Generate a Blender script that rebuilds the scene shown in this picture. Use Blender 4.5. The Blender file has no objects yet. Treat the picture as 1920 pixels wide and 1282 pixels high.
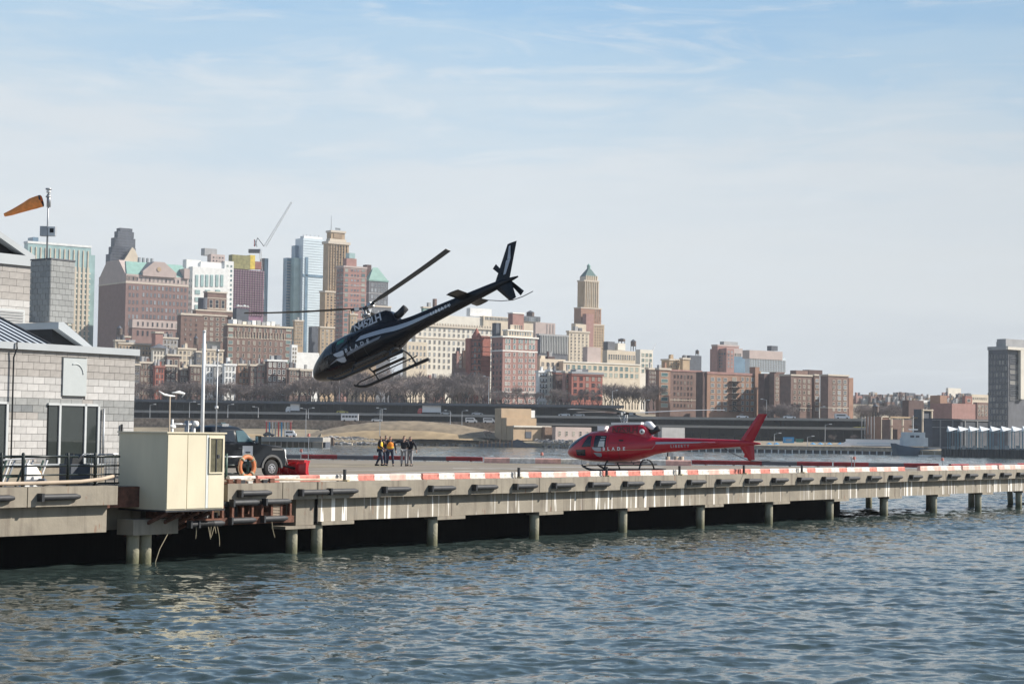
import bpy, math, random
import numpy as np
from mathutils import Matrix, Vector
R = math.radians
rnd = random.Random(7)
C = bpy.context.scene.collection
sc = bpy.context.scene

# ------------------------------------------------------------------ camera, world, sun, exposure
FPX = 3500.0; PITCH = math.atan(174 / FPX); ROLL = 0.0135; HCAM = 4.5
cp, sp_ = math.cos(PITCH), math.sin(PITCH)
fw = np.array([0, cp, sp_]); up0 = np.array([0, -sp_, cp]); rt0 = np.array([1., 0, 0])
rt = rt0 * math.cos(ROLL) + up0 * math.sin(ROLL); up = up0 * math.cos(ROLL) - rt0 * math.sin(ROLL)
cam = bpy.data.objects.new('camera', bpy.data.cameras.new('camera')); C.objects.link(cam)
cam.matrix_world = Matrix(((rt[0], up[0], -fw[0], 0), (rt[1], up[1], -fw[1], 0), (rt[2], up[2], -fw[2], HCAM), (0, 0, 0, 1)))
cam.data.sensor_width = 36; cam.data.lens = FPX / 1920 * 36
cam.data.clip_start = 0.5; cam.data.clip_end = 30000
sc.camera = cam

SUN_AZ = 81.0    # degrees clockwise from +Y (the view direction): square to the right
SUN_EL = 36.0
w = bpy.data.worlds.new('World'); sc.world = w; w.use_nodes = True
nt = w.node_tree; N = nt.nodes; L = nt.links; N.clear()
def nn(t, **k):
    n = N.new(t)
    for a, b in k.items(): setattr(n, a, b)
    return n
sky = nn('ShaderNodeTexSky', sky_type='NISHITA'); sky.sun_disc = False
sky.sun_elevation = R(SUN_EL); sky.sun_rotation = R(SUN_AZ); sky.air_density = 1.0; sky.dust_density = 1.2; sky.ozone_density = 1.6
tc = nn('ShaderNodeTexCoord'); sep = nn('ShaderNodeSeparateXYZ'); L.new(tc.outputs['Generated'], sep.inputs[0])
mp = nn('ShaderNodeMapping'); mp.inputs['Scale'].default_value = (2.0, 2.0, 13.0); mp.inputs['Rotation'].default_value = (0, R(4), 0)
L.new(tc.outputs['Generated'], mp.inputs[0])
no = nn('ShaderNodeTexNoise'); no.inputs['Scale'].default_value = 2.3; no.inputs['Detail'].default_value = 7; no.inputs['Roughness'].default_value = .55
no.inputs['Distortion'].default_value = .4
L.new(mp.outputs[0], no.inputs['Vector'])
no2 = nn('ShaderNodeTexNoise'); no2.inputs['Scale'].default_value = 9; no2.inputs['Detail'].default_value = 6; no2.inputs['Distortion'].default_value = .8
L.new(mp.outputs[0], no2.inputs['Vector'])
mp3 = nn('ShaderNodeMapping'); mp3.inputs['Scale'].default_value = (3.0, 3.0, 16.0); mp3.inputs['Rotation'].default_value = (R(3), R(-7), 0); L.new(tc.outputs['Generated'], mp3.inputs[0])
no3 = nn('ShaderNodeTexNoise'); no3.inputs['Scale'].default_value = 3.4; no3.inputs['Detail'].default_value = 8; no3.inputs['Roughness'].default_value = .62; no3.inputs['Distortion'].default_value = 1.1
L.new(mp3.outputs[0], no3.inputs['Vector'])
def mth(op, a, b=None, c=None):
    n = nn('ShaderNodeMath', operation=op)
    for i, v in enumerate((a, b, c)):
        if v is None: continue
        if isinstance(v, (int, float)): n.inputs[i].default_value = v
        else: L.new(v, n.inputs[i])
    return n.outputs[0]
# thin high cloud veil: milky near the horizon, thinning into pale blue with wisps above
z_ = sep.outputs['Z']
def rampn(src, pts):
    r = nn('ShaderNodeValToRGB'); e = r.color_ramp.elements; r.color_ramp.interpolation = 'EASE'
    e[0].position = pts[0][0]; e[0].color = (*pts[0][1], 1); e[1].position = pts[-1][0]; e[1].color = (*pts[-1][1], 1)
    for p, c in pts[1:-1]: q = e.new(p); q.color = (*c, 1)
    L.new(src, r.inputs[0]); return r.outputs[0]
zz = mth('ADD', mth('ADD', z_, mth('MULTIPLY', mth('SUBTRACT', no.outputs[0], .5), .11)), mth('ADD', mth('MULTIPLY', mth('SUBTRACT', no2.outputs[0], .5), -.035), mth('MULTIPLY', sep.outputs['X'], .035)))
col = rampn(zz, [(0, (.60, .65, .71)), (.05, (.66, .705, .75)), (.10, (.73, .77, .80)), (.135, (.70, .755, .80)), (.17, (.60, .71, .80)), (.205, (.46, .635, .80)), (.24, (.35, .56, .79)), (.34, (.25, .46, .76))])
wisp = rampn(no3.outputs[0], [(0, (0,) * 3), (.47, (0,) * 3), (.72, (.55,) * 3), (1, (.8,) * 3)])
cw = nn('ShaderNodeMix', data_type='RGBA'); L.new(wisp, cw.inputs[0]); L.new(col, cw.inputs[6]); cw.inputs[7].default_value = (.74, .79, .83, 1); col = cw.outputs[2]
rg = nn('ShaderNodeMapRange'); L.new(sep.outputs['X'], rg.inputs[0])
for i, v in ((1, .0), (2, .32), (3, 1), (4, .86)): rg.inputs[i].default_value = v
cv = nn('ShaderNodeVectorMath', operation='SCALE'); L.new(col, cv.inputs[0]); L.new(rg.outputs[0], cv.inputs[3]); col = cv.outputs[0]
cg = nn('ShaderNodeVectorMath', operation='SCALE'); L.new(col, cg.inputs[0]); cg.inputs[3].default_value = 9.3
veil = rampn(z_, [(0, (.96,) * 3), (.24, (.92,) * 3), (.5, (.42,) * 3), (.8, (.1,) * 3), (1, (.05,) * 3)])
mx = nn('ShaderNodeMix', data_type='RGBA'); L.new(veil, mx.inputs[0]); L.new(sky.outputs[0], mx.inputs[6]); L.new(cg.outputs[0], mx.inputs[7])
bg = nn('ShaderNodeBackground'); bg.inputs[1].default_value = 0.075; L.new(mx.outputs[2], bg.inputs[0])
wo = nn('ShaderNodeOutputWorld'); L.new(bg.outputs[0], wo.inputs[0])

sl = bpy.data.lights.new('sun', 'SUN'); sl.energy = 5.0; sl.angle = R(.55); sl.color = (1, .94, .85)
so = bpy.data.objects.new('sun', sl); C.objects.link(so)
sd = Vector((math.sin(R(SUN_AZ)) * math.cos(R(SUN_EL)), math.cos(R(SUN_AZ)) * math.cos(R(SUN_EL)), math.sin(R(SUN_EL))))
so.rotation_euler = sd.to_track_quat('Z', 'Y').to_euler()
sc.view_settings.view_transform = 'Standard'; sc.view_settings.look = 'None'
sc.view_settings.exposure = 0.6; sc.view_settings.gamma = 1

# ------------------------------------------------------------------ pixel <-> place helpers (authoring only)
def ray(px, py): return fw + rt * (px - 960) / FPX - up * (py - 641) / FPX
def P(px, py, Y):
    d = ray(px, py); s = Y / d[1]; return Vector((d[0] * s, Y, HCAM + d[2] * s))
def proj(p):
    q = np.array(p, float) - np.array([0, 0, HCAM]); d = q @ fw
    return 960 + FPX * (q @ rt) / d, 641 - FPX * (q @ up) / d
def onz(px, py, z):
    d = ray(px, py); s = (z - HCAM) / d[2]; return Vector((d[0] * s, d[1] * s, z))
def yhor(px): return 815 + .0135 * (px - 960)

class Fr:
    """a plan frame: local x along the face, local y into the building"""
    def __init__(s, px, Y, ang, z0):
        p = P(px, 800, Y); s.o = Vector((p.x, p.y, z0)); s.a = ang
        s.u = Vector((math.cos(ang), math.sin(ang))); s.v = Vector((-math.sin(ang), math.cos(ang)))
    def X(s, px, yo=0, py=700):
        d = ray(px, py); o = Vector((s.o.x, s.o.y)) + s.v * yo
        # o + x u = k d
        den = s.u.x * d[1] - s.u.y * d[0]; return (-o.x * d[1] + o.y * d[0]) / den
    def Y(s, px, xo=0, py=700):
        d = ray(px, py); o = Vector((s.o.x, s.o.y)) + s.u * xo
        den = s.v.x * d[1] - s.v.y * d[0]; return (-o.x * d[1] + o.y * d[0]) / den
    def W(s, x, y, z): return Vector((s.o.x + s.u.x * x + s.v.x * y, s.o.y + s.u.y * x + s.v.y * y, s.o.z + z))
    def Z(s, py, x=0, y=0):
        wv = s.W(x, y, 10); px, _ = proj(wv); d = ray(px, py); k = wv.y / d[1]
        return HCAM + d[2] * k - s.o.z

# ------------------------------------------------------------------ materials
MC = {}
def mat(name, col, rough=.8, metal=0, var=.12, scale=3., bump=0, spec=.5, rand=0, coat=0, stretch=(1, 1, 1), gen=False):
    if name in MC: return MC[name]
    m = bpy.data.materials.new(name); m.use_nodes = True; t = m.node_tree; b = t.nodes['Principled BSDF']
    b.inputs['Roughness'].default_value = rough; b.inputs['Metallic'].default_value = metal
    b.inputs['Specular IOR Level'].default_value = spec; b.inputs['Coat Weight'].default_value = coat
    c = (*col, 1)
    tcn = t.nodes.new('ShaderNodeTexCoord'); mpn = t.nodes.new('ShaderNodeMapping'); mpn.inputs['Scale'].default_value = stretch
    t.links.new(tcn.outputs['Object'], mpn.inputs[0])
    n = t.nodes.new('ShaderNodeTexNoise'); n.inputs['Scale'].default_value = scale; n.inputs['Detail'].default_value = 6
    t.links.new(mpn.outputs[0], n.inputs['Vector'])
    hs = t.nodes.new('ShaderNodeHueSaturation'); hs.inputs['Color'].default_value = c
    mr = t.nodes.new('ShaderNodeMapRange'); t.links.new(n.outputs[0], mr.inputs[0])
    for i, v in ((1, .3), (2, .7), (3, 1 - var), (4, 1 + var)): mr.inputs[i].default_value = v
    val = mr.outputs[0]
    if rand:
        oi = t.nodes.new('ShaderNodeObjectInfo'); r2 = t.nodes.new('ShaderNodeMapRange'); t.links.new(oi.outputs['Random'], r2.inputs[0])
        for i, v in ((1, 0), (2, 1), (3, 1 - rand), (4, 1 + rand)): r2.inputs[i].default_value = v
        mu = t.nodes.new('ShaderNodeMath'); mu.operation = 'MULTIPLY'; t.links.new(val, mu.inputs[0]); t.links.new(r2.outputs[0], mu.inputs[1]); val = mu.outputs[0]
    t.links.new(val, hs.inputs['Value']); t.links.new(hs.outputs[0], b.inputs['Base Color'])
    if bump:
        bp = t.nodes.new('ShaderNodeBump'); bp.inputs['Strength'].default_value = bump; bp.inputs['Distance'].default_value = .05
        n3 = t.nodes.new('ShaderNodeTexNoise'); n3.inputs['Scale'].default_value = scale * 6; n3.inputs['Detail'].default_value = 5
        t.links.new(mpn.outputs[0], n3.inputs['Vector']); t.links.new(n3.outputs[0], bp.inputs['Height']); t.links.new(bp.outputs[0], b.inputs['Normal'])
    m['_n'] = 1
    MC[name] = m; return m
def winglass(name, dark, light, rough=.12, p=.72):
    """window glass: mostly dark, now and then a pane with a blind drawn"""
    if name in MC: return MC[name]
    m = mat(name, dark, rough, 0, .05, 1, spec=.8); t = m.node_tree; b = t.nodes['Principled BSDF']
    oi = t.nodes.new('ShaderNodeObjectInfo'); cr = t.nodes.new('ShaderNodeValToRGB')
    cr.color_ramp.elements[0].position = p - .25; cr.color_ramp.elements[0].color = (*dark, 1)
    cr.color_ramp.elements[1].position = min(1, p + .2); cr.color_ramp.elements[1].color = (*light, 1)
    t.links.new(oi.outputs['Random'], cr.inputs[0]); t.links.new(cr.outputs[0], b.inputs['Base Color']); return m

M = {}
def dm(k, *a, **kw): M[k] = mat(k, *a, **kw)
dm('brick_brown', (.185, .12, .1), .9, var=.16, scale=.5)
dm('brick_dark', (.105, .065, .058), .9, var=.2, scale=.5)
dm('brick_red', (.27, .115, .09), .9, var=.15, scale=.5)
dm('brick_rose', (.33, .185, .16), .9, var=.12, scale=.5)
dm('brick_marriott', (.23, .15, .135), .9, var=.1, scale=.4)
dm('brick_orange', (.31, .18, .125), .9, var=.12, scale=.5)
dm('brownstone', (.15, .1, .085), .9, var=.2, scale=.6)
dm('tan', (.42, .31, .2), .9, var=.12, scale=.3)
dm('tan_dark', (.3, .22, .15), .9, var=.12, scale=.3)
dm('cream', (.58, .5, .39), .85, var=.1, scale=.3)
dm('cream_pale', (.66, .62, .54), .85, var=.08, scale=.3)
dm('white_paint', (.72, .72, .7), .7, var=.1, scale=.5)
dm('grey_conc', (.34, .34, .34), .9, var=.12, scale=.5)
dm('grey_dark', (.12, .125, .14), .8, var=.2, scale=.5)
dm('slate', (.07, .08, .1), .7, var=.2, scale=.5)
dm('copper_green', (.2, .34, .3), .7, var=.1, scale=.4)
dm('glass_pale', (.6, .68, .72), .25, 0, var=.06, scale=.12, spec=.9)
dm('glass_blue', (.17, .26, .34), .15, .2, var=.2, scale=.15, spec=.9)
dm('glass_green', (.33, .46, .45), .2, .1, var=.15, scale=.2, spec=.9)
dm('steel_purple', (.25, .13, .2), .8, var=.2, scale=.4)
dm('yellow_net', (.62, .46, .06), .8, var=.2, scale=.5)
dm('olive_net', (.25, .23, .1), .9, var=.3, scale=.5)
dm('brick_bright', (.33, .12, .09), .9, var=.15, scale=.5)
dm('pink_stone', (.44, .36, .33), .85, var=.08, scale=.3)
dm('white_trim', (.82, .8, .74), .8, var=.05)
dm('stone_trim', (.56, .49, .4), .8, var=.08)
dm('wood_tank', (.13, .1, .085), .9, var=.2)
dm('dark_metal', (.03, .032, .036), .5, .3, var=.2, scale=4)
dm('rust', (.13, .055, .035), .9, var=.45, scale=5, bump=.4)
dm('grey_metal', (.35, .36, .37), .45, .6, var=.12, scale=4)
dm('white_metal', (.75, .75, .74), .35, var=.06, scale=3)
dm('galv', (.5, .51, .52), .4, .6, var=.1, scale=3)
dm('bark', (.085, .068, .06), .95, var=.3, scale=1.5)
dm('twigs', (.2, .165, .155), .95, var=.25, scale=.6)
dm('evergreen', (.035, .05, .03), .9, var=.3, scale=1)
dm('asphalt_far', (.13, .13, .13), .9, var=.15, scale=.2)
dm('conc_far', (.33, .31, .28), .9, var=.15, scale=.15)
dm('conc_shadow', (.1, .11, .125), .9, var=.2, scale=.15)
dm('stone_wall', (.3, .235, .18), .95, var=.4, scale=.9, bump=.8)
dm('rock', (.42, .4, .38), .95, var=.35, scale=.5, rand=.0)
dm('asphalt_deck', (.19, .163, .13), .92, var=.16, scale=.4, bump=.2)
dm('paint_white', (.66, .65, .62), .7, var=.2, scale=3)
dm('paint_yellow', (.42, .34, .19), .7, var=.2, scale=3)
dm('pipe_white', (.6, .575, .53), .6, var=.3, scale=5)
dm('pipe_red', (.52, .19, .15), .6, var=.35, scale=5)
dm('pipe_pink', (.66, .4, .34), .6, var=.25, scale=3)
dm('rubber', (.022, .023, .026), .6, var=.3, scale=6)
dm('tyre', (.015, .015, .016), .8, var=.2, scale=6)
dm('truck_paint', (.01, .013, .017), .3, 0, var=.1, scale=2, coat=.15, spec=.35)
dm('truck_trim', (.1, .1, .1), .7, var=.1)
dm('chrome', (.7, .7, .72), .18, .9, var=.05)
dm('plow_red', (.5, .02, .03), .35, var=.12, scale=3, coat=.3)
dm('heli_black', (.006, .0075, .012), .22, 0, var=.1, scale=1, coat=.06, spec=.22)
dm('heli_red', (.42, .004, .02), .3, 0, var=.06, scale=1, coat=.5, spec=.35)
dm('heli_glass', (.012, .018, .026), .08, 0, var=.05, spec=.6)
dm('heli_grey', (.36, .39, .43), .35, .3, var=.04)
dm('heli_white', (.8, .8, .8), .4, var=.04)
dm('blade_grey', (.1, .11, .12), .55, .2, var=.1)
dm('blade_white', (.4, .42, .44), .5, var=.08)
dm('letter_grey', (.42, .45, .5), .4, var=.03)
dm('letter_dim', (.15, .165, .19), .4, var=.03)
dm('letter_dark', (.09, .01, .015), .4, var=.03)
dm('cabin_cream', (.6, .54, .4), .55, var=.07, scale=1.4, stretch=(1, 1, .35), bump=.06)
dm('cabin_seam', (.28, .27, .22), .6, var=.05)
dm('cabin_white', (.6, .62, .6), .5, var=.05)
dm('block_light', (.46, .45, .435), .9, var=.07, scale=4, bump=.15, rand=.1)
dm('block_mid', (.33, .31, .29), .9, var=.1, scale=4, bump=.15, rand=.1)
dm('block_grey', (.27, .275, .27), .9, var=.1, scale=4, bump=.15, rand=.09)
dm('block_dark', (.19, .2, .205), .9, var=.1, scale=4, bump=.15, rand=.1)
dm('mortar', (.3, .295, .285), .95, var=.1, scale=3)
dm('coping', (.38, .405, .42), .5, var=.05, scale=.8)
dm('panel_white', (.42, .45, .45), .5, var=.03)
dm('roof_metal', (.5, .55, .6), .45, .1, var=.06, scale=.5)
dm('dark_gap', (.012, .013, .015), .7, var=.1)
dm('glass_door', (.035, .042, .04), .08, .0, var=.1, scale=.8, spec=.8)
dm('frame_white', (.5, .52, .52), .4, var=.05)
dm('rail_black', (.012, .018, .017), .4, .2, var=.15, scale=4)
dm('windsock', (.8, .27, .07), .8, var=.18, scale=6)
dm('lifering', (.5, .16, .06), .6, var=.15, scale=5)
dm('rope', (.33, .29, .2), .95, var=.2, scale=8)
dm('green_metal', (.03, .07, .055), .5, var=.2)
dm('skin', (.42, .26, .19), .6, var=.05)
dm('hair_dark', (.015, .012, .01), .8, var=.1)
dm('jacket_navy', (.007, .009, .016), .8, var=.2, scale=8)
dm('jeans', (.022, .032, .06), .85, var=.2, scale=8)
dm('trousers_grey', (.26, .26, .27), .85, var=.12, scale=8)
dm('vest_yellow', (.72, .5, .03), .7, var=.1, scale=8)
dm('vest_orange', (.8, .25, .02), .7, var=.1, scale=8)
dm('shoe', (.012, .012, .012), .6, var=.1)
dm('tarp_white', (.72, .72, .7), .7, var=.1)
dm('cardboard', (.42, .25, .11), .9, var=.1)
dm('car_white', (.75, .75, .75), .35, var=.03, coat=.5)
dm('car_yellow', (.6, .5, .08), .4, var=.03, coat=.5)
dm('car_red', (.5, .03, .03), .4, var=.03, coat=.5)
dm('car_silver', (.4, .41, .42), .35, .4, var=.03, coat=.5)
dm('car_dark', (.03, .035, .05), .35, .2, var=.03, coat=.5)
dm('timber', (.2, .13, .09), .95, var=.3, scale=3, stretch=(3, 3, .4))
dm('timber_pale', (.42, .34, .26), .95, var=.25, scale=1)
dm('hull_blue', (.045, .085, .13), .6, var=.15, scale=.6)
dm('deckhouse', (.5, .55, .58), .6, var=.08, scale=.6)
dm('container_blue', (.03, .25, .5), .6, var=.1)
dm('teal_frame', (.2, .33, .38), .6, var=.1)
dm('green_box', (.04, .16, .11), .6, var=.1)
dm('sheet_pile', (.035, .045, .055), .8, var=.3, scale=1, stretch=(4, 4, .3))
dm('scaffold', (.13, .14, .17), .7, var=.2)
dm('glitter_white', (.75, .78, .8), .5, var=.05)
WG = winglass('window_glass_dark', (.025, .03, .04), (.33, .31, .27))
WGT = winglass('window_glass_teal', (.07, .15, .16), (.38, .42, .36), p=.8)
WGG = winglass('window_glass_grey', (.1, .12, .14), (.3, .34, .37), p=.75)

# concrete of the pier, with stains and white runs
def pier_mat(name, runs):
    m = mat(name, (.255, .225, .178), .9, 0, .16, .8, bump=.3); t = m.node_tree; b = t.nodes['Principled BSDF']
    hs = [n for n in t.nodes if n.type == 'HUE_SAT'][0]
    tcn = [n for n in t.nodes if n.type == 'TEX_COORD'][0]
    def noise(scale, st, det=4):
        a = t.nodes.new('ShaderNodeMapping'); a.inputs['Scale'].default_value = st; t.links.new(tcn.outputs['Object'], a.inputs[0])
        n = t.nodes.new('ShaderNodeTexNoise'); n.inputs['Scale'].default_value = scale; n.inputs['Detail'].default_value = det
        t.links.new(a.outputs[0], n.inputs['Vector']); return n.outputs[0]
    def rng(s, a, b2, c, d):
        r = t.nodes.new('ShaderNodeMapRange'); t.links.new(s, r.inputs[0])
        for i, v in ((1, a), (2, b2), (3, c), (4, d)): r.inputs[i].default_value = v
        return r.outputs[0]
    def mix(f, a, b2):
        x = t.nodes.new('ShaderNodeMix'); x.data_type = 'RGBA'; t.links.new(f, x.inputs[0])
        if hasattr(a, 'links'): t.links.new(a, x.inputs[6])
        else: x.inputs[6].default_value = (*a, 1)
        x.inputs[7].default_value = (*b2, 1); return x.outputs[2]
    def mul(a, b2):
        x = t.nodes.new('ShaderNodeMath'); x.operation = 'MULTIPLY'
        for i, v in enumerate((a, b2)):
            if isinstance(v, float): x.inputs[i].default_value = v
            else: t.links.new(v, x.inputs[i])
        return x.outputs[0]
    col = mix(rng(noise(1.1, (3.2, 3.2, .25)), .52, .72, 0, .75), hs.outputs[0], (.13, .105, .085))
    col = mix(rng(noise(.6, (2, 2, 5)), .55, .75, 0, .6), col, (.2, .18, .15))
    col = mix(rng(noise(2.5, (2.4, 2.4, .5)), .66, .74, 0, .8), col, (.2, .09, .05))
    if runs:
        reg = rng(noise(.08, (1, 1, 0)), .38, .5, 0, 1)
        col = mix(mul(mul(rng(noise(4.8, (1, 1, .04), 2), .60, .62, 0, 1), reg), .9), col, (.8, .77, .72))
    t.links.new(col, b.inputs['Base Color']); return m
M['pier_face'] = pier_mat('pier_concrete', False); M['pier_runs'] = pier_mat('pier_girder_concrete', True)

def pile_mat():
    m = mat('pile_concrete', (.33, .31, .23), .85, 0, .2, 2, bump=.4); t = m.node_tree; b = t.nodes['Principled BSDF']
    hs = [n for n in t.nodes if n.type == 'HUE_SAT'][0]; tcn = [n for n in t.nodes if n.type == 'TEX_COORD'][0]
    s = t.nodes.new('ShaderNodeSeparateXYZ'); t.links.new(tcn.outputs['Object'], s.inputs[0])
    r = t.nodes.new('ShaderNodeMapRange'); t.links.new(s.outputs['Z'], r.inputs[0])
    for i, v in ((1, .15), (2, .6), (3, 1), (4, 0)): r.inputs[i].default_value = v
    x = t.nodes.new('ShaderNodeMix'); x.data_type = 'RGBA'; t.links.new(r.outputs[0], x.inputs[0]); t.links.new(hs.outputs[0], x.inputs[6])
    x.inputs[7].default_value = (.12, .12, .07, 1); t.links.new(x.outputs[2], b.inputs['Base Color']); return m
M['pile'] = pile_mat()

# ------------------------------------------------------------------ mesh builder
class MB:
    def __init__(s): s.v = []; s.f = []; s.m = []; s.mats = []; s.smooth = False
    def mi(s, k):
        k = M[k] if isinstance(k, str) else k
        if k not in s.mats: s.mats.append(k)
        return s.mats.index(k)
    def add(s, vs, fs, k):
        b = len(s.v); i = s.mi(k); s.v += [tuple(v) for v in vs]
        for f in fs: s.f.append(tuple(b + q for q in f)); s.m.append(i)
        return s
    def box(s, x0, x1, y0, y1, z0, z1, k):
        return s.add([(x0, y0, z0), (x1, y0, z0), (x1, y1, z0), (x0, y1, z0), (x0, y0, z1), (x1, y0, z1), (x1, y1, z1), (x0, y1, z1)],
                     [(0, 3, 2, 1), (4, 5, 6, 7), (0, 1, 5, 4), (1, 2, 6, 5), (2, 3, 7, 6), (3, 0, 4, 7)], k)
    def prism(s, pts, y0, y1, k):
        """polygon in x,z (counter-clockwise seen from -y) extruded from y0 to y1"""
        n = len(pts); vs = [(x, y0, z) for x, z in pts] + [(x, y1, z) for x, z in pts]
        fs = [tuple(range(n)), tuple(range(2 * n - 1, n - 1, -1))] + [((i + 1) % n, i, n + i, n + (i + 1) % n) for i in range(n)]
        return s.add(vs, fs, k)
    def slab(s, pts, z0, z1, k):
        n = len(pts); vs = [(x, y, z0) for x, y in pts] + [(x, y, z1) for x, y in pts]
        fs = [tuple(range(n - 1, -1, -1)), tuple(range(n, 2 * n))] + [(i, (i + 1) % n, n + (i + 1) % n, n + i) for i in range(n)]
        return s.add(vs, fs, k)
    def cyl(s, a, b, r0, r1, k, n=8, caps=True):
        a = Vector(a); b = Vector(b); d = (b - a).normalized(); x = d.orthogonal().normalized(); y = d.cross(x)
        vs = []
        for c, r in ((a, r0), (b, r1)):
            for i in range(n):
                t = 2 * math.pi * i / n; vs.append(c + (x * math.cos(t) + y * math.sin(t)) * r)
        fs = [(i, (i + 1) % n, n + (i + 1) % n, n + i) for i in range(n)]
        if caps: fs += [tuple(range(n - 1, -1, -1)), tuple(range(n, 2 * n))]
        return s.add(vs, fs, k)
    def tube(s, pts, r, k, n=8):
        pts = [Vector(p) for p in pts]; m = len(pts); rs = r if isinstance(r, (list, tuple)) else [r] * m
        vs = []; ref = None
        for j, p in enumerate(pts):
            d = (pts[min(j + 1, m - 1)] - pts[max(j - 1, 0)]).normalized()
            x = d.orthogonal().normalized() if ref is None else (ref - d * ref.dot(d)).normalized()
            ref = x; y = d.cross(x)
            for i in range(n):
                t = 2 * math.pi * i / n; vs.append(p + (x * math.cos(t) + y * math.sin(t)) * rs[j])
        fs = [(j * n + i, j * n + (i + 1) % n, (j + 1) * n + (i + 1) % n, (j + 1) * n + i) for j in range(m - 1) for i in range(n)]
        fs += [tuple(range(n - 1, -1, -1)), tuple(range((m - 1) * n, m * n))]
        return s.add(vs, fs, k)
    def loft(s, rings, k, cap=True):
        n = len(rings[0]); vs = [p for r in rings for p in r]
        fs = [(j * n + i, j * n + (i + 1) % n, (j + 1) * n + (i + 1) % n, (j + 1) * n + i) for j in range(len(rings) - 1) for i in range(n)]
        if cap: fs += [tuple(range(n - 1, -1, -1)), tuple(range((len(rings) - 1) * n, len(rings) * n))]
        return s.add(vs, fs, k)
    def mesh(s, name):
        me = bpy.data.meshes.new(name); me.from_pydata(s.v, [], s.f)
        for m in s.mats: me.materials.append(m)
        if s.m: me.polygons.foreach_set('material_index', s.m)
        if s.smooth: me.polygons.foreach_set('use_smooth', [True] * len(me.polygons))
        me.update(); return me
    def build(s, name, parent=None, loc=None, rot=None, smooth=None, angle=None):
        if smooth is not None: s.smooth = smooth
        me = s.mesh(name)
        if angle: 
            me.set_sharp_from_angle(angle=R(angle))
        return link(name, me, parent, loc, rot)
def link(name, me, parent=None, loc=None, rot=None, label=None):
    o = bpy.data.objects.new(name, me); C.objects.link(o)
    if parent: o.parent = parent
    if loc is not None: o.location = loc
    if rot is not None: o.rotation_euler = rot
    if label: o['label'] = label
    return o
def tag(o, label=None, cat=None, group=None, kind=None):
    if label: o['label'] = label
    if cat: o['category'] = cat
    if group: o['group'] = group
    if kind: o['kind'] = kind
    return o
def empty(name, loc, rz=0, label=None, cat=None, group=None):
    o = bpy.data.objects.new(name, None); C.objects.link(o); o.location = loc; o.rotation_euler = (0, 0, rz)
    o.empty_display_size = .2
    return tag(o, label, cat, group)
def copy_tree(o, parent=None):
    c = o.copy(); C.objects.link(c); c.parent = parent
    for ch in o.children: copy_tree(ch, c)
    return c
def bm():
    b = MB(); b.smooth = True; return b
def text_mesh(body, size, bold=.0, spacing=1.0):
    cu = bpy.data.curves.new('lettering', 'FONT'); cu.body = body; cu.size = size; cu.offset = bold; cu.space_character = spacing
    cu.align_x = 'LEFT'; cu.resolution_u = 3
    o = bpy.data.objects.new('t', cu); C.objects.link(o); bpy.context.view_layer.update()
    me = bpy.data.meshes.new_from_object(o.evaluated_get(bpy.context.evaluated_depsgraph_get()))
    bpy.data.objects.remove(o); return me

# ------------------------------------------------------------------ water
W_FINE, W_MID, W_AMP = .68, .34, .0029
def water_mat():
    m = bpy.data.materials.new('river_water'); m.use_nodes = True; t = m.node_tree; b = t.nodes['Principled BSDF']
    b.inputs['Roughness'].default_value = .07; b.inputs['IOR'].default_value = 1.333; b.inputs['Specular IOR Level'].default_value = .5
    g = t.nodes.new('ShaderNodeNewGeometry')
    def noise(scale, st, det, dist=0):
        a = t.nodes.new('ShaderNodeMapping'); a.inputs['Scale'].default_value = st; a.inputs['Rotation'].default_value = (0, 0, R(12)); t.links.new(g.outputs['Position'], a.inputs[0])
        n = t.nodes.new('ShaderNodeTexNoise'); n.inputs['Scale'].default_value = scale; n.inputs['Detail'].default_value = det; n.inputs['Distortion'].default_value = dist
        n.inputs['Roughness'].default_value = .6
        t.links.new(a.outputs[0], n.inputs['Vector']); return n.outputs[0]
    x = t.nodes.new('ShaderNodeMix'); x.data_type = 'RGBA'; t.links.new(noise(.05, (1, 1, 0), 3), x.inputs[0])
    x.inputs[6].default_value = (.024, .040, .042, 1); x.inputs[7].default_value = (.036, .050, .044, 1); t.links.new(x.outputs[2], b.inputs['Base Color'])
    def pert(scale, st, det, amt, off):
        a = t.nodes.new('ShaderNodeMapping'); a.inputs['Scale'].default_value = st; a.inputs['Location'].default_value = (off, off, 0); t.links.new(g.outputs['Position'], a.inputs[0])
        n = t.nodes.new('ShaderNodeTexNoise'); n.inputs['Scale'].default_value = scale; n.inputs['Detail'].default_value = det; n.inputs['Distortion'].default_value = .35
        t.links.new(a.outputs[0], n.inputs['Vector'])
        v = t.nodes.new('ShaderNodeVectorMath'); v.operation = 'SUBTRACT'; t.links.new(n.outputs['Color'], v.inputs[0]); v.inputs[1].default_value = (.5, .5, .5)
        u = t.nodes.new('ShaderNodeVectorMath'); u.operation = 'MULTIPLY'; t.links.new(v.outputs[0], u.inputs[0]); u.inputs[1].default_value = (amt * .8, amt, 0); return u.outputs[0]
    def vadd(a, b_):
        v = t.nodes.new('ShaderNodeVectorMath'); v.operation = 'ADD'; t.links.new(a, v.inputs[0]); t.links.new(b_, v.inputs[1]); return v.outputs[0]
    tot = vadd(vadd(g.outputs['Normal'], pert(3.6, (.7, 1, 0), 4, W_FINE, 3)), pert(.8, (.6, 1, 0), 3, W_MID, 17))
    nv = t.nodes.new('ShaderNodeVectorMath'); nv.operation = 'NORMALIZE'; t.links.new(tot, nv.inputs[0]); t.links.new(nv.outputs[0], b.inputs['Normal']); return m
WM = water_mat()
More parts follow.
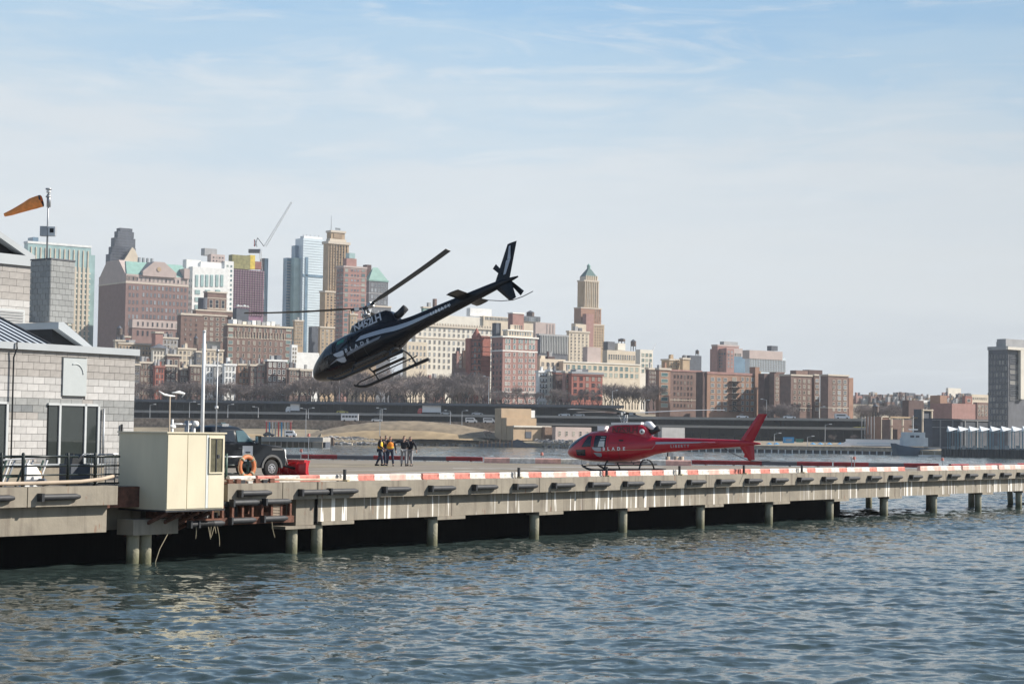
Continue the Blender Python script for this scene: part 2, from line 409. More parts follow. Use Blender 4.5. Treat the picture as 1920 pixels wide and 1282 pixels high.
def water():
    rows = [24.]
    while rows[-1] < 170: rows.append(rows[-1] + max(.11, .0021 * rows[-1]))
    while rows[-1] < 780: rows.append(rows[-1] + max(.36, .0016 * rows[-1]))
    rows += [1300, 6000]
    Y = np.array(rows); nc = 560
    U = np.linspace(-1, 1, nc); hw = .33 * Y + 9
    X = U[None, :] * hw[:, None]; YY = np.repeat(Y[:, None], nc, 1)
    dy = np.gradient(Y)[:, None]; dx = (2 * hw / nc)[:, None]
    g = np.random.RandomState(5); Z = np.zeros_like(X)
    DXs = np.zeros_like(X); DYs = np.zeros_like(X)
    wx = X + .6 * np.sin(YY * .31 + 1) + .5 * np.sin(X * .23); wy = YY + .6 * np.sin(X * .27 + 2) + .4 * np.sin(YY * .19)
    for lam in np.geomspace(.38, 6.5, 70):
        for _ in range(2):
            th = g.normal(R(100), R(38)); k = 2 * math.pi / lam; kx, ky = k * math.cos(th), k * math.sin(th)
            a = W_AMP * lam ** .5 * g.uniform(.5, 1.3)
            fade = np.clip((lam / np.abs(ky / k + 1e-6) - 2.6 * dy) / (1.5 * dy), 0, 1) * np.clip((lam / (abs(kx / k) + 1e-6) - 2.6 * dx) / (1.5 * dx), 0, 1)
            ph = kx * wx + ky * wy + g.uniform(0, 6.28)
            Z += fade * a * (np.sin(ph) + .22 * np.cos(2 * ph))
            DXs += fade * a * .7 * kx / k * np.cos(ph); DYs += fade * a * .7 * ky / k * np.cos(ph)
    # patches of rougher and calmer water
    amp = 1 + .3 * np.sin(X * .05 + 1.3) * np.sin(YY * .07) + .2 * np.sin(X * .13 + YY * .11)
    Z *= amp; Z[-4:] = 0
    co = np.stack([X + DXs * amp, YY + DYs * amp, Z - .02], -1).reshape(-1, 3)
    # coarse skirt left and right, a little lower
    nr = len(Y); sk = []
    base = len(co)
    for i in range(nr): sk += [(-hw[i] * 1.0, Y[i], Z[i, 0]), (-hw[i] - 600 - Y[i], Y[i], -.1), (hw[i], Y[i], Z[i, -1]), (hw[i] + 600 + Y[i], Y[i], -.1)]
    co = np.concatenate([co, np.array(sk)])
    a = np.arange((nr - 1) * nc).reshape(nr - 1, nc)[:, :-1].ravel()
    q = np.stack([a, a + 1, a + nc + 1, a + nc], -1)
    s = []
    for i in range(nr - 1):
        b = base + 4 * i; s += [(b + 1, b, b + 4, b + 5), (b + 2, b + 3, b + 7, b + 6)]
    b = base; nearv = len(co); co = np.concatenate([co, np.array([(-700, -80, -.1), (700, -80, -.1)])])
    q = np.concatenate([q, np.array(s)])
    me = bpy.data.meshes.new('water'); me.vertices.add(len(co)); me.vertices.foreach_set('co', co.astype(np.float32).ravel())
    nf = len(q); me.loops.add(nf * 4); me.polygons.add(nf)
    me.loops.foreach_set('vertex_index', q.astype(np.int32).ravel()); me.polygons.foreach_set('loop_start', np.arange(nf, dtype=np.int32) * 4)
    me.polygons.foreach_set('loop_total', np.full(nf, 4, dtype=np.int32)); me.polygons.foreach_set('use_smooth', np.ones(nf, dtype=bool))
    me.materials.append(WM); me.update(calc_edges=True); me.validate()
    o = link('water', me); tag(o, kind='structure')
    # the river between the camera's quay and the first fine row
    m2 = MB(); m2.mats.append(WM); m2.add([(-700, -200, -.12), (700, -200, -.12), (700, 24.2, -.12), (-700, 24.2, -.12)], [(0, 1, 2, 3)], WM)
    tag(m2.build('near_water'), kind='structure')
water()

# ------------------------------------------------------------------ terrain
SH = [(-900, 560), (250, 560), (598, 556), (606, 690), (800, 712), (1000, 704), (1075, 640), (1100, 612), (1300, 602), (1580, 590), (1690, 575), (1760, 540), (1920, 508), (2600, 470)]
def shoreD(px):
    for (a, A), (b, B_) in zip(SH, SH[1:]):
        if px <= b: return A + (B_ - A) * (px - a) / (b - a)
    return SH[-1][1]
def shx(px, Y): return P(px, 800, Y).x
def groundz(px, Y):
    s = shoreD(px)
    if px < 1180:
        pts = [(s, 1.6), (max(s + 6, 715), 2.4), (725, 3.6), (738, 6.0), (776, 6.5), (782, 16.3), (1200, 19), (2000, 42), (9000, 60)]
    else:
        f = min(1, (px - 1180) / 200)
        pts = [(s, 1.6), (s + 30, 2.2), (690, 3.), (738, 4.), (776, 8 + 0 * f), (800, 13), (1000, 19), (1300, 30), (2000, 44), (9000, 60)]
    for (a, A), (b, B_) in zip(pts, pts[1:]):
        if Y <= b: return A + (B_ - A) * max(0, (Y - a)) / max(b - a, .1)
    return 60
def terrain():
    cols = sorted(set(list(range(-900, 2601, 60)) + [598, 606, 1075, 1100, 1690, 1760]))
    ds = [0, .5, 6, 20, 40, 70, 100, 130, 150, 165, 178, 186, 194, 200, 206, 212, 216, 220, 226, 240, 260, 300, 400, 520, 700, 1000, 1500, 3000, 9000]
    vs = []; fs = []; n = len(ds)
    for px in cols:
        s = shoreD(px)
        for j, d in enumerate(ds):
            Y = s + d if d > 260 else s + d * (776 + 20 - s) / 220 if d > 6 else s + d
            z = -2.5 if j == 0 else groundz(px, Y)
            q = P(px, 800, Y); vs.append((q.x, Y, z + (rnd.uniform(-.25, .25) if 715 < Y < 776 else 0)))
    for i in range(len(cols) - 1):
        for j in range(n - 1):
            a = i * n + j; fs.append((a, a + n, a + n + 1, a + 1))
    m = mat('ground_earth', (.23, .19, .13), .95, var=.25, scale=.08)
    b = MB(); b.add(vs, fs, m); b.smooth = False
    tag(b.build('ground'), kind='structure')
terrain()
# grassy slopes of dry winter grass on the far shore
def mound(name, x0, x1, Y, yt, yb, k, dep=18, seed=0):
    g = random.Random(seed); b = MB(); b.smooth = True
    nx, ny = 40, 8; vs = []
    for i in range(nx + 1):
        for j in range(ny + 1):
            u = i / nx; v = j / ny; px = x0 + (x1 - x0) * u
            q = P(px, yt + (yb - yt) * 0, Y); zt = q.z; zb = P(px, yb, Y).z
            hh = math.sin(math.pi * min(1, u * 1.0)) ** .6 * math.sin(math.pi * (.08 + .8 * v))
            vs.append((q.x, Y - dep / 2 + dep * v, zb - .6 + (zt - zb + .6) * hh + g.uniform(-.1, .1)))
    fs = [(i * (ny + 1) + j, (i + 1) * (ny + 1) + j, (i + 1) * (ny + 1) + j + 1, i * (ny + 1) + j + 1) for i in range(nx) for j in range(ny)]
    b.add(vs, fs, k); o = b.build(name); tag(o, kind='structure'); return o
mat('dry_grass', (.32, .235, .135), .95, var=.2, scale=.3); M['dry_grass'] = MC['dry_grass']
mat('dry_grass_dark', (.21, .165, .11), .95, var=.3, scale=.3); M['dry_grass_dark'] = MC['dry_grass_dark']
mound('grass_hill', 560, 960, 722, 789, 823, 'dry_grass_dark', 26, 1)
mound('grass_hill', 560, 920, 712, 806, 825, 'dry_grass', 14, 2)
mound('grass_hill', 180, 640, 700, 812, 828, 'dry_grass', 20, 3)

# stone retaining wall below the far highway
def wall_px(name, px0, px1, Y0, Y1, t0, t1, b0, b1, k, dep=1.5):
    a = P(px0, t0, Y0); c = P(px1, t1, Y1); a2 = P(px0, b0, Y0); c2 = P(px1, b1, Y1)
    b = MB(); b.add([(a.x, Y0, a2.z), (c.x, Y1, c2.z), (c.x, Y1, c.z), (a.x, Y0, a.z), (a.x, Y0 + dep, a2.z), (c.x, Y1 + dep, c2.z), (c.x, Y1 + dep, c.z), (a.x, Y0 + dep, a.z)],
                    [(0, 1, 2, 3), (5, 4, 7, 6), (3, 2, 6, 7), (0, 3, 7, 4), (1, 5, 6, 2), (0, 4, 5, 1)], k)
    return b
for i, (a, c) in enumerate(((180, 300), (300, 420), (420, 540), (540, 700), (700, 930))):
    o = wall_px('w', a, c, 737, 737, 783.5 + (a - 250) * .012, 783.5 + (c - 250) * .012, 832, 832, 'stone_wall', 2).build('retaining_wall')
    tag(o, ['weathered brown stone retaining wall behind the white flagpole', 'brown stone retaining wall above the dark pickup roof', 'brown stone wall behind the far dock with the striped gate', 'low brown stone wall below the white bus', 'stone wall under the highway left of the tan pump house'][i], 'wall')

# ------------------------------------------------------------------ cantilevered highway on the far shore
HP = [(-300, 758), (1180, 745), (1700, 700), (1860, 690)]
def hwY(px, off=0):
    for (a, A), (b, B_) in zip(HP, HP[1:]):
        if px <= b: return A + (B_ - A) * (px - a) / (b - a) + off
    return 690 + off
def hz(px, lvl):
    """height of a level's road at a column"""
    if lvl == 3: return 16.7
    if lvl == 2: return 12.2
    return 8.7 - .35 * max(0, (px - 900) / 700)
def strip(px0, px1, zf, thick, off0, off1, k, name, parent=None, step=80):
    b = MB(); xs = list(range(px0, px1, step)) + [px1]; vs = []; fs = []
    for px in xs:
        for (o_, dz) in ((off0, 0), (off1, 0), (off1, -thick), (off0, -thick)):
            Y = hwY(px, o_); q = P(px, 770, hwY(px)); vs.append((q.x * (Y / hwY(px)), Y, zf(px) + dz))
    for i in range(len(xs) - 1):
        for j in range(4): a = i * 4 + j; c = i * 4 + (j + 1) % 4; fs.append((a, a + 4, c + 4, c))
    fs += [(0, 1, 2, 3), tuple(len(vs) - 4 + q for q in (3, 2, 1, 0))]
    b.add(vs, fs, k); return b.build(name, parent)
hw = empty('elevated_highway', (0, 0, 0), 0, 'triple deck concrete highway running along the whole far shore below the houses', 'highway')
strip(-300, 1860, lambda p: hz(p, 2), .3, 0, 24, 'asphalt_far', 'road_deck', hw)
strip(-300, 1860, lambda p: hz(p, 2) + .22, .95, -.3, .0, 'conc_far', 'parapet', hw)
strip(-300, 1860, lambda p: hz(p, 1), .3, -6, 24, 'asphalt_far', 'road_deck', hw)
strip(-300, 1860, lambda p: hz(p, 1) + .7, .9, -6.3, -6.0, 'conc_far', 'parapet', hw)
strip(-300, 1170, lambda p: hz(p, 3), .5, 4, 27, 'conc_far', 'promenade_deck', hw)
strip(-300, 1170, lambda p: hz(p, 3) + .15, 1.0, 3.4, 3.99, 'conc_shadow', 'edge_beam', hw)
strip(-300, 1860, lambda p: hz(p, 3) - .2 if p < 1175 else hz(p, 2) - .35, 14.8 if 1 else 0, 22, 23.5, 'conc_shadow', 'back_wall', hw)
for lv, x0, x1, off in ((3, -200, 1160, 5), (2, -300, 1860, 1), (1, 950, 1860, -4)):
    b = MB()
    for px in range(x0, x1, 13 if lv == 3 else 16):
        Y = hwY(px, off); q = P(px, 770, hwY(px)); x = q.x * Y / hwY(px)
        z1 = hz(px, lv) - .3; z0 = hz(px, lv - 1) if lv > 1 else 2.5
        if lv == 2: z0 = hz(px, 1) - .1
        b.box(x - .12, x + .12, Y + (12 if lv == 3 else 8), Y + (12.4 if lv == 3 else 8.4), z0, z1, 'slate')
    tag(b.build('support_post', hw), kind='stuff')
# promenade railing
b = MB()
for px in range(-200, 1165, 5):
    Y = hwY(px, 3.7); q = P(px, 770, hwY(px)); b.box(q.x * Y / hwY(px) - .05, q.x * Y / hwY(px) + .05, Y - .04, Y + .04, 16.85, 18.0, 'dark_metal')
tag(b.build('promenade_railing', hw), kind='stuff')
strip(-200, 1165, lambda p: 18.05, .12, 3.66, 3.76, 'dark_metal', 'handrail', hw)

# ------------------------------------------------------------------ far buildings
TH = R(38)
WC = {}
def win_mesh(w_, h_, fr, gl, muntin=True):
    k = (round(w_, 2), round(h_, 2), fr, gl.name, muntin)
    if k in WC: return WC[k]
    b = MB(); t = min(.16, w_ * .12)
    b.box(-w_ / 2, w_ / 2, -.05, .02, -h_ / 2, h_ / 2, gl)
    b.box(-w_ / 2 - t, -w_ / 2, -.1, .02, -h_ / 2 - t, h_ / 2 + t, fr); b.box(w_ / 2, w_ / 2 + t, -.1, .02, -h_ / 2 - t, h_ / 2 + t, fr)
    b.box(-w_ / 2, w_ / 2, -.1, .02, h_ / 2, h_ / 2 + t, fr); b.box(-w_ / 2, w_ / 2, -.16, .02, -h_ / 2 - t * 1.3, -h_ / 2, fr)
    if muntin: b.box(-w_ / 2, w_ / 2, -.08, -.05, -.06, .06, fr)
    WC[k] = b.mesh('window'); return WC[k]
class Bl(Fr):
    def __init__(s, name, label, px, Y, base=12, ang=None, cat='building', group=None):
        super().__init__(px, Y, TH if ang is None else ang, base); s.root = empty(name, s.o, s.a, label, cat, group); s.n = 0
    def box(s, name, p0, p1, yt, yb, k, y0=0, y1=None, pl=None, ref=None):
        """front spans pixel columns p0..p1 at plane y0; side face reaches column pl; yb None = ground"""
        x0 = s.X(p0, y0); x1 = s.X(p1, y0)
        if pl is not None: y1 = s.Y(pl, x0)
        if pl is not None: y1 = max(y1, y0 + 2)
        else: y1 = min(y1 or 99, max(y0 + 3.5, s.Y(p0 - 7, x0)))
        if y1 <= y0: y1 = y0 + 3
        y1 = min(y1, y0 + 60)
        zt = s.Z(yt, x0, y0); zb = 0 if yb is None else s.Z(yb, x0, y0)
        b = MB(); b.box(x0, x1, y0, y1, zb, zt, k); b.build(name, s.root); s.r = (x0, x1, y0, y1, zb, zt); return s.r
    def raw(s, name, x0, x1, y0, y1, z0, z1, k): b = MB(); b.box(x0, x1, y0, y1, z0, z1, k); return b.build(name, s.root)
    def cornice(s, k='stone_trim', h=.8, out=.5, z=None, r=None):
        x0, x1, y0, y1, zb, zt = r or s.r; z = zt if z is None else z
        b = MB(); b.box(x0 - out, x1 + out, y0 - out, y1 + out, z - h, z + .15, k); return b.build('cornice', s.root)
    def band(s, zpx, k='stone_trim', h=.5, r=None):
        x0, x1, y0, y1, zb, zt = r or s.r; z = s.Z(zpx, x0, y0)
        b = MB(); b.box(x0 - .12, x1 + .12, y0 - .12, y1 + .12, z - h / 2, z + h / 2, k); return b.build('ledge', s.root)
    def wins(s, p0, p1, yt, yb, nc, nr, w_, h_, fr='stone_trim', gl=None, y0=0, joined=False, muntin=True, name='window'):
        gl = gl or WG; xa = s.X(p0, y0); xb = s.X(p1, y0); za = s.Z(yt, xa, y0); zb = s.Z(yb, xa, y0)
        dx = (xb - xa) / nc; dz = (za - zb) / nr; w_ = w_ * dx; h_ = h_ * dz; me = win_mesh(w_, h_, fr, gl, muntin)
        s.place([(xa + (i + .5) * dx, y0, zb + (j + .5) * dz) for i in range(nc) for j in range(nr)], 0, me, joined or nc * nr + s.n > 290, name)
    def sidewins(s, p0, p1, yt, yb, nc, nr, w_, h_, x0=0, fr='stone_trim', gl=None, joined=False, muntin=True):
        gl = gl or WG; ya = s.Y(p0, x0); yb2 = s.Y(p1, x0); za = s.Z(yt, x0, ya); zb = s.Z(yb, x0, ya)
        dy = abs(yb2 - ya) / nc; ya = min(ya, yb2); dz = (za - zb) / nr; me = win_mesh(w_ * dy, h_ * dz, fr, gl, muntin)
        s.place([(x0, ya + (i + .5) * dy, zb + (j + .5) * dz) for i in range(nc) for j in range(nr)], -math.pi / 2, me, joined or nc * nr + s.n > 290, 'window')
    def place(s, pts, rz, me, joined, name):
        if not joined:
            for p in pts: link(name, me, s.root, p, (0, 0, rz)); s.n += 1
        else:
            b = MB(); b.mats = list(me.materials); c, sn = math.cos(rz), math.sin(rz)
            vv = [tuple(v.co) for v in me.vertices]; ff = [(tuple(p.vertices), p.material_index) for p in me.polygons]
            for p in pts:
                o = len(b.v); b.v += [(p[0] + c * x - sn * y, p[1] + sn * x + c * y, p[2] + z) for x, y, z in vv]
                for f, mi in ff: b.f.append(tuple(o + q for q in f)); b.m.append(mi)
            tag(b.build(name, s.root), kind='stuff')
    def strips(s, p0, p1, yt, yb, n, frac, k, y0=0, out=.25, name='pier'):
        """vertical fins"""
        xa = s.X(p0, y0); xb = s.X(p1, y0); za = s.Z(yt, xa, y0); zb = s.Z(yb, xa, y0); dx = (xb - xa) / n
        b = MB(); b.box(-dx * frac / 2, dx * frac / 2, -out, .01, zb, za, k); me = b.mesh(name)
        for i in range(n): link(name, me, s.root, (xa + (i + .5) * dx, y0, 0))
    def floors(s, p0, p1, yt, yb, n, frac, k, y0=0, out=.15, name='spandrel', side=None):
        xa = s.X(p0, y0); xb = s.X(p1, y0); za = s.Z(yt, xa, y0); zb = s.Z(yb, xa, y0); dz = (za - zb) / n
        b = MB(); b.box(xa, xb, y0 - out, y0 + .01, -dz * frac / 2, dz * frac / 2, k)
        if side is not None: y1 = s.Y(side, xa); b.box(xa - out, xa + .01, y0, y1, -dz * frac / 2, dz * frac / 2, k)
        me = b.mesh(name)
        for i in range(n): link(name, me, s.root, (0, 0, zb + (i + .5) * dz))
    def tank(s, px, yt, yb, wpx, yo=4):
        x = s.X(px, yo); zt = s.Z(yt, x, yo); zb = s.Z(yb, x, yo); r = wpx / 2 * s.o.y / FPX; h = zt - zb
        b = MB(); b.smooth = False
        for dx in (-.6, .6):
            for dy in (-.6, .6): b.cyl((x + dx * r, yo + dy * r, zb - .5), (x + dx * r, yo + dy * r, zb + h * .36), .15, .15, 'dark_metal', 4)
        b.cyl((x, yo, zb + h * .35), (x, yo, zb + h * .8), r, r, 'wood_tank', 12); b.cyl((x, yo, zb + h * .8), (x, yo, zt), r * 1.06, .1, 'slate', 12)
        b.build('water_tank', s.root)

def simple(name, label, Y, l, c, r, yt, k, yv=None, nc=0, nr=0, w_=.5, h_=.55, sc_=0, fr='stone_trim', gl=None, corn='stone_trim', base=12, joined=False, ang=None, cat='building', group=None, mt=4, extra=True, sw=.45):
    s = Bl(name, label, c, Y, base, ang, cat, group)
    s.box('wall', c, r, yt, None, k, pl=l if l < c else None); rr = s.r
    if corn: s.cornice(corn, h=.7, out=.35)
    yv = yv or yt + 60
    if nc and nr: s.wins(c + 1, r - 1, yt + mt, yv, nc, nr, w_, h_, fr, gl, joined=joined)
    if sc_ and nr and l < c - 3: s.sidewins(c, l, yt + mt, yv, sc_, nr, sw, h_, 0, fr, gl, joined=joined)
    if extra:
        x0, x1, y0, y1, zb, zt = rr; g = random.Random(int(c * 7 + yt)); q = MB()
        for _ in range(g.randint(1, 3)):
            a = g.uniform(x0, x0 + (x1 - x0) * .7); d = g.uniform(y0 + 1, max(y0 + 1.5, y1 - 4)); ww = g.uniform(.12, .25) * (x1 - x0); hh = g.uniform(1.2, 3)
            q.box(a, a + ww, d, d + ww, zt - .1, zt + hh, g.choice([k, 'grey_conc', 'grey_dark']))
        q.build('roof_bulkhead', s.root)
    s.r = rr; return s

# 1 pale green glass and cream tower
s = Bl('glass_apartment_tower', 'tall pale green glass and cream apartment tower behind the grey block tower at left', 46, 1150)
s.box('wall', 46, 165, 452, None, 'glass_green', y1=25); a = s.r
s.box('wall', 165, 173, 478, None, 'glass_green', y0=1, y1=20); s.r = a; s.cornice('white_paint', 1.2, .3)
s.strips(48, 164, 462, 640, 13, .22, 'cream', name='pier', out=.4)
s.strips(132, 164, 500, 640, 4, .52, 'cream', name='pier', out=.5)
s.floors(46, 165, 500, 660, 16, .28, 'cream_pale', out=.3)
s.raw('roof_screen', s.X(58), s.X(68), 2, 10, s.r[5] - 1, s.r[5] + 3, 'glass_blue')
# 2 scaffolded spire far behind
s = Bl('scaffolded_tower', 'dark pointed tower wrapped in scaffolding behind the green copper roof', 210, 1420)
for (p0, p1, yt, yb) in ((199, 252, 476, 560), (204, 250, 462, 476), (208, 249, 445, 462), (214, 246, 433, 445), (218, 243, 427, 433)):
    s.box('scaffold_tier', p0 + 1, p1 - 1, yt, yb, 'slate', y0=(p0 - 199) * .3, y1=24 - (p0 - 199) * .3)
xa, xb = s.X(200), s.X(251)
b = MB()
for k in range(22):
    u = k / 21; x = xa + (xb - xa) * u; t = 1 - abs(u - .5) * 1.5; zt = s.Z(500 - 72 * min(1, t * 1.15) if t > 0 else 500)
    b.box(x - .13, x + .13, -1.2, -1.0, s.Z(560), zt, 'scaffold')
for k in range(16):
    py = 430 + k * 5; hw_ = min(1, .36 + k * .06); xm = (xa + xb) / 2; h = (xb - xa) / 2 * hw_
    b.box(xm - h, xm + h, -1.35, -1.2, s.Z(py) - .15, s.Z(py) + .15, 'scaffold')
tag(b.build('scaffold_pole', s.root), kind='stuff')
g = MB(); g.prism([(s.X(222), s.Z(490)), (s.X(254), s.Z(490)), (s.X(243), s.Z(466)), (s.X(238), s.Z(462))], -4, -2, 'cream'); g.build('gable', s.root)
# 3 hotel with green copper roof
s = Bl('copper_roofed_hotel', 'big brown brick block with green copper roof and pale gables', 232, 1120)
s.box('wall', 232, 350, 529, None, 'brick_marriott', pl=181); a = s.r
s.box('upper_wall', 232, 350, 513, 529, 'pink_stone', pl=181); u_ = s.r
x0, x1, y0, y1, zb, zt = u_
s.band(529, 'stone_trim', .8)
zr = s.Z(487); zg = zr + .3
b = MB(); ym = (y0 + y1) / 2
b.add([(x0 + .5, y0, zt), (x1, y0, zt), (x1, y0 + 9, zr), (x0 + 4, y0 + 9, zr), (x0 + .5, y1, zt), (x1, y1, zt), (x1, y1 - 9, zr), (x0 + 4, y1 - 9, zr)],
      [(0, 1, 2, 3), (3, 2, 6, 7), (7, 6, 5, 4), (0, 3, 7, 4), (1, 5, 6, 2)], 'copper_green'); b.build('copper_roof', s.root)
def gable(s, pa, pb, pc, pd, yb, yt, y0, y1, k):
    b = MB(); b.prism([(s.X(pa), s.Z(yb)), (s.X(pd), s.Z(yb)), (s.X(pd), s.Z(yb - 9)), (s.X(pc), s.Z(yt)), (s.X(pb), s.Z(yt)), (s.X(pa), s.Z(yb - 9))], y0, y1, k); b.build('gable', s.root)
gable(s, 262, 283, 302, 325, 515, 487, -1.2, 8, 'pink_stone')
bb = MB(); bb.cyl((s.X(292), -1.5, s.Z(501)), (s.X(292), -1.1, s.Z(501)), 1.4, 1.4, 'tan', 16); bb.build('roundel', s.root)
bb = MB(); bb.box(s.X(340), s.X(350), -1, 8, s.Z(515), s.Z(496), 'pink_stone'); bb.build('gable', s.root)
# side gable
yl = y1; zq = zt
bb = MB(); bb.add([(-.8, y0, zq - 4), (-.8, yl, zq - 4), (-.8, yl, zq - 1), (-.8, yl * .72, zr + .6), (-.8, yl * .28, zr + .6), (-.8, y0, zq - 1), (6, y0, zq - 4), (6, yl, zq - 4), (6, yl, zq - 1), (6, yl * .72, zr + .6), (6, yl * .28, zr + .6), (6, y0, zq - 1)],
           [(0, 1, 2, 3, 4, 5), (11, 10, 9, 8, 7, 6), (0, 5, 11, 6), (5, 4, 10, 11), (4, 3, 9, 10), (3, 2, 8, 9), (2, 1, 7, 8), (1, 0, 6, 7)], 'pink_stone'); bb.build('gable', s.root)
s.wins(234, 349, 516, 527, 15, 1, .32, .6, 'pink_stone', muntin=False)
s.wins(236, 258, 532, 640, 3, 8, .45, .5, 'brick_marriott', WGG); s.wins(262, 348, 532, 640, 12, 8, .48, .5, 'brick_marriott', WGG)
s.sidewins(190, 182, 532, 640, 2, 9, .5, .5, 0, 'slate'); s.sidewins(232, 226, 532, 640, 1, 9, .6, .6, 0, 'slate')
s.box('wing', 246, 336, 599, None, 'brick_marriott', y0=-14, y1=-1); s.box('wing_parapet', 246, 336, 598, 614, 'pink_stone', y0=-14.4, y1=-1)
s.wins(252, 334, 600, 613, 9, 1, .3, .6, 'pink_stone', y0=-14.4, muntin=False); s.wins(252, 334, 616, 632, 9, 1, .35, .6, 'brick_marriott', y0=-14, muntin=False)
b = MB()
for px in (270, 278, 286, 294): b.box(s.X(px), s.X(px + 3), 10, 12, zr - .2, zr + 3, 'grey_metal')
b.build('roof_vent', s.root)
# 4 white and teal building
s = Bl('white_glass_tower', 'white tower with teal window stacks between copper roofed hotel and construction site', 360, 1180)
s.box('wall', 357, 424, 499, None, 'white_paint', pl=349); a = s.r
s.box('wall', 345, 372, 486, 512, 'white_paint', y0=4, y1=20); s.box('wall', 372, 424, 490, 505, 'white_paint', y0=3, y1=20)
s.box('wall', 391, 417, 476, 500, 'pink_stone', y0=5, y1=20); s.box('wall', 417, 434, 489, None, 'white_paint', y0=2, y1=22)
s.box('mechanical_box', 379, 402, 465, 478, 'grey_conc', y0=8, y1=18)
for p in (363, 373, 382, 391, 401, 410): s.box('window_stack', p, p + 5.2, 515, 537, 'glass_green', y0=-.3, y1=.1)
for q in range(4):
    for p in (363, 382, 401): s.box('window_stack', p, p + 9, 543 + q * 14, 551 + q * 14, 'glass_green', y0=-.3, y1=.1)
s.sidewins(357, 350, 520, 620, 2, 9, .6, .5, a[0], 'white_paint', WGT)
s.wins(393, 416, 479, 498, 4, 3, .45, .4, 'pink_stone', y0=5, muntin=False); s.wins(419, 433, 494, 600, 2, 12, .5, .45, 'white_paint', WGT, y0=2, muntin=False)
# 5 construction tower + crane
s = Bl('construction_tower', 'unfinished purple tower with yellow netting around its top floors', 433, 1300)
s.box('core', 434, 491, 504, None, 'steel_purple', y1=25, pl=None); a = s.r
s.box('core', 491, 499, 484, None, 'grey_dark', y0=2, y1=20)
s.floors(433, 492, 504, 590, 20, .22, 'pink_stone', out=.5, name='floor_slab')
s.strips(434, 491, 504, 590, 12, .16, 'steel_purple', out=.7, name='column')
s.box('safety_net', 431, 465, 477, 503, 'olive_net', y0=-.5, y1=24); s.box('safety_net', 465, 474, 478, 504, 'yellow_net', y0=-.6, y1=20)
s.box('form_work', 474, 486, 490, 504, 'brick_red', y0=-.4, y1=12)
s.strips(491, 499, 484, 590, 3, .3, 'glass_blue', y0=2, out=.6, name='hoist_mast')
cr = empty('tower_crane', s.W(s.X(484), 3, s.Z(500)), 0, 'white luffing crane with long raised boom above the unfinished tower', 'crane')
o = Vector(cr.location)
def cpt(px, py): q = P(px, py, o.y); return (q.x - o.x, 0, q.z - o.z)
def lattice(parent, name, a, b_, wd, k, n=12, r=.14):
    a = Vector(a); b_ = Vector(b_); d = (b_ - a).normalized(); sx = d.cross(Vector((0, 1, 0))).normalized() * wd / 2; sy = Vector((0, wd / 2, 0)); m = MB()
    cs = [(sx + sy), (sx - sy), (-sx - sy), (-sx + sy)]
    for c in cs: m.cyl(a + c, b_ + c * .6, r, r, k, 4)
    for i in range(n):
        for j in range(4):
            t0, t1 = i / n, (i + 1) / n; m.cyl(a.lerp(b_, t0) + cs[j] * (1 - .4 * t0), a.lerp(b_, t1) + cs[(j + 1) % 4] * (1 - .4 * t1), r * .6, r * .6, k, 3, False)
    return m.build(name, parent)
lattice(cr, 'mast', cpt(492, 560), cpt(488, 466), 1.8, 'white_metal')
lattice(cr, 'boom', cpt(497, 462), cpt(547, 379), 1.5, 'white_metal', 20)
m = MB(); m.box(*[v for q in ((cpt(476, 0)[0], cpt(497, 0)[0]), (-1.5, 1.5), (cpt(0, 468)[2], cpt(0, 461)[2])) for v in q], 'grey_dark'); m.build('slewing_platform', cr)
m = MB(); m.cyl(cpt(477, 462), cpt(477, 449), .5, .3, 'car_red', 4); m.cyl(cpt(478, 450), cpt(482, 463), .3, .3, 'grey_dark', 4); m.cyl(cpt(495, 462), cpt(483, 446), .3, .3, 'grey_dark', 4); m.cyl(cpt(483, 446), cpt(478, 462), .3, .3, 'grey_dark', 4); m.build('back_stay', cr)
# 6 blue glass tower
s = Bl('blue_glass_tower', 'tall pale blue glass tower left of the tan brick skyscraper', 566, 1280)
s.box('glass_wall', 564, 602, 446, None, 'glass_pale', pl=549); a = s.r
s.box('glass_wall', 549, 564, 460, None, 'glass_blue', y0=6, y1=30); s.box('glass_wall', 548, 560, 483, None, 'glass_green', y0=3, y1=30)
s.box('glass_wall', 534, 549, 483, None, 'glass_blue', y0=8, y1=30)
s.box('glass_recess', 569, 574, 482, 660, 'glass_blue', y0=-.4, y1=1)
s.r = a
s.floors(564, 602, 448, 660, 44, .18, 'glass_pale', out=.2); s.floors(564, 602, 513, 519, 1, .7, 'glass_blue', out=.4)
s.floors(534, 549, 488, 660, 32, .3, 'grey_conc', y0=8, out=.3)
s.box('roof_screen', 565, 600, 442, 446, 'white_paint', y0=2, y1=20)
b = MB()
for px in (568, 574, 581, 590, 597): b.box(s.X(px), s.X(px) + .3, 3, 3.3, s.Z(446), s.Z(438), 'grey_metal')
b.build('mast', s.root)
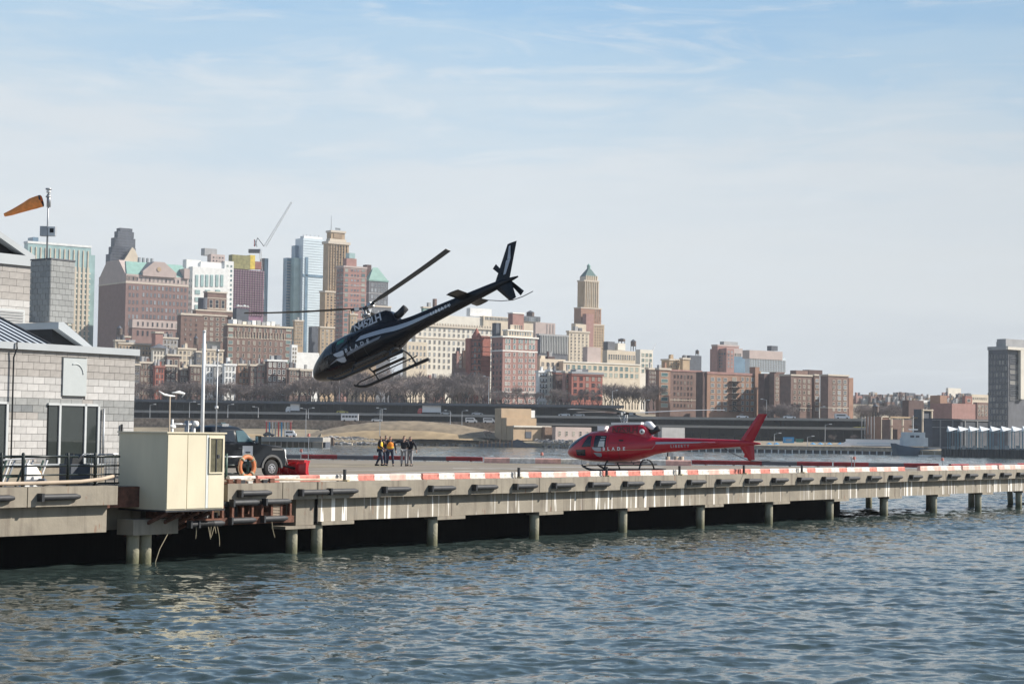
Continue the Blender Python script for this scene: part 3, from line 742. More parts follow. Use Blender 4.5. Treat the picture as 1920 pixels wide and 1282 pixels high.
# 7 tan deco skyscraper with antenna
s = Bl('tan_skyscraper', 'tall tan brick skyscraper with corniced crown and thin antenna', 612, 1230)
s.box('wall', 612, 650, 452, None, 'tan', pl=602); a = s.r; s.cornice('stone_trim', 1.6, .8)
s.box('wall', 607, 656, 545, None, 'tan', y0=-3, pl=597); s.cornice('stone_trim', 1, .4)
s.box('wall', 596, 660, 612, None, 'tan', y0=-6, y1=20); s.cornice('stone_trim', 1, .4)
s.box('crown', 616, 642, 432, 452, 'tan', y0=1.5, pl=608); s.cornice('stone_trim', 1.2, .6)
s.box('arcade', 621, 637, 437, 446, 'tan_dark', y0=1.2, y1=1.6)
s.box('crown', 614, 645, 447, 452, 'stone_trim', y0=.6, y1=14)
s.wins(613, 649, 458, 545, 6, 17, .42, .5, 'tan_dark', muntin=False); s.strips(613, 649, 455, 545, 7, .16, 'tan', out=.5)
s.wins(609, 655, 549, 612, 7, 12, .4, .5, 'tan_dark', y0=-3, muntin=False)
s.wins(600, 655, 616, 660, 7, 8, .35, .5, 'tan_dark', y0=-6, muntin=False)
s.sidewins(611, 603, 458, 545, 2, 17, .4, .5, 0, 'slate', muntin=False)
b = MB(); b.cyl((s.X(622), 4, s.Z(432)), (s.X(622), 4, s.Z(402)), .3, .1, 'grey_metal', 5)
for q in range(5): b.box(s.X(629 + q * 2), s.X(629 + q * 2) + .3, 3, 3.3, s.Z(429), s.Z(425), 'dark_metal')
b.build('antenna', s.root)
# 8 red brick tower with green windows
s = Bl('red_apartment_tower', 'red brick tower with stacked green window bays and rooftop tank', 638, 1150)
s.box('wall', 641, 684, 498, None, 'brick_rose', pl=627); a = s.r; s.cornice('pink_stone', 1, .3)
s.box('penthouse', 646, 665, 484, 498, 'brick_rose', y0=2, y1=12); s.box('roof_bulkhead', 651, 662, 474, 484, 'glass_green', y0=3, y1=9)
for (p0, p1) in ((643, 650), (674, 682)): s.wins(p0, p1, 502, 660, 1, 17, .85, .6, 'brick_rose', WGT)
s.wins(654, 671, 502, 660, 3, 17, .55, .4, 'brick_rose', WGG, muntin=False)
for q in range(10): s.band(503 + q * 15.5, 'pink_stone', .35, a)
s.sidewins(641, 628, 502, 640, 2, 16, .6, .5, a[0], 'slate')
# 9 dark tower, green pyramid roof
s = Bl('pyramid_roof_tower', 'dark grey brick tower under a steep pale green pyramid roof', 690, 1170)
s.box('wall', 689, 725, 524, None, 'grey_dark', pl=681); a = s.r; s.cornice('copper_green', .8, .3)
x0, x1, y0, y1, zb, zt = a; b = MB(); zt2 = s.Z(500)
b.add([(x0, y0, zt), (x1, y0, zt), (x1, y1, zt), (x0, y1, zt), (x0 + 4.5, y1 / 2, zt2), (x0 + 8, y1 / 2, zt2)], [(0, 1, 5, 4), (1, 2, 5), (2, 3, 4, 5), (3, 0, 4)], 'copper_green'); b.build('pyramid_roof', s.root)
s.box('stair_tower', 684, 693, 496, None, 'brick_dark', y0=6, y1=14)
s.box('wall', 689, 731, 572, None, 'grey_dark', y0=-3, y1=12); s.cornice('stone_trim', .8, .3)
s.wins(692, 723, 529, 548, 5, 2, .5, .6, 'grey_conc', WGG); s.wins(692, 723, 551, 570, 5, 2, .5, .6, 'grey_conc', WGG); s.wins(692, 729, 578, 640, 6, 6, .4, .5, 'grey_conc', WGG, y0=-3)
s.band(549, 'grey_conc', .6, a)
# 10 stepped brown hotel
s = Bl('stepped_brown_hotel', 'stepped brown brick hotel with tall central pavilion and round dark tank', 375, 965)
s.box('wall', 337, 423, 587, None, 'brick_brown', y1=24); a = s.r; s.cornice('stone_trim', .6, .3)
s.box('wing', 337, 376, 588, None, 'brick_brown', y0=-6, y1=0, pl=None); s.cornice('stone_trim', .6, .3)
s.box('upper_wall', 365, 438, 580, 590, 'brick_brown', y0=3, y1=20); s.cornice('stone_trim', .5, .3)
s.box('pavilion', 386, 422, 546, 582, 'brick_brown', y0=4, y1=16); s.cornice('stone_trim', .6, .3); pv = s.r
s.band(558, 'stone_trim', .4, pv); s.band(578, 'stone_trim', .4, pv)
s.wins(387, 421, 560, 578, 3, 1, .5, .8, 'stone_trim', y0=4)
bb = MB(); bb.cyl((s.X(377, 5), 5, s.Z(578)), (s.X(377, 5), 5, s.Z(557)), 2.4, 2.4, 'slate', 14); bb.build('water_tank', s.root)
s.wins(378, 422, 592, 640, 4, 5, .42, .5, 'stone_trim'); s.wins(341, 371, 594, 640, 3, 5, .28, .42, 'brick_brown', y0=-6)
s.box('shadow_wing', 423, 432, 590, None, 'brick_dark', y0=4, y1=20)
# 11 wide brown apartment block
s = Bl('wide_brown_apartments', 'wide brown brick apartment block with pale top storeys and white cornice', 427, 905)
s.box('wall', 425, 546, 607, None, 'brick_brown', y1=22); a = s.r; s.cornice('cream', .7, .5)
s.band(632, 'cream', .3); s.band(609.5, 'cream', .3)
s.wins(426, 436, 611, 684, 1, 6, .8, .5, 'stone_trim', WGT); s.wins(534, 545, 611, 684, 1, 6, .8, .5, 'stone_trim', WGT)
s.wins(440, 531, 611, 684, 9, 6, .34, .55, 'stone_trim', WG)
s.strips(436, 534, 620, 632, 18, .12, 'cream', out=.3, name='pilaster')
b = MB(); g = random.Random(3)
for px in range(443, 530, 9): b.box(s.X(px), s.X(px + 7), 4, 9, a[5] - .3, s.Z(598 + g.uniform(-3, 5)), g.choice(['cream_pale', 'white_paint', 'cream_pale', 'grey_conc']))
b.build('roof_bulkhead', s.root)
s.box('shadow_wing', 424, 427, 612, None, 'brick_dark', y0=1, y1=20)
s = Bl('winged_roof_tank', 'dark arched tank house with white crown above the wide brown apartments', 440, 950, cat='tank house')
s.box('wall', 441, 464, 578, None, 'slate', y1=6); b = MB()
for q in range(4): b.add([(s.X(441 + q * 6), -.3, s.Z(574)), (s.X(447 + q * 6), -.3, s.Z(574)), (s.X(444 + q * 6), -.3, s.Z(570 + (q % 2) * 2)), (s.X(441 + q * 6), 1, s.Z(574)), (s.X(447 + q * 6), 1, s.Z(574)), (s.X(444 + q * 6), 1, s.Z(570 + (q % 2) * 2))], [(0, 1, 2), (5, 4, 3), (0, 3, 4, 1), (1, 4, 5, 2), (2, 5, 3, 0)], 'white_paint')
b.build('crown', s.root)
# tan stepped blocks + white pair left of helicopter nose
s = simple('tan_stepped_block', 'tan block with narrow windows stepping down beside the blue glass tower', 1020, 549, 551, 567, 600, 'tan', 650, 4, 8, corn='stone_trim')
s = simple('slate_block', 'dark windowless slab at the foot of the blue glass tower', 1050, 577, 583, 596, 612, 'slate', corn=None, extra=False)
s = simple('tan_narrow_block', 'tan block with one column of windows right of the dark slab', 1000, 596, 599, 625, 612, 'tan', 672, 3, 9, w_=.45)
s = simple('white_low_block', 'low plain white building left of the black helicopter nose', 900, 553, 556, 598, 660, 'white_paint', corn=None, extra=False, base=16)
s = simple('white_stepped_house', 'white stepped house beside the wide brown apartments', 890, 545, 546, 557, 646, 'white_paint', 680, 2, 4, corn=None)
s = simple('tan_tower_stub', 'plain tan block standing behind the black helicopter cabin', 1050, 652, 655, 668, 588, 'tan', 640, 2, 6)
s = simple('tan_tower_stub', 'second tan block with blue glass side, behind the black helicopter cowling', 1080, 668, 676, 705, 600, 'tan_dark', 640, 4, 6, gl=WGT)
# low background roofs 180..340
for i, (l, c, r, yt, k, Y, nc, lab) in enumerate((
    (212, 215, 240, 637, 'cream', 960, 4, 'low cream building at the left end of the copper roofed hotel base'),
    (228, 231, 243, 630, 'brick_red', 970, 0, 'small red roof block on the low cream row'),
    (218, 221, 284, 642, 'tan', 950, 10, 'long low tan parapet building below the hotel wing'),
    (290, 290, 304, 622, 'brick_rose', 930, 0, 'narrow bright red chimney wall left of the grey hip roof house'),
    (302, 304, 332, 632, 'grey_conc', 935, 4, 'grey house with pale roof left of the stepped hotel'),
    (284, 286, 312, 652, 'cream_pale', 880, 4, 'pink topped house with a dark hip roof'),
    (332, 333, 366, 652, 'cream', 880, 4, 'cream apartment house left of the white flagpole top'),
    (366, 367, 376, 658, 'grey_dark', 875, 2, 'thin dark house directly behind the flagpole'),
    (376, 378, 418, 654, 'cream', 885, 5, 'cream apartment house between the white flagpole and the thin mast'),
    (388, 389, 412, 640, 'cream_pale', 905, 0, 'plain pale block above the cream apartment house'))):
    s = simple('low_building', lab, Y, l, c, r, yt, k, yt + 32, nc, 3 if nc else 0, corn='stone_trim', base=15, extra=i % 2 == 0)
    if i == 0: s.tank(222, 610, 637, 11, 2)
    if i == 6: s.tank(366, 629, 655, 9, 4)
    if i == 5:
        x0, x1, y0, y1, zb, zt = s.r; b = MB(); b.add([(x0 - 1, -1, zt), (x1 + 1, -1, zt), (x1 + 1, y1, zt), (x0 - 1, y1, zt), ((x0 + x1) / 2, y1 / 2, zt + 2.2)], [(0, 1, 4), (1, 2, 4), (2, 3, 4), (3, 0, 4)], 'slate'); b.build('hip_roof', s.root)

# 15 large cream hotel behind the tail boom
s = Bl('long_cream_hotel', 'long cream masonry hotel with heavy cornice seen under the black tail boom', 790, 960)
s.box('wall', 778, 925, 607, None, 'cream_pale', y1=26); a = s.r; s.cornice('stone_trim', 1, .6); s.cornice('stone_trim', .5, .3, s.Z(632))
s.wins(782, 925, 611, 630, 16, 2, .38, .55, 'stone_trim', WGG); s.wins(782, 925, 634, 692, 16, 5, .38, .55, 'stone_trim', WGG)
s.strips(785, 925, 604, 607, 28, .3, 'cream', out=.8, name='dentil')
s.box('wall', 762, 800, 640, None, 'cream', y0=-8, y1=0); s.wins(764, 799, 645, 692, 5, 4, .4, .55, 'stone_trim', WGG, y0=-8)
s = Bl('white_slab_building', 'long plain white slab rising behind the cream hotel', 828, 1050)
s.box('wall', 815, 960, 590, None, 'cream_pale', y1=20); s.box('wall', 880, 920, 577, 592, 'white_paint', y0=2, y1=16); s.box('wall', 905, 962, 592, None, 'cream', y0=-1, y1=3)
s.wins(908, 960, 593, 600, 18, 1, .6, .8, 'cream', WGG, y0=-1, muntin=False)
s = simple('green_domed_house', 'small green topped block in the exhaust plume of the black helicopter', 1000, 790, 792, 815, 575, 'copper_green', 620, 3, 4)
s.box('chimney', 813, 817, 560, 590, 'brick_brown', y0=1, y1=3)
# 16 red turret building
s = Bl('red_turret_building', 'dark red brick building with conical roofed corner turret', 899, 860, 14)
s.box('wall', 898, 919, 630, None, 'brick_bright', y0=0, y1=16); s.cornice('brick_red', .5, .3)
s.box('wall', 880, 898, 634, None, 'brick_bright', y0=1, y1=16)
b = MB(); xc = s.X(892, 0); rr_ = 2.1
b.cyl((xc, -.2, 0), (xc, -.2, s.Z(632)), rr_, rr_, 'brick_bright', 14); b.build('turret', s.root)
b = MB(); b.cyl((xc, -.2, s.Z(632)), (xc, -.2, s.Z(615)), rr_ * 1.15, .05, 'brick_bright', 14); b.build('turret_roof', s.root)
for q in range(6):
    b = MB(); b.cyl((xc, -.2, s.Z(640 + q * 11)), (xc, -.2, s.Z(637.5 + q * 11)), rr_ + .15, rr_ + .15, 'brick_dark', 14, False); b.build('ledge', s.root)
    me = win_mesh(.9, 1.5, 'brick_dark', WG)
    for t in (-.9, 0, .9): link('window', me, s.root, (xc + math.sin(t) * (rr_ + .02), -.2 - math.cos(t) * (rr_ + .02), s.Z(646 + q * 11)), (0, 0, t))
for q in range(8): s.raw('ledge', s.X(899), s.X(919), -.1, 0, s.Z(650 + q * 9), s.Z(649.4 + q * 9), 'brick_dark')
s = simple('red_chimney_house', 'small red house with two tall chimneys left of the turret', 850, 848, 852, 873, 662, 'brick_brown', 690, 3, 3, corn=None)
s.box('chimney', 856, 860, 658, 690, 'brick_rose', y0=-.5, y1=.5); s.box('chimney', 868, 873, 657, 690, 'brick_orange', y0=-.5, y1=.5)
# 17 big rose brick tower
s = Bl('rose_brick_tower', 'tall rose brick apartment tower with white trim and penthouse arcade', 944, 850, 14)
s.box('wall', 942, 1007, 630, None, 'brick_rose', pl=921); a = s.r; s.cornice('white_trim', .5, .5)
s.band(657, 'white_trim', .55, a); s.band(734, 'white_trim', .4, a)
s.box('penthouse', 951, 997, 618, 631, 'cream', y0=1.2, y1=12); s.cornice('white_trim', .4, .3); s.wins(953, 996, 620, 629, 9, 1, .5, .7, 'cream', WGG, y0=1.2, muntin=False)
s.box('roof_tower', 960, 981, 586, 619, 'brick_rose', y0=3, y1=9); s.cornice('white_trim', .4, .25)
b = MB(); b.box(s.X(962), s.X(980), 2.4, 3, s.Z(619), s.Z(607), 'cream')
b.build('roof_arcade', s.root); s.wins(963, 979, 608, 618, 4, 1, .5, .7, 'cream', WG, y0=2.4, muntin=False)
s.box('chimney', 929, 938, 605, 632, 'slate', y0=6, y1=9)
for (p0, p1, n) in ((946, 957, 2), (961, 967, 1), (971, 980, 2), (983, 988, 1), (990, 1003, 2)):
    s.wins(p0, p1, 634, 656, n, 2, .62, .68, 'white_trim', WGT); s.wins(p0, p1, 659, 757, n, 9, .6 if n == 2 else .5, .55, 'white_trim', WG)
s.sidewins(942, 922, 640, 757, 3, 11, .3, .45, a[0], 'slate')
# behind it
s = simple('grey_slab_office', 'wide grey pink office slab right of the rose brick tower roof', 1000, 1000, 1003, 1040, 604, 'pink_stone', corn=None, extra=False)
s.strips(1022, 1039, 607, 625, 3, .1, 'grey_conc', out=.2)
s = simple('tank_roof_block', 'pale block carrying a round tank and glazed attic behind the rose tower', 1020, 965, 968, 1012, 600, 'cream', corn=None, extra=False)
s.wins(982, 1011, 593, 603, 10, 1, .6, .8, 'grey_conc', WGG, y0=-.5, muntin=False); s.tank(993, 582, 600, 15, 3)
s.box('attic', 981, 1012, 592, 603, 'grey_dark', y0=.2, y1=8)
s = simple('striped_grey_office', 'dark grey office block with white vertical fins', 950, 1008, 1010, 1064, 626, 'grey_dark', corn='grey_conc', extra=False)
s.strips(1011, 1064, 628, 662, 17, .14, 'white_paint', out=.5, name='fin')
s = simple('brownstone_gabled_block', 'small dark pointed gable block in front of the striped office', 890, 1025, 1027, 1040, 668, 'brick_dark', 700, 2, 3, corn=None)
# 19 deco tower
s = Bl('pyramid_top_skyscraper', 'slender tan skyscraper tapering to a green pyramid and lantern', 1100, 1240)
s.box('wall', 1093, 1121, 525, None, 'tan', pl=1081); a = s.r
s.box('wall', 1088, 1126, 576, None, 'brick_orange', y0=-2, pl=1075); s.cornice('stone_trim', .6, .2)
s.box('wall', 1084, 1132, 606, None, 'tan', y0=-4, pl=1071); s.cornice('stone_trim', .6, .2)
s.box('wall', 1098, 1112, 588, None, 'brick_rose', y0=-7, y1=-2)
s.r = a; s.cornice('stone_trim', .8, .3)
x0, x1, y0, y1, zb, zt = a
s.box('crown', 1095, 1118, 518, 526, 'stone_trim', y0=1, pl=1085); cx0, cx1, cy0, cy1, _, cz = s.r
b = MB(); ap = ((cx0 + cx1) / 2, (cy0 + cy1) / 2); za = s.Z(503)
b.add([(cx0, cy0, cz), (cx1, cy0, cz), (cx1, cy1, cz), (cx0, cy1, cz), (ap[0] - 1, ap[1] - 1, za), (ap[0] + 1, ap[1] - 1, za), (ap[0] + 1, ap[1] + 1, za), (ap[0] - 1, ap[1] + 1, za)],
      [(0, 1, 5, 4), (1, 2, 6, 5), (2, 3, 7, 6), (3, 0, 4, 7), (4, 5, 6, 7)], mat('pyramid_lead', (.13, .19, .185), .9, 0, spec=.1)); b.build('pyramid_roof', s.root)
b = MB(); b.cyl((*ap, za), (*ap, s.Z(497)), 1.2, 1.2, 'copper_green', 8); b.cyl((*ap, s.Z(497)), (*ap, s.Z(493)), 1.3, .1, 'copper_green', 8); b.build('lantern', s.root)
s.strips(1093, 1121, 526, 575, 8, .3, 'cream', out=.5); s.wins(1097, 1117, 530, 576, 4, 11, .5, .5, 'stone_trim', WGG, muntin=False)
s.strips(1095, 1119, 516, 524, 6, .4, 'cream', y0=1, out=.6)
s.wins(1113, 1125, 580, 606, 3, 6, .35, .5, 'tan_dark', WG, y0=-2, muntin=False); s.wins(1113, 1131, 610, 655, 4, 9, .35, .45, 'tan_dark', y0=-4, muntin=False)
s = simple('tan_stepped_annex', 'tan stepped apartment block at the foot of the slender skyscraper', 1000, 1062, 1066, 1104, 620, 'cream', 680, 5, 9, w_=.35, corn='stone_trim')
s.box('upper_wall', 1078, 1098, 607, 622, 'cream', y0=2, y1=9)
# 20 cream complex
s = Bl('long_cream_complex', 'long low cream complex with teal windows and rooftop tanks', 1130, 900, 15)
s.box('wall', 1056, 1200, 677, None, 'cream', y0=0, y1=18); s.cornice('cream_pale', .5, .3); s.wins(1060, 1199, 681, 706, 14, 2, .55, .6, 'cream', WGT)
s.box('wall', 1138, 1200, 656, None, 'cream', y0=19, y1=34); s.wins(1140, 1199, 661, 676, 14, 1, .5, .6, 'cream', WGG, y0=19)
s.box('wall', 1200, 1224, 655, None, 'cream_pale', y0=6, y1=30); s.wins(1202, 1223, 660, 700, 3, 4, .6, .55, 'cream', WGT, y0=6)
s.box('wall', 1101, 1126, 650, None, 'pink_stone', y0=3, y1=12)
s.box('roof_house', 1158, 1172, 643, 656, 'cream_pale', y0=22, y1=28); s.box('roof_house', 1139, 1152, 640, 656, 'grey_dark', y0=22, y1=28)
s.tank(1187, 636, 656, 11, 22); s.tank(1165, 634, 643, 14, 24)
b = MB(); b.cyl((s.X(1222, 8), 8, s.Z(656)), (s.X(1229, 8), 8, s.Z(636)), .2, .1, 'white_metal', 4); b.build('roof_davit', s.root)
s = simple('low_cream_house', 'low cream house left of the long cream complex', 880, 1008, 1012, 1060, 672, 'cream', 700, 5, 2, corn=None)

# shoreline row: town houses
rows_ = [  # l,c,r,top,bot, mat, Y, nc, nr, label, trim
 (251, 251, 262, 682, 748, 'grey_dark', 812, 2, 4, 'dark narrow town house at the left end of the row', 'stone_trim'),
 (262, 262, 290, 678, 745, 'brownstone', 818, 4, 5, 'dull brown town house behind bare branches at far left', 'stone_trim'),
 (288, 291, 308, 686, 747, 'brick_bright', 806, 3, 5, 'bright orange red town house behind the anemometer mast', 'brick_red'),
 (308, 310, 330, 684, 747, 'brick_dark', 810, 2, 5, 'dark town house with black balconies right of the orange house', 'stone_trim'),
 (312, 313, 336, 664, 747, 'brownstone', 822, 2, 2, 'brown house with a large attic window above the dark balconies', 'stone_trim'),
 (336, 337, 355, 690, 747, 'brownstone', 812, 3, 4, 'low brown town house hidden in grey branches', 'stone_trim'),
 (355, 356, 376, 684, 747, 'brick_dark', 812, 3, 4, 'dark brick town house left of the white flagpole', 'stone_trim'),
 (384, 386, 400, 683, 745, 'white_paint', 806, 2, 5, 'white town house with tall dark windows beside the flagpole', 'white_paint'),
 (400, 402, 420, 684, 745, 'grey_conc', 810, 2, 5, 'grey and white town house behind the thin mast', 'white_paint'),
 (420, 421, 442, 682, 745, 'white_paint', 806, 3, 5, 'white town house with three window columns', 'white_paint'),
 (446, 447, 468, 682, 746, 'brick_orange', 812, 3, 5, 'orange brown town house right of the white ones', 'stone_trim'),
 (468, 469, 482, 683, 746, 'brick_dark', 810, 2, 5, 'narrow dark town house under the wide brown apartments', 'stone_trim'),
 (480, 481, 498, 682, 746, 'brick_rose', 812, 2, 5, 'pink brown town house under the wide brown apartments', 'stone_trim'),
 (500, 501, 537, 674, 746, 'brick_dark', 812, 4, 5, 'dark town house with white columned attic', 'white_paint'),
 (540, 542, 562, 690, 746, 'brownstone', 812, 3, 4, 'low brown town house at the left end of the bare trees', 'stone_trim'),
 (562, 563, 585, 692, 746, 'brick_dark', 815, 3, 4, 'low dark house with wide attic window behind the trees', 'stone_trim'),
 (735, 737, 762, 712, 748, 'brick_dark', 830, 3, 3, 'dark low house glimpsed through trees below the skids', 'stone_trim'),
 (800, 802, 835, 712, 748, 'brick_rose', 835, 4, 3, 'reddish low house behind grey trees left of the turret', 'stone_trim'),
 (1008, 1010, 1028, 695, 752, 'white_paint', 806, 3, 5, 'white house with dark fire escapes beside the rose tower', 'white_paint'),
 (1028, 1029, 1040, 693, 753, 'cream_pale', 808, 2, 5, 'narrow pale house between the white and dark red houses', 'white_paint'),
 (1040, 1042, 1058, 698, 753, 'brick_dark', 806, 3, 5, 'dark red narrow house left of the bright red corner house', 'brick_red'),
 (1058, 1060, 1072, 696, 753, 'brick_rose', 803, 2, 5, 'rose town house with a central window column', 'stone_trim'),
 (1070, 1072, 1130, 700, 755, 'brick_bright', 800, 5, 4, 'broad red corner house with pale roof and porch columns', 'brick_red'),
]
for (l, c, r, yt, yb, k, Y, nc, nr, lab, tr) in rows_:
    s = simple('town_house', lab + ' above the highway', Y, l, c, r, yt, k, yb - 4, nc, nr, .5, .6, fr=tr, corn=tr, base=15, extra=True, mt=3, group='town houses above the far highway')
    if 'bright red' in lab or 'broad red' in lab:
        x0, x1, y0, y1, zb, zt = s.r; s.raw('roof', x0 - .3, x1 + .3, -.5, y1, zt, zt + .9, 'grey_metal')
    if 'balconies right' in lab:
        for q in range(5): s.raw('balcony', x0 if 0 else s.X(310), s.X(322), -1.4, 0, s.Z(695 + q * 11), s.Z(694 + q * 11) + .2, 'dark_metal')
    if 'fire escapes' in lab:
        for q in range(4): s.raw('fire_escape', s.X(1014), s.X(1022), -1.3, 0, s.Z(705 + q * 11), s.Z(704.2 + q * 11) + .1, 'dark_metal')
# right part
for a_ in (
 ('brown_apartment_house', 'dark brown house in shade right of the cream complex', 860, 1212, 1216, 1232, 690, 'brick_dark', 745, 3, 6, .5),
 ('teal_window_tower', 'thin orange brick tower with one column of wide teal windows', 790, 1232, 1236, 1257, 690, 'brick_orange', 768, 0, 0, .5),
 ('tan_roof_block', 'tan block with plain wall behind the thin teal windowed tower', 950, 1240, 1255, 1276, 673, 'tan', 690, 4, 2, .4),
 ('tan_roof_block', 'tan block with dark flank and small roof tank', 950, 1276, 1280, 1293, 671, 'tan', 690, 0, 0, .4)):
    s = simple(*a_[:11], w_=a_[11], h_=.5)
    if 'teal' in a_[0]: s.wins(1238, 1254, 696, 765, 1, 6, .75, .55, 'stone_trim', WGT, muntin=False)
    if 'small roof' in a_[1]: s.tank(1307, 655, 668, 7, 5); s.box('wall', 1293, 1315, 666, None, 'slate', y0=2, y1=9)
s = Bl('dark_brick_warehouse', 'large brown brick block half in deep shade behind the red helicopter mast', 1262, 800, 8)
s.box('wall', 1257, 1316, 693, None, 'brick_brown', y1=26); a = s.r; s.cornice('brick_rose', .6, .2); s.wins(1262, 1300, 700, 765, 6, 6, .4, .5, 'brick_brown', WG); s.band(749, 'stone_trim', .25, a)
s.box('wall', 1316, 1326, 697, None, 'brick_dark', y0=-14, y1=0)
s = Bl('fire_escape_block', 'tan brown brick block with black zigzag fire escapes and tall chimney', 1327, 790, 7)
s.box('wall', 1326, 1416, 697, None, 'brick_orange', y0=0, y1=22, pl=None); a = s.r; s.cornice('brick_rose', .8, .2)
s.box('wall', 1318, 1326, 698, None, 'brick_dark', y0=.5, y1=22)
s.wins(1330, 1366, 705, 772, 3, 6, .5, .55, 'stone_trim', WGG); s.wins(1388, 1415, 705, 772, 3, 6, .45, .55, 'stone_trim', WGG); s.wins(1370, 1384, 705, 772, 1, 6, .5, .55, 'stone_trim', WG)
for q in range(6): s.raw('fire_escape', s.X(1367), s.X(1387), -1.4, 0, s.Z(714 + q * 11.2), s.Z(713.4 + q * 11.2) + .15, 'dark_metal')
b = MB()
for q in range(5):
    xa, xb = s.X(1370), s.X(1384); 
    if q % 2: xa, xb = xb, xa
    b.cyl((xa, -1.2, s.Z(714 + q * 11.2)), (xb, -1.2, s.Z(725.2 + q * 11.2)), .12, .12, 'dark_metal', 4)
b.build('fire_escape_stair', s.root)
s.box('chimney', 1416, 1424, 688, None, 'brick_orange', y0=-.8, y1=3)
s = simple('cream_balcony_block', 'narrow cream block with stacked balconies right of the tall chimney', 810, 1424, 1424, 1432, 706, 'tan', 752, 1, 7, fr='cream_pale')
s = Bl('courthouse_block', 'pink and grey stepped office block behind the fire escape block', 1352, 1100)
s.box('wall', 1362, 1376, 653, None, 'brick_rose', y0=0, pl=1331); s.box('wall', 1345, 1385, 646, None, 'brick_rose', y0=6, pl=1334); s.cornice('pink_stone', .8, .2)
s.box('wall', 1362, 1392, 652, None, 'pink_stone', y0=3, y1=12); s.box('penthouse', 1357, 1383, 640, 647, 'grey_conc', y0=8, y1=22)
s.box('wall', 1362, 1376, 667, None, 'brick_rose', y0=-1, y1=3); s.wins(1371, 1390, 661, 668, 6, 1, .5, .8, 'cream', WG, y0=3, muntin=False); s.wins(1363, 1375, 656, 690, 2, 5, .5, .5, 'pink_stone', WGG, y0=-1)
s.sidewins(1361, 1333, 660, 690, 6, 5, .5, .5, s.X(1362), 'slate', WGG)
s.box('glass_wall', 1376, 1405, 668, None, 'glass_blue', y0=1, y1=10)
s = Bl('pink_glass_office', 'pink topped glass office slab with small roof fin', 1405, 1080)
s.box('glass_wall', 1405, 1473, 668, None, 'glass_pale', y0=0, y1=24); s.box('upper_wall', 1405, 1467, 656, 672, 'pink_stone', y0=-.5, pl=1392)
s.floors(1405, 1473, 672, 696, 6, .3, 'grey_conc', out=.25); s.strips(1405, 1473, 672, 696, 22, .12, 'grey_conc', out=.3, name='mullion')
s.box('roof_fin', 1446, 1458, 648, 657, 'slate', y0=3, y1=8)
# brown rows 1432..1605
s = Bl('twin_wing_apartments', 'dark brown apartment house of two lit wings with deep shaded court', 1434, 790, 8)
s.box('wall', 1452, 1462, 700, None, 'brick_brown', y0=0, pl=1432); s.box('wall', 1455, 1470, 698, None, 'brick_dark', y0=6, y1=24)
s.wins(1453, 1461, 706, 752, 1, 6, .5, .5, 'stone_trim', WG); s.cornice('brick_brown', .5, .2)
s = Bl('brown_apartment_row', 'brown brick apartment house with shaded light well and white sills', 1484, 770, 8)
s.box('wall', 1483, 1522, 702, None, 'brick_brown', pl=1462); a = s.r; s.cornice('stone_trim', .5, .3)
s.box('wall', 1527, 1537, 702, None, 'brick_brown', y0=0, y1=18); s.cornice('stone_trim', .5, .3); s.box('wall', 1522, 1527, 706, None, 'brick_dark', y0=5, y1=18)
s.wins(1486, 1521, 708, 772, 4, 6, .4, .5, 'stone_trim', WG); s.wins(1528, 1536, 708, 772, 1, 6, .7, .5, 'stone_trim', WGG); s.band(764, 'stone_trim', .25, a)
s.box('penthouse', 1493, 1515, 694, 703, 'brick_brown', y0=4, y1=12); s.box('penthouse', 1516, 1542, 693, 703, 'brick_dark', y0=6, y1=14); s.box('wall', 1433, 1483, 700, None, 'brick_dark', y0=24, y1=30)
s = Bl('brown_corner_apartments', 'brown brick corner apartment house at the right end of the row', 1554, 765, 8)
s.box('wall', 1553, 1591, 702, None, 'brick_brown', pl=1538); a = s.r; s.cornice('stone_trim', .5, .3); s.band(764, 'stone_trim', .25, a)
s.wins(1560, 1567, 710, 772, 1, 6, .5, .5, 'stone_trim', WG); s.wins(1568, 1590, 710, 772, 2, 6, .5, .6, 'stone_trim', WGG)
s.box('wall', 1592, 1600, 708, None, 'brick_orange', y0=5, y1=16)
b = MB()
for q in range(4): b.box(s.X(1600 + q * 2), s.X(1600 + q * 2) + .2, 5, 5.2, s.Z(740), s.Z(705), 'dark_metal')
for q in range(4): b.box(s.X(1600), s.X(1607), 5, 5.2, s.Z(708 + q * 8), s.Z(707 + q * 8), 'dark_metal')
b.build('sign_frame', s.root)

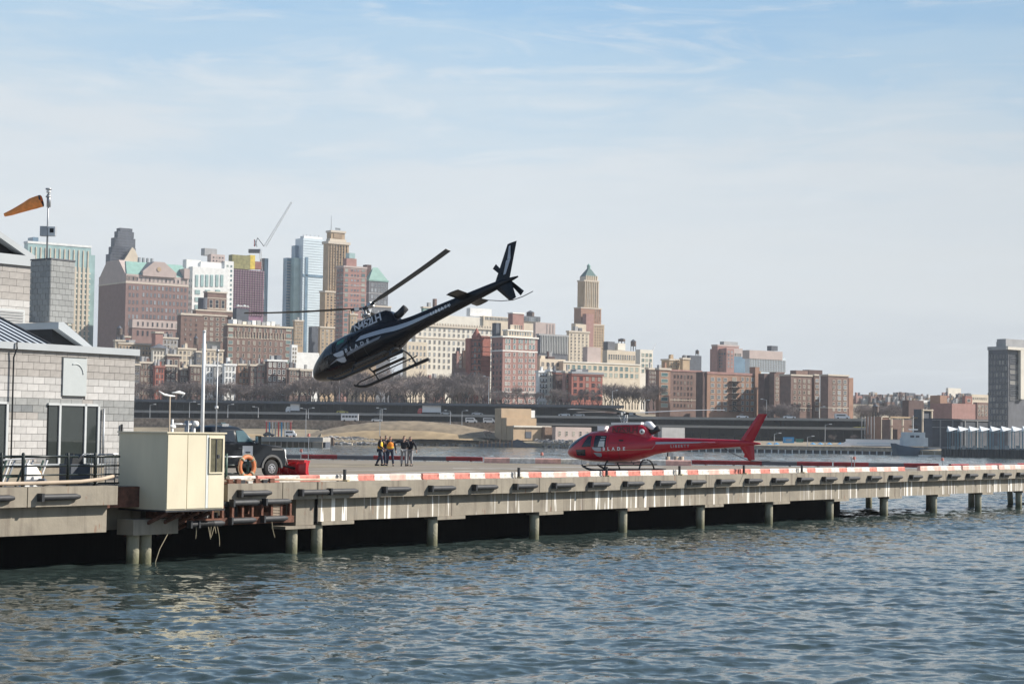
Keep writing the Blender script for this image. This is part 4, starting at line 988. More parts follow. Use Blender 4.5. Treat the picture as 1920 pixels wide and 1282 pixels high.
# distant low city on the slope at right
g = random.Random(11); cols_ = ['brick_brown', 'brick_red', 'tan', 'brick_brown', 'grey_conc', 'white_paint', 'brick_rose', 'brownstone', 'grey_dark', 'brownstone', 'brick_dark', 'tan_dark', 'brick_dark', 'slate']
nm = {'brick_brown': 'brown', 'brick_red': 'red', 'tan': 'tan', 'cream': 'cream', 'grey_conc': 'grey', 'white_paint': 'white', 'brick_rose': 'rose', 'brownstone': 'drab brown', 'brick_dark': 'dark brown', 'slate': 'slate grey', 'grey_dark': 'dark grey', 'cream_pale': 'pale cream', 'tan_dark': 'sandy'}
for row, (Y, yy, n) in enumerate(((1700, 738, 30), (1250, 744, 26), (1020, 752, 20))):
    px = 1590; cnt = 0
    while px < 1860:
        w_ = g.uniform(7, 20); k = g.choice(cols_); yt = yy + g.uniform(-3, 4)
        if not (row == 2 and px < 1640):
            q = P(px, yt, Y); cnt += 1
            simple('distant_house', f"tiny {nm[k]} house, {cnt}{'st' if cnt % 10 == 1 and cnt != 11 else 'nd' if cnt % 10 == 2 and cnt != 12 else 'rd' if cnt % 10 == 3 and cnt != 13 else 'th'} from the left in the {['farthest', 'middle', 'nearest'][row]} band of the right hillside", Y, px - 2, px, px + w_, yt, k, yt + 10, max(1, int(w_ / 3)), 2, .5, .5, corn=None, joined=True, base=q.z - 12, extra=row > 0, group='houses on the hazy hillside', cat='house')
        px += w_ + g.uniform(-1, 4)
for a_ in (
 ('brick_warehouse', 'dark brick warehouse flank with paler end on the right hillside', 800, 1704, 1704, 1732, 750, 'brick_dark', 780, 0, 0),
 ('brick_warehouse', 'long brick warehouse whose right half is bright rose', 770, 1745, 1785, 1829, 756, 'brick_rose', 780, 0, 0),
 ('brick_warehouse', 'brown brick warehouse beside the dark office tower', 790, 1829, 1832, 1853, 754, 'brick_brown', 780, 3, 3),
 ('red_chapel', 'small orange red block with arched window on the hillside', 900, 1744, 1763, 1776, 741, 'brick_orange', 755, 0, 0),
 ('pale_school', 'pale long school building with flat roof left of the dark tower', 1000, 1820, 1822, 1853, 739, 'cream', 750, 8, 1),
 ('pale_block', 'plain pale block standing above the hillside roofs', 1300, 1776, 1778, 1802, 727, 'cream_pale', 745, 0, 0),
 ('red_house', 'small red house with steep roof at the right hillside', 950, 1807, 1810, 1823, 742, 'brick_red', 755, 1, 1)):
    s = simple(*a_, corn=None, base=8, extra=False)
# brick sheds by the ramp, steel frame buildings
s = Bl('gridded_brick_shed', 'brick shed with pale concrete grid under a dark water tank', 1640, 640, 3)
s.box('wall', 1653, 1669, 781, None, 'brick_orange', y0=0, pl=1624); a = s.r
for p in (1653, 1668): s.raw('frame_column', s.X(p) - .2, s.X(p) + .25, -.2, 0, 0, a[5], 'cream')
for z in (.02, .45, .98): s.raw('frame_beam', a[0], a[1], -.25, 0, a[5] * z, a[5] * z + .4, 'cream')
y1 = a[3]
for q in range(5): s.raw('frame_column', -.15, 0, y1 * q / 5, y1 * q / 5 + .3, 0, a[5], 'grey_conc')
s.tank(1642, 757, 781, 12, 6)
s = Bl('open_frame_building', 'dark open frame building with cream columns behind the white deckhouse', 1700, 620, 2.5)
s.box('wall', 1669, 1728, 786, None, 'brick_brown', y0=6, y1=16)
for p in (1672, 1693, 1712): s.raw('frame_column', s.X(p), s.X(p) + .5, 0, .5, 0, s.Z(783), 'cream')
s.raw('frame_beam', s.X(1669), s.X(1740), -.2, .6, s.Z(784), s.Z(781), 'tan'); s.raw('frame_beam', s.X(1669), s.X(1740), -.2, .6, s.Z(800), s.Z(798), 'brick_brown')
s.box('wall', 1729, 1748, 767, None, 'slate', y0=-2, y1=6)
for p in (1728, 1745): s.raw('frame_column', s.X(p, -2), s.X(p, -2) + .6, -2.5, -2, 0, s.Z(766), 'cream')
for yy in (767, 786): s.raw('frame_beam', s.X(1728, -2), s.X(1748, -2), -2.6, -2.1, s.Z(yy + 2), s.Z(yy), 'cream')
s = Bl('dark_grid_hall', 'long dark hall with pale horizontal beam lines behind the white sails', 1750, 600, 2.5)
s.box('wall', 1748, 1930, 784, None, 'slate', y0=0, y1=14)
for yy in (786, 800): s.raw('frame_beam', s.X(1748), s.X(1860), -.3, 0, s.Z(yy + 1.2), s.Z(yy), 'grey_conc')
for p in range(1762, 1860, 23): s.raw('frame_column', s.X(p), s.X(p) + .35, -.3, 0, 0, s.Z(786), 'grey_conc')
# dark tower at right edge
s = Bl('dark_riverside_tower', 'big dark office tower cut by the right edge of the picture', 1892, 590, 2)
s.box('wall', 1890, 1990, 650, None, 'grey_dark', y0=0, pl=1853); a = s.r
s.raw('parapet', a[0] - .2, a[1] + .2, -.2, a[3] + .2, a[5] - .9, a[5] + .2, 'grey_conc')
for (p0, p1) in ((1893, 1911),):
    s.wins(p0, p1, 662, 752, 1, 9, .95, .62, 'grey_dark', WG)
s.box('pale_pilaster', 1914, 1921, 656, 748, 'cream_pale', y0=-1, y1=0); s.box('pale_pilaster', 1890, 1990, 650, 655, 'cream_pale', y0=-1, y1=-.2)
s.wins(1922, 1985, 662, 752, 3, 9, .8, .6, 'stone_trim', WG)
s.sidewins(1889, 1855, 662, 800, 6, 12, .5, .6, a[0], 'grey_conc', WG); 
y1 = a[3]
for q in range(7): s.raw('pier', -.5, 0, y1 * q / 7, y1 * q / 7 + .6, 0, a[5] - 1, 'grey_dark')
s.box('penthouse', 1886, 1990, 635, 651, 'grey_conc', y0=1, y1=a[3] - .5); s.box('penthouse', 1885, 1897, 640, 651, 'slate', y0=3, y1=12)
# tan pump house
s = Bl('concrete_pump_house', 'stepped tan windowless concrete building standing on the far shore rocks', 941, 705, 2.5)
s.box('wall', 941, 997, 765, None, 'tan', pl=929, y0=3); s.box('wall', 951, 1007, 783, None, 'tan', y0=0, pl=941); s.box('wall', 964, 1021, 798, None, 'tan', y0=-4, pl=951)
s.box('door', 987, 998, 799, 821, 'tan_dark', y0=-4.1, y1=-3.9); s.raw('ledge', s.X(951), s.X(1021), -4.6, -4, s.Z(800), s.Z(797), 'cream_pale'); s.box('wall', 996, 1004, 769, 783, 'white_paint', y0=4, y1=8)
s.box('door', 987, 998, 809, 821, 'slate', y0=-4.2, y1=-4.05)
s = simple('low_shore_shed', 'low brown shed right of the tan pump house', 710, 1021, 1023, 1041, 800, 'timber', corn=None, extra=False, base=2)
s = simple('low_shore_shed', 'low white shed with a dark opening left of the red helicopter nose', 708, 1041, 1043, 1110, 800, 'pink_stone', 820, 5, 1, .3, .5, corn=None, extra=False, base=2)
s = simple('pale_shed', 'pale shed in the exhaust haze right of the red helicopter engine', 650, 1236, 1242, 1285, 801, 'grey_conc', corn=None, extra=False, base=2)

# ------------------------------------------------------------------ bare trees
def tree_meshes(seed, h=11.5):
    g = random.Random(seed); t = MB(); c = MB()
    def grow(p, d, ln, r, lv):
        q = p + d * ln; n = 5 if lv == 0 else 3
        (t if lv < 2 else c).cyl(p, q, r, r * .62, 'bark' if lv < 2 else 'twigs', n, False)
        if lv >= 5: return
        for _ in range((5, 4, 3, 4, 3)[lv]):
            nd = (d + Vector((g.uniform(-1, 1), g.uniform(-1, 1), g.uniform(-.35, .75))) * (.95 if lv < 3 else 1.2)).normalized()
            grow(p.lerp(q, g.uniform(.55, 1) if lv else g.uniform(.7, 1)), nd, ln * g.uniform(.62, .86) if lv else ln * g.uniform(.7, 1), max(r * .55, .035), lv + 1)
    grow(Vector((0, 0, -.3)), Vector((g.uniform(-.08, .08), g.uniform(-.08, .08), 1)).normalized(), h * .27, h * .022, 0)
    return t.mesh('trunk'), c.mesh('crown')
TM = [tree_meshes(i) for i in range(6)]
def tree(px, py_top, Y, zb, label, group, i):
    top = P(px, py_top, Y); h = max(4, top.z - zb); k = h / 11.5
    o = empty('bare_tree', (top.x, Y, zb), rnd.uniform(0, 6.28), label, 'tree', group); o.scale = (k * rnd.uniform(.9, 1.2), k, k)
    tm, cm = TM[i % 6]; link('trunk', tm, o); link('crown', cm, o); return o
g = random.Random(21); i = 0
groups = ((562, 905, 690, 12, 787, 'leafless grey tree in the thick band of trees behind the black helicopter skids', 'leafless trees massed under the black helicopter'),
          (255, 560, 704, 10, 787, 'leafless grey tree screening the town houses at left', 'leafless trees before the left town houses'),
          (905, 1135, 716, 17, 787, 'small leafless tree before the rose tower and red corner house', 'leafless trees before the rose tower'),
          (1135, 1236, 706, 7, 786, 'wide leafless tree right of the red corner house', 'leafless trees right of the red corner house'))
for (a, b_, yt, step, Y0, lab, grp) in groups:
    px = a
    while px < b_:
        Y = Y0 + g.uniform(-2, 9) + (30 if px > 600 and px < 900 and g.random() < .4 else 0)
        tree(px, yt + g.uniform(-3, 16), Y, 16.2 if Y < 800 else 17, lab, grp, i); i += 1; px += step * g.uniform(.6, 1.3)
for px in range(590, 905, 9): tree(px + g.uniform(-3, 3), 682 + g.uniform(-4, 12), 835 + g.uniform(-6, 10), 17, groups[0][5], groups[0][6], i); i += 1
for px in range(1455, 1475, 9): tree(px, 742, 735, 8, 'small leafless tree in the shaded court of the twin wing apartments', 'leafless trees in the shaded court', i); i += 1
for px in range(1608, 1700, 9): tree(px + g.uniform(-3, 3), 744 + g.uniform(-2, 10), g.uniform(800, 860), 10, 'leafless tree on the brown slope right of the last apartment house', 'leafless trees on the right hillside', i); i += 1
for px in range(1620, 1850, 12): tree(px + g.uniform(-4, 4), 750 + g.uniform(-3, 8), g.uniform(900, 990), 14, 'leafless tree among the roofs of the right hillside', 'leafless trees among the hillside roofs', i); i += 1
for px, yt in ((1626, 808), (1602, 812), (1560, 812)): tree(px, yt, 640, 3, f'small leafless shore tree {"beside the gridded brick shed" if px == 1626 else "left of the gridded brick shed" if px == 1602 else "behind the blue parasols"}', None, i); i += 1
for (px, yt, Y, zb, lab) in ((918, 800, 704, 3, 'crooked pale bare shrub tree on the rocks left of the pump house'), (912, 806, 706, 3, 'low bare shrub on the rocks left of the pump house')):
    tree(px, yt, Y, zb, lab, None, i); i += 1
# low hedge line behind the promenade railing
b = MB(); g = random.Random(4)
for px in np.arange(250, 1165, 1.2):
    q = P(px, 750, 784 + g.uniform(0, 3)); hh = g.uniform(.7, 2.2)
    b.cyl((q.x, q.y, 16.2), (q.x + g.uniform(-.8, .8), q.y + g.uniform(-.8, .8), 16.6 + hh), .35, .05, g.choice(['twigs', 'twigs', 'evergreen', 'bark']), 3, False)
o = tag(b.build('hedge'), 'long low hedge of bare shrubs along the promenade railing', 'hedge')

# street lamps
def lamp_mesh(h, arm=1.6):
    b = MB(); b.cyl((0, 0, 0), (0, 0, h), .16, .1, 'galv', 5); b.cyl((0, 0, h), (arm, 0, h + .35), .08, .06, 'galv', 4); p = b.mesh('pole')
    b = MB(); b.box(arm - .2, arm + .7, -.2, .2, h + .2, h + .5, 'white_metal'); return p, b.mesh('lamp_head')
LM = {}
def lamp(px, ytop, ybot, Y, label, group=None):
    zt = P(px, ytop, Y).z; q = P(px, ybot, Y); h = zt - q.z; k = round(h)
    if k not in LM: LM[k] = lamp_mesh(k)
    o = empty('street_lamp', q, rnd.choice([0, math.pi]), label, 'street lamp', group); link('pole', LM[k][0], o); link('lamp_head', LM[k][1], o); return o
for px, yt, yb, Y, w_ in ((281, 757, 783, 735, 'left of the anemometer mast'), (355, 755, 783, 735, 'just left of the white flagpole'), (381, 757, 783, 735, 'just right of the white flagpole'), (427, 760, 783, 735, 'above the pickup roof'), (484, 762, 783, 735, 'left of the white box truck'),
                           (573, 766, 822, 700, 'right of the white box truck'), (578, 764, 785, 735, 'close behind another lamp beside the box truck'), (716, 768, 790, 735, 'right of the yellow taxi'), (712, 770, 818, 700, 'above the yellow vested people'), (866, 770, 800, 720, 'right of the red and white lorry'), (844, 772, 800, 720, 'beside the pale vans'),
                           (916, 705, 757, 770, 'tall pole at the left edge of the rose tower'), (1148, 735, 765, 765, 'among trees right of the red corner house'), (1208, 750, 770, 750, 'before the dark apartment house'), (1437, 748, 783, 735, 'behind the red helicopter fin'),
                           (1547, 795, 835, 640, 'tall one above the blue parasols'), (1536, 765, 783, 720, 'before the brown apartment row'), (1514, 817, 836, 620, 'short one above the blue parasols'), (1452, 815, 836, 620, 'right of the red helicopter tail'), (636, 690, 754, 790, 'with small globes under the black helicopter nose')):
    lamp(px, yt, yb, Y, 'grey street lamp ' + w_)

# ------------------------------------------------------------------ far vehicles
def car(name, label, px, py, Y, ln, k, kind='car', z=None, cat='car'):
    """side view vehicle standing on its road, length along x"""
    q = P(px, py, Y); z = q.z if z is None else z
    o = empty(name, (q.x, Y, z), R(rnd.choice([0, 180])) if kind == 'car' else 0, label, cat)
    h = {'car': 1.45, 'van': 2.1, 'bus': 3.0, 'truck': 3.6}[kind]; w_ = 1.8 if kind == 'car' else 2.3
    b = MB()
    if kind == 'car':
        b.prism([(-ln / 2, .3), (ln / 2, .3), (ln / 2, .8), (ln * .27, .95), (-ln * .44, 1.0), (-ln / 2, .75)], -w_ / 2, w_ / 2, k); b.build('body', o)
        b = MB(); b.prism([(-ln * .4, .97), (ln * .24, .95), (ln * .08, h), (-ln * .26, h)], -w_ * .42, w_ * .42, 'heli_glass'); b.build('cabin', o)
        b = MB(); b.box(-ln * .25, ln * .07, -w_ * .41, w_ * .41, h - .01, h + .05, k); b.build('roof', o)
    elif kind == 'van':
        b.prism([(-ln / 2, .35), (ln / 2, .35), (ln / 2, 1.1), (ln * .36, 1.3), (ln * .24, h), (-ln / 2, h)], -w_ / 2, w_ / 2, k); b.build('body', o)
        b = MB(); b.box(-ln * .42, ln * .2, -w_ / 2 - .02, w_ / 2 + .02, 1.25, 1.75, 'heli_glass'); b.build('window', o)
    elif kind == 'bus':
        b.prism([(-ln / 2, .35), (ln / 2, .35), (ln / 2, h - .1), (ln / 2 - .15, h), (-ln / 2, h)], -w_ / 2, w_ / 2, k); b.build('body', o)
        me = MB().box(-.5, .5, -w_ / 2 - .03, w_ / 2 + .03, 1.5, 2.3, 'heli_glass').mesh('window')
        for j in range(5): link('window', me, o, (-ln / 2 + 1 + j * (ln - 2) / 4, 0, 0))
    else:
        b.box(-ln / 2 + 1.9, ln / 2, -w_ / 2, w_ / 2, .9, h, 'car_white'); b.build('cargo_box', o)
        b = MB(); b.prism([(-ln / 2, .4), (-ln / 2 + 1.8, .4), (-ln / 2 + 1.8, 2.5), (-ln / 2 + .6, 2.5), (-ln / 2, 1.4)], -w_ / 2, w_ / 2, k); b.build('cab', o)
    b = MB(); b.cyl((0, -w_ / 2 - .02, 0), (0, w_ / 2 + .02, 0), .36, .36, 'tyre', 10); me = b.mesh('wheel')
    for x in (-ln * .31, ln * .31): link('wheel', me, o, (x, 0, .36))
    return o
Y2 = lambda px: hwY(px, 6)
car('box_truck', 'white box truck driving left on the middle highway deck', 549, 771, Y2(549), 5.6, 'car_white', 'truck', 12.2, 'truck')
car('yellow_taxi', 'pale yellow taxi on the middle highway deck left of the helicopter skids', 642, 775, Y2(642), 4.6, 'car_yellow', z=12.2)
car('parked_bus', 'white bus on the lower road below the yellow taxi', 656, 790, 733, 6.8, 'car_white', 'bus', 8.9, 'bus')
car('articulated_lorry', 'red cab lorry with long white trailer on the middle highway deck', 805, 776, Y2(805), 9.4, 'car_red', 'truck', 12.2, 'lorry')
for px, Y, ln, k, z, lab, kd in ((836, Y2(836), 4.5, 'car_silver', 12.2, 'silver car right behind the red cab lorry', 'car'), (895, Y2(895), 4.6, 'car_silver', 12.2, 'low grey car left of the tan pump house', 'car'), (712, Y2(712), 4.4, 'car_dark', 12.2, 'dark car between the taxi and the red cab lorry', 'car'),
                             (1058, Y2(1058), 4.7, 'car_white', 12.2, 'white saloon on the middle deck above the red helicopter nose', 'car'), (1085, Y2(1085), 4.8, 'car_silver', 12.2, 'low white pickup trailing the white saloon', 'car'), (1392, Y2(1392), 4.6, 'car_white', 12.2, 'white car on the upper road left of the red fin', 'car'),
                             (1480, Y2(1480), 4.8, 'car_white', 12.2, 'white car on the upper road right of the red fin', 'car'), (1579, Y2(1579), 5.6, 'car_white', 12.2, 'white minibus on the upper road under the corner apartments', 'van'), (884, 733, 4.6, 'car_white', 8.9, 'pale van on the lower road left of the pump house', 'van'),
                             (918, 733, 5, 'car_white', 8.9, 'second pale van touching the pump house wall', 'van'), (707, 733, 4.2, 'car_white', 8.9, 'white car on the lower road right of the bus', 'car'), (1613, hwY(1613, -2), 5.4, 'car_yellow', None, 'lime yellow car at the right end of the lower deck', 'car'),
                             (546, 575, 3.4, 'car_white', None, 'white truck cab parked on the far concrete dock', 'van'), (505, 572, 3.4, 'car_dark', None, 'dark car parked on the far dock left of the striped gate', 'car')):
    zz = {1613: hz(1613, 1), 546: 2.9, 505: 2.9}.get(px, z)
    car('far_' + ('van' if kd == 'van' else 'car'), lab, px, 775, Y, ln, k, kd, zz, 'van' if kd == 'van' else 'car')

# ------------------------------------------------------------------ far shore: dock, rocks, piers, boats
def line_pts(px0, Y0, px1, Y1, n):
    return [P(px0 + (px1 - px0) * i / n, 830, Y0 + (Y1 - Y0) * i / n) for i in range(n + 1)]
dk = empty('far_dock', (0, 0, 0), 0, 'grey concrete dock on dark piles at the left far shore', 'dock')
a, c = P(490, 830, 553), P(606, 830, 553); b = MB(); b.box(a.x, c.x, 552, 575, 1.6, 3.0, 'conc_far'); b.build('dock_slab', dk)
b = MB(); b.box(a.x, c.x, 560, 575, -1, 1.6, 'slate'); b.build('back_wall', dk)
b = MB(); b.cyl((0, 0, -1), (0, 0, 1.65), .16, .16, 'timber_pale', 6); pm = b.mesh('pile')
for px in range(505, 590, 11): q = P(px, 830, 552.5); link('pile', pm, dk, (q.x, 552.6, 0))
for px in np.arange(587, 606, 2.2): q = P(px, 830, 552); link('pile', pm, dk, (q.x, 551.7, 0))
g_ = empty('striped_gate_frame', P(522, 822, 585), 0, 'row of tall red white and blue steel posts standing on the far dock', 'gate'); 
for j in range(9):
    b = MB(); b.box(-.18, .18, -.2, .2, 0, 5.2, ['car_red', 'container_blue', 'pipe_white', 'grey_metal'][j % 4]); b.build('post', g_, (j * .95 - 3.8, 0, 0))
b = MB(); b.box(-4.2, 4.2, -.3, .3, 5.2, 5.6, 'pipe_pink'); b.build('cross_beam', g_)
b = MB(); g = random.Random(9)
def rocks(x0, x1, n, dy0, dy1, sz, z0, z1):
    for _ in range(n):
        px = g.uniform(x0, x1); u = g.random(); Y = shoreD(px) + dy0 + (dy1 - dy0) * u; q = P(px, 830, Y); r = g.uniform(.5, 1) * sz; z = z0 + (z1 - z0) * u
        pts = []
        for sx in (-1, 1):
            for sy in (-1, 1):
                for sz_ in (-1, 1): pts.append((q.x + sx * r * g.uniform(.5, 1), Y + sy * r * g.uniform(.4, 1), z + sz_ * r * g.uniform(.35, .8)))
        b.add(pts, [(0, 1, 3, 2), (4, 6, 7, 5), (0, 4, 5, 1), (2, 3, 7, 6), (0, 2, 6, 4), (1, 5, 7, 3)], g.choice(['rock', 'rock', 'grey_conc', 'stone_wall', 'cream', 'grey_dark']))
rocks(606, 1095, 1500, -2.5, 9, .75, .1, 2.8); rocks(1095, 1320, 320, -2, 5, .7, .1, 2.2)
tag(b.build('riprap_rocks'), 'long bank of grey broken rocks along the far waterline', 'rocks', kind='stuff')
o = empty('channel_dolphin', P(623, 836, 640), 0, 'short dark timber dolphin standing in the water before the rocks', 'dolphin')
for x, y in ((-.4, 0), (.4, 0), (0, .5)): MB().cyl((x, y, -1), (x * .5, y * .5, 3.0), .3, .25, 'timber', 7).build('pile', o)
o = empty('sunken_barge', P(960, 838, 690), 0, 'dark slanting wreck of a barge with posts at the rocks before the pump house', 'wreck')
MB().prism([(-12, -.5), (13, -.5), (6, 1.2), (2, 3.0), (-2, 1.4), (-12, 1.2)], -2, 2, 'slate').build('hull', o)
b = MB()
for j in range(9): b.cyl((-12 + j * 1.5, -2.2, -1), (-12 + j * 1.5, -2.2, 2 + (j % 3) * .3), .2, .2, 'timber', 5)
b.build('post', o)
# long low pier at right
o = empty('long_low_pier', (0, 0, 0), 0, 'long low timber pier with white piles behind the red helicopter tail', 'pier')
for (x0, x1) in ((1290, 1440), (1440, 1570), (1570, 1692)):
    A = P(x0, 845, shoreD(x0) - 4); B_ = P(x1, 845, shoreD(x1) - 4); d = (B_ - A); d.z = 0; ln = d.length; ang = math.atan2(d.y, d.x)
    MB().box(0, ln, 0, 8, .95, 1.7, 'timber_pale').build('deck', o, (A.x, A.y, 0), (0, 0, ang)); MB().box(0, ln, .8, 8, -1, .95, 'slate').build('back_wall', o, (A.x, A.y, 0), (0, 0, ang))
    MB().box(0, ln, 0, .2, 1.7, 2.2, 'stone_wall').build('kerb', o, (A.x, A.y, 0), (0, 0, ang))
    n = int((x1 - x0) / 13); pm2 = MB().cyl((0, 0, -1), (0, 0, 1), .2, .2, 'white_paint', 6).mesh('pile')
    for j in range(n): p = A.lerp(B_, (j + .5) / n); link('pile', pm2, o, (p.x, p.y - .3, 0))
o = empty('long_shipping_container', P(1637, 835, 590), R(-12), 'long white container like barge cover with faint blue lettering on the low pier', 'container')
MB().box(-8.5, 8.3, -1.2, 1.2, -.1, 1.9, 'car_white').build('body', o); MB().box(-8.6, 8.4, -1.3, 1.3, 1.9, 2.05, 'grey_metal').build('roof', o); MB().box(-5, 6, -1.25, -1.2, .6, .9, 'glass_pale').build('stripe', o)
b = MB(); b.prism([(-1.6, 0), (1.8, 0), (1.8, .7), (1.2, 1.0), (.4, 1.4), (-1.6, .6)], -.8, .8, 'car_white'); b.build('small_white_boat', None, P(1584, 836, 588)); tag(bpy.data.objects['small_white_boat'], 'small white hulled boat left of the long white container', 'boat')
o = empty('blue_container', P(1478, 829, 600), 0, 'bright blue container on the low pier right of the red tail', 'container'); MB().box(-1.6, 1.7, -1.2, 1.2, -.2, 1.7, 'container_blue').build('body', o); MB().box(-1.0, 1.0, -1.25, -1.2, .3, 1.1, 'glass_blue').build('door', o)
o = empty('green_skip', P(1499, 829, 602), 0, 'dark green skip beside the bright blue container', 'skip'); MB().prism([(-1, 0), (1, 0), (1.2, 1.1), (-1.2, 1.1)], -.8, .8, 'green_box').build('bin', o); MB().box(-1.25, 1.25, -.85, .85, 1.1, 1.2, 'grey_dark').build('rim', o)
for px, lab in ((1442, 'leftmost blue parasol, close to the red tail'), (1456, 'second blue parasol from the red tail'), (1524, 'blue parasol right of the green skip'), (1538, 'middle one of the blue parasols right of the green skip'), (1555, 'blue parasol left of the white hulled boat'), (1575, 'blue parasol beside the white hulled boat')):
    o = empty('blue_parasol', P(px, 836, 597), 0, 'low ' + lab, 'parasol'); MB().cyl((0, 0, -.6), (0, 0, 1), .05, .05, 'white_metal', 4).build('pole', o); MB().cyl((0, 0, .6), (0, 0, 1.1), 1.1, .1, 'container_blue', 8).build('canopy', o)
# white deckhouse, hull, small boats
o = empty('moored_tugboat', P(1712, 850, 560), R(6), 'moored dark blue tug with pale grey deckhouse left of the white sails', 'tugboat')
Zt = lambda py: HCAM + (yhor(1712) - py) / FPX * 560 - P(1712, 850, 560).z
MB().prism([(-5.2, -1), (10, -1), (10.2, 1.2), (4, 1.5), (-4.6, 2.4), (-6.2, 3.0)], -2.5, 2.5, 'hull_blue').build('hull', o)
dh = MB().box(-3.5, 4, -1.8, 1.8, 2.2, Zt(820), 'deckhouse').build('deckhouse', o); MB().box(-3.2, 3.2, -1.6, 1.6, Zt(820), Zt(810), 'deckhouse').build('wheelhouse', o)
MB().box(-1.4, -.2, -1.7, -1.6, Zt(822), Zt(816), 'slate').build('window', o); MB().box(.3, 1.4, -1.7, -1.6, Zt(822), Zt(816), 'slate').build('window', o)
b = MB(); b.cyl((0, 0, Zt(812)), (0, 0, Zt(779)), .12, .08, 'white_metal', 5); b.box(-1.4, 1.4, -.3, .3, Zt(806), Zt(804), 'white_metal'); b.build('mast', o)
MB().box(4, 10, -2, 2, 1.2, 1.9, 'grey_conc').build('aft_deck', o)
for px, lab in ((1735, 'small white open boat moored under the tug stern'), (1758, 'second small white boat with a frame top right of the first')):
    o = empty('small_boat', P(px, 856, 535), 0, lab, 'boat'); MB().prism([(-1.6, -.3), (1.7, -.3), (2.1, .5), (-1.9, .5)], -.7, .7, 'car_white').build('hull', o)
    MB().cyl((-.8, 0, .4), (-.8, 0, 1.5), .05, .05, 'white_metal', 4).build('post', o); MB().box(-1.2, 1.0, -.5, .5, 1.5, 1.6, 'car_silver').build('canopy', o)
o = empty('sheet_pile_quay', (0, 0, 0), 0, 'long dark sheet pile quay wall at the right far shore', 'quay wall')
for (x0, Y0, x1, Y1) in ((1765, 536, 1920, 508), (1920, 508, 2150, 490)):
    A = P(x0, 850, Y0 - 2); B_ = P(x1, 850, Y1 - 2); d = B_ - A; ln = math.hypot(d.x, d.y); ang = math.atan2(d.y, d.x)
    MB().box(0, ln, 0, 12, -1, 2.2, 'sheet_pile').build('wall', o, (A.x, A.y, 0), (0, 0, ang)); MB().box(0, ln, -.25, 12, 2.2, 2.7, 'grey_dark').build('cap', o, (A.x, A.y, 0), (0, 0, ang))
    rb = MB().box(-.2, .2, -.25, 0, -1, 2.2, 'sheet_pile').mesh('rib')
    for j in range(int(ln / 1.2)): t_ = (j + .5) / int(ln / 1.2); link('rib', rb, o, (A.x + d.x * t_, A.y + d.y * t_, 0), (0, 0, ang))
for j in range(8):
    px = 1777 + 20.2 * j; Y = 524 - 4 * j; base = P(px + 10, 842, Y); lab = ['leftmost', 'second', 'third', 'fourth', 'fifth', 'sixth', 'seventh', 'last'][j] + ' of the white triangular sail roofs on the right quay'
    o = empty('sail_roof_shelter', base, R(4), lab, 'shelter', 'white triangular sail roofs on the quay'); zr = P(px, 808.5, Y).z - base.z; zt = P(px, 798.5, Y).z - base.z
    MB().add([(-1.5, -1.3, zr), (-1.5, 1.3, zr), (-1.5, .3, zt), (1.5, -.2, zr + .45 * (zt - zr)), (1.5, .2, zr + .45 * (zt - zr))], [(0, 2, 1), (0, 3, 2), (1, 2, 4), (3, 4, 2), (0, 1, 4, 3)], 'glitter_white').build('sail', o)
    for x, y in ((-1.2, -1), (-1.2, 1), (.9, -1), (.9, 1)): MB().box(x - .07, x + .07, y - .07, y + .07, 0, zr + .3, 'teal_frame').build('post', o)
    MB().box(-1.5, 1.4, -1.1, 1.1, zr * .94, zr * .94 + .1, 'teal_frame').build('beam', o); MB().box(-.4, .3, -.5, .4, 0, 1, 'grey_conc').build('crate', o)

# ------------------------------------------------------------------ the heliport pier
AD = R(53.8); DZ = 2.6
PF = Fr(828, 76.0, AD, 0.0)
def po(px, Y):
    q = P(px, 850, Y); v = Vector((q.x - PF.o.x, q.y - PF.o.y)); return (v.dot(PF.u), v.dot(PF.v))
pier = empty('heliport_pier', PF.o, AD, 'long concrete pier on round piles carrying both helicopter pads', 'pier')
TR = PF.X(1765, 4.4, 877)
poly = [(-46, .36), (100, .36), (100, 4.4), (TR, 4.4), po(1765, 127), po(1150, 129), po(500, 130.5), po(300, 131), (-46, 62)]
deck = MB().slab(poly, 2.08, DZ, 'asphalt_deck').build('deck', pier)
RECESS = True
# fascia beam in cast lengths, joints between them
CUT0, CUT1 = PF.X(213, 0, 930), PF.X(418, 0, 930)
J0 = PF.X(598, 0, 930)
def seg(name, t0, t1, y0, y1, z0, z1, k): return MB().box(t0, t1, y0, y1, z0, z1, k).build(name, pier)
ts = [-46, -32, PF.X(43, 0, 930), CUT0]
for a, c in zip(ts, ts[1:]): seg('edge_beam', a + .02, c - .02, -.22, .4, 2.03, DZ + .05, 'pier_face')
seg('recess_plate', CUT0, CUT1, .3, .355, 1.9, DZ - .01, 'rust')
ts = [CUT1, PF.X(522, 0, 910), J0 - .35] + [J0 - .3 + 14.28 * i for i in range(0, 8)]
for a, c in zip(ts, ts[1:]): seg('edge_beam', a + .02, c - .02, -.22, .4, 2.03, DZ + .05, 'pier_face')
S = 7.14
MB().box(J0 - .07, J0 - .04, .0, .2, 1.1, 2.05, 'dark_gap').build('joint_gap', pier); MB().box(J0 - .34, J0 - .3, -.2, .3, 2.05, DZ + .04, 'rust').build('joint_plate', pier)
gts = [J0 - .1] + [S * i + .9 for i in range(0, 14)]
for a, c in zip(gts, gts[1:]): seg('girder', a + .015, c - .015, .12, .7, 1.16, 2.06, 'pier_runs')
ts = [-46, -34, -28, PF.X(205, 0, 980)]
for a, c in zip(ts, ts[1:]): seg('girder', a + .015, c - .015, .12, .7, 1.12, 2.06, 'pier_face')
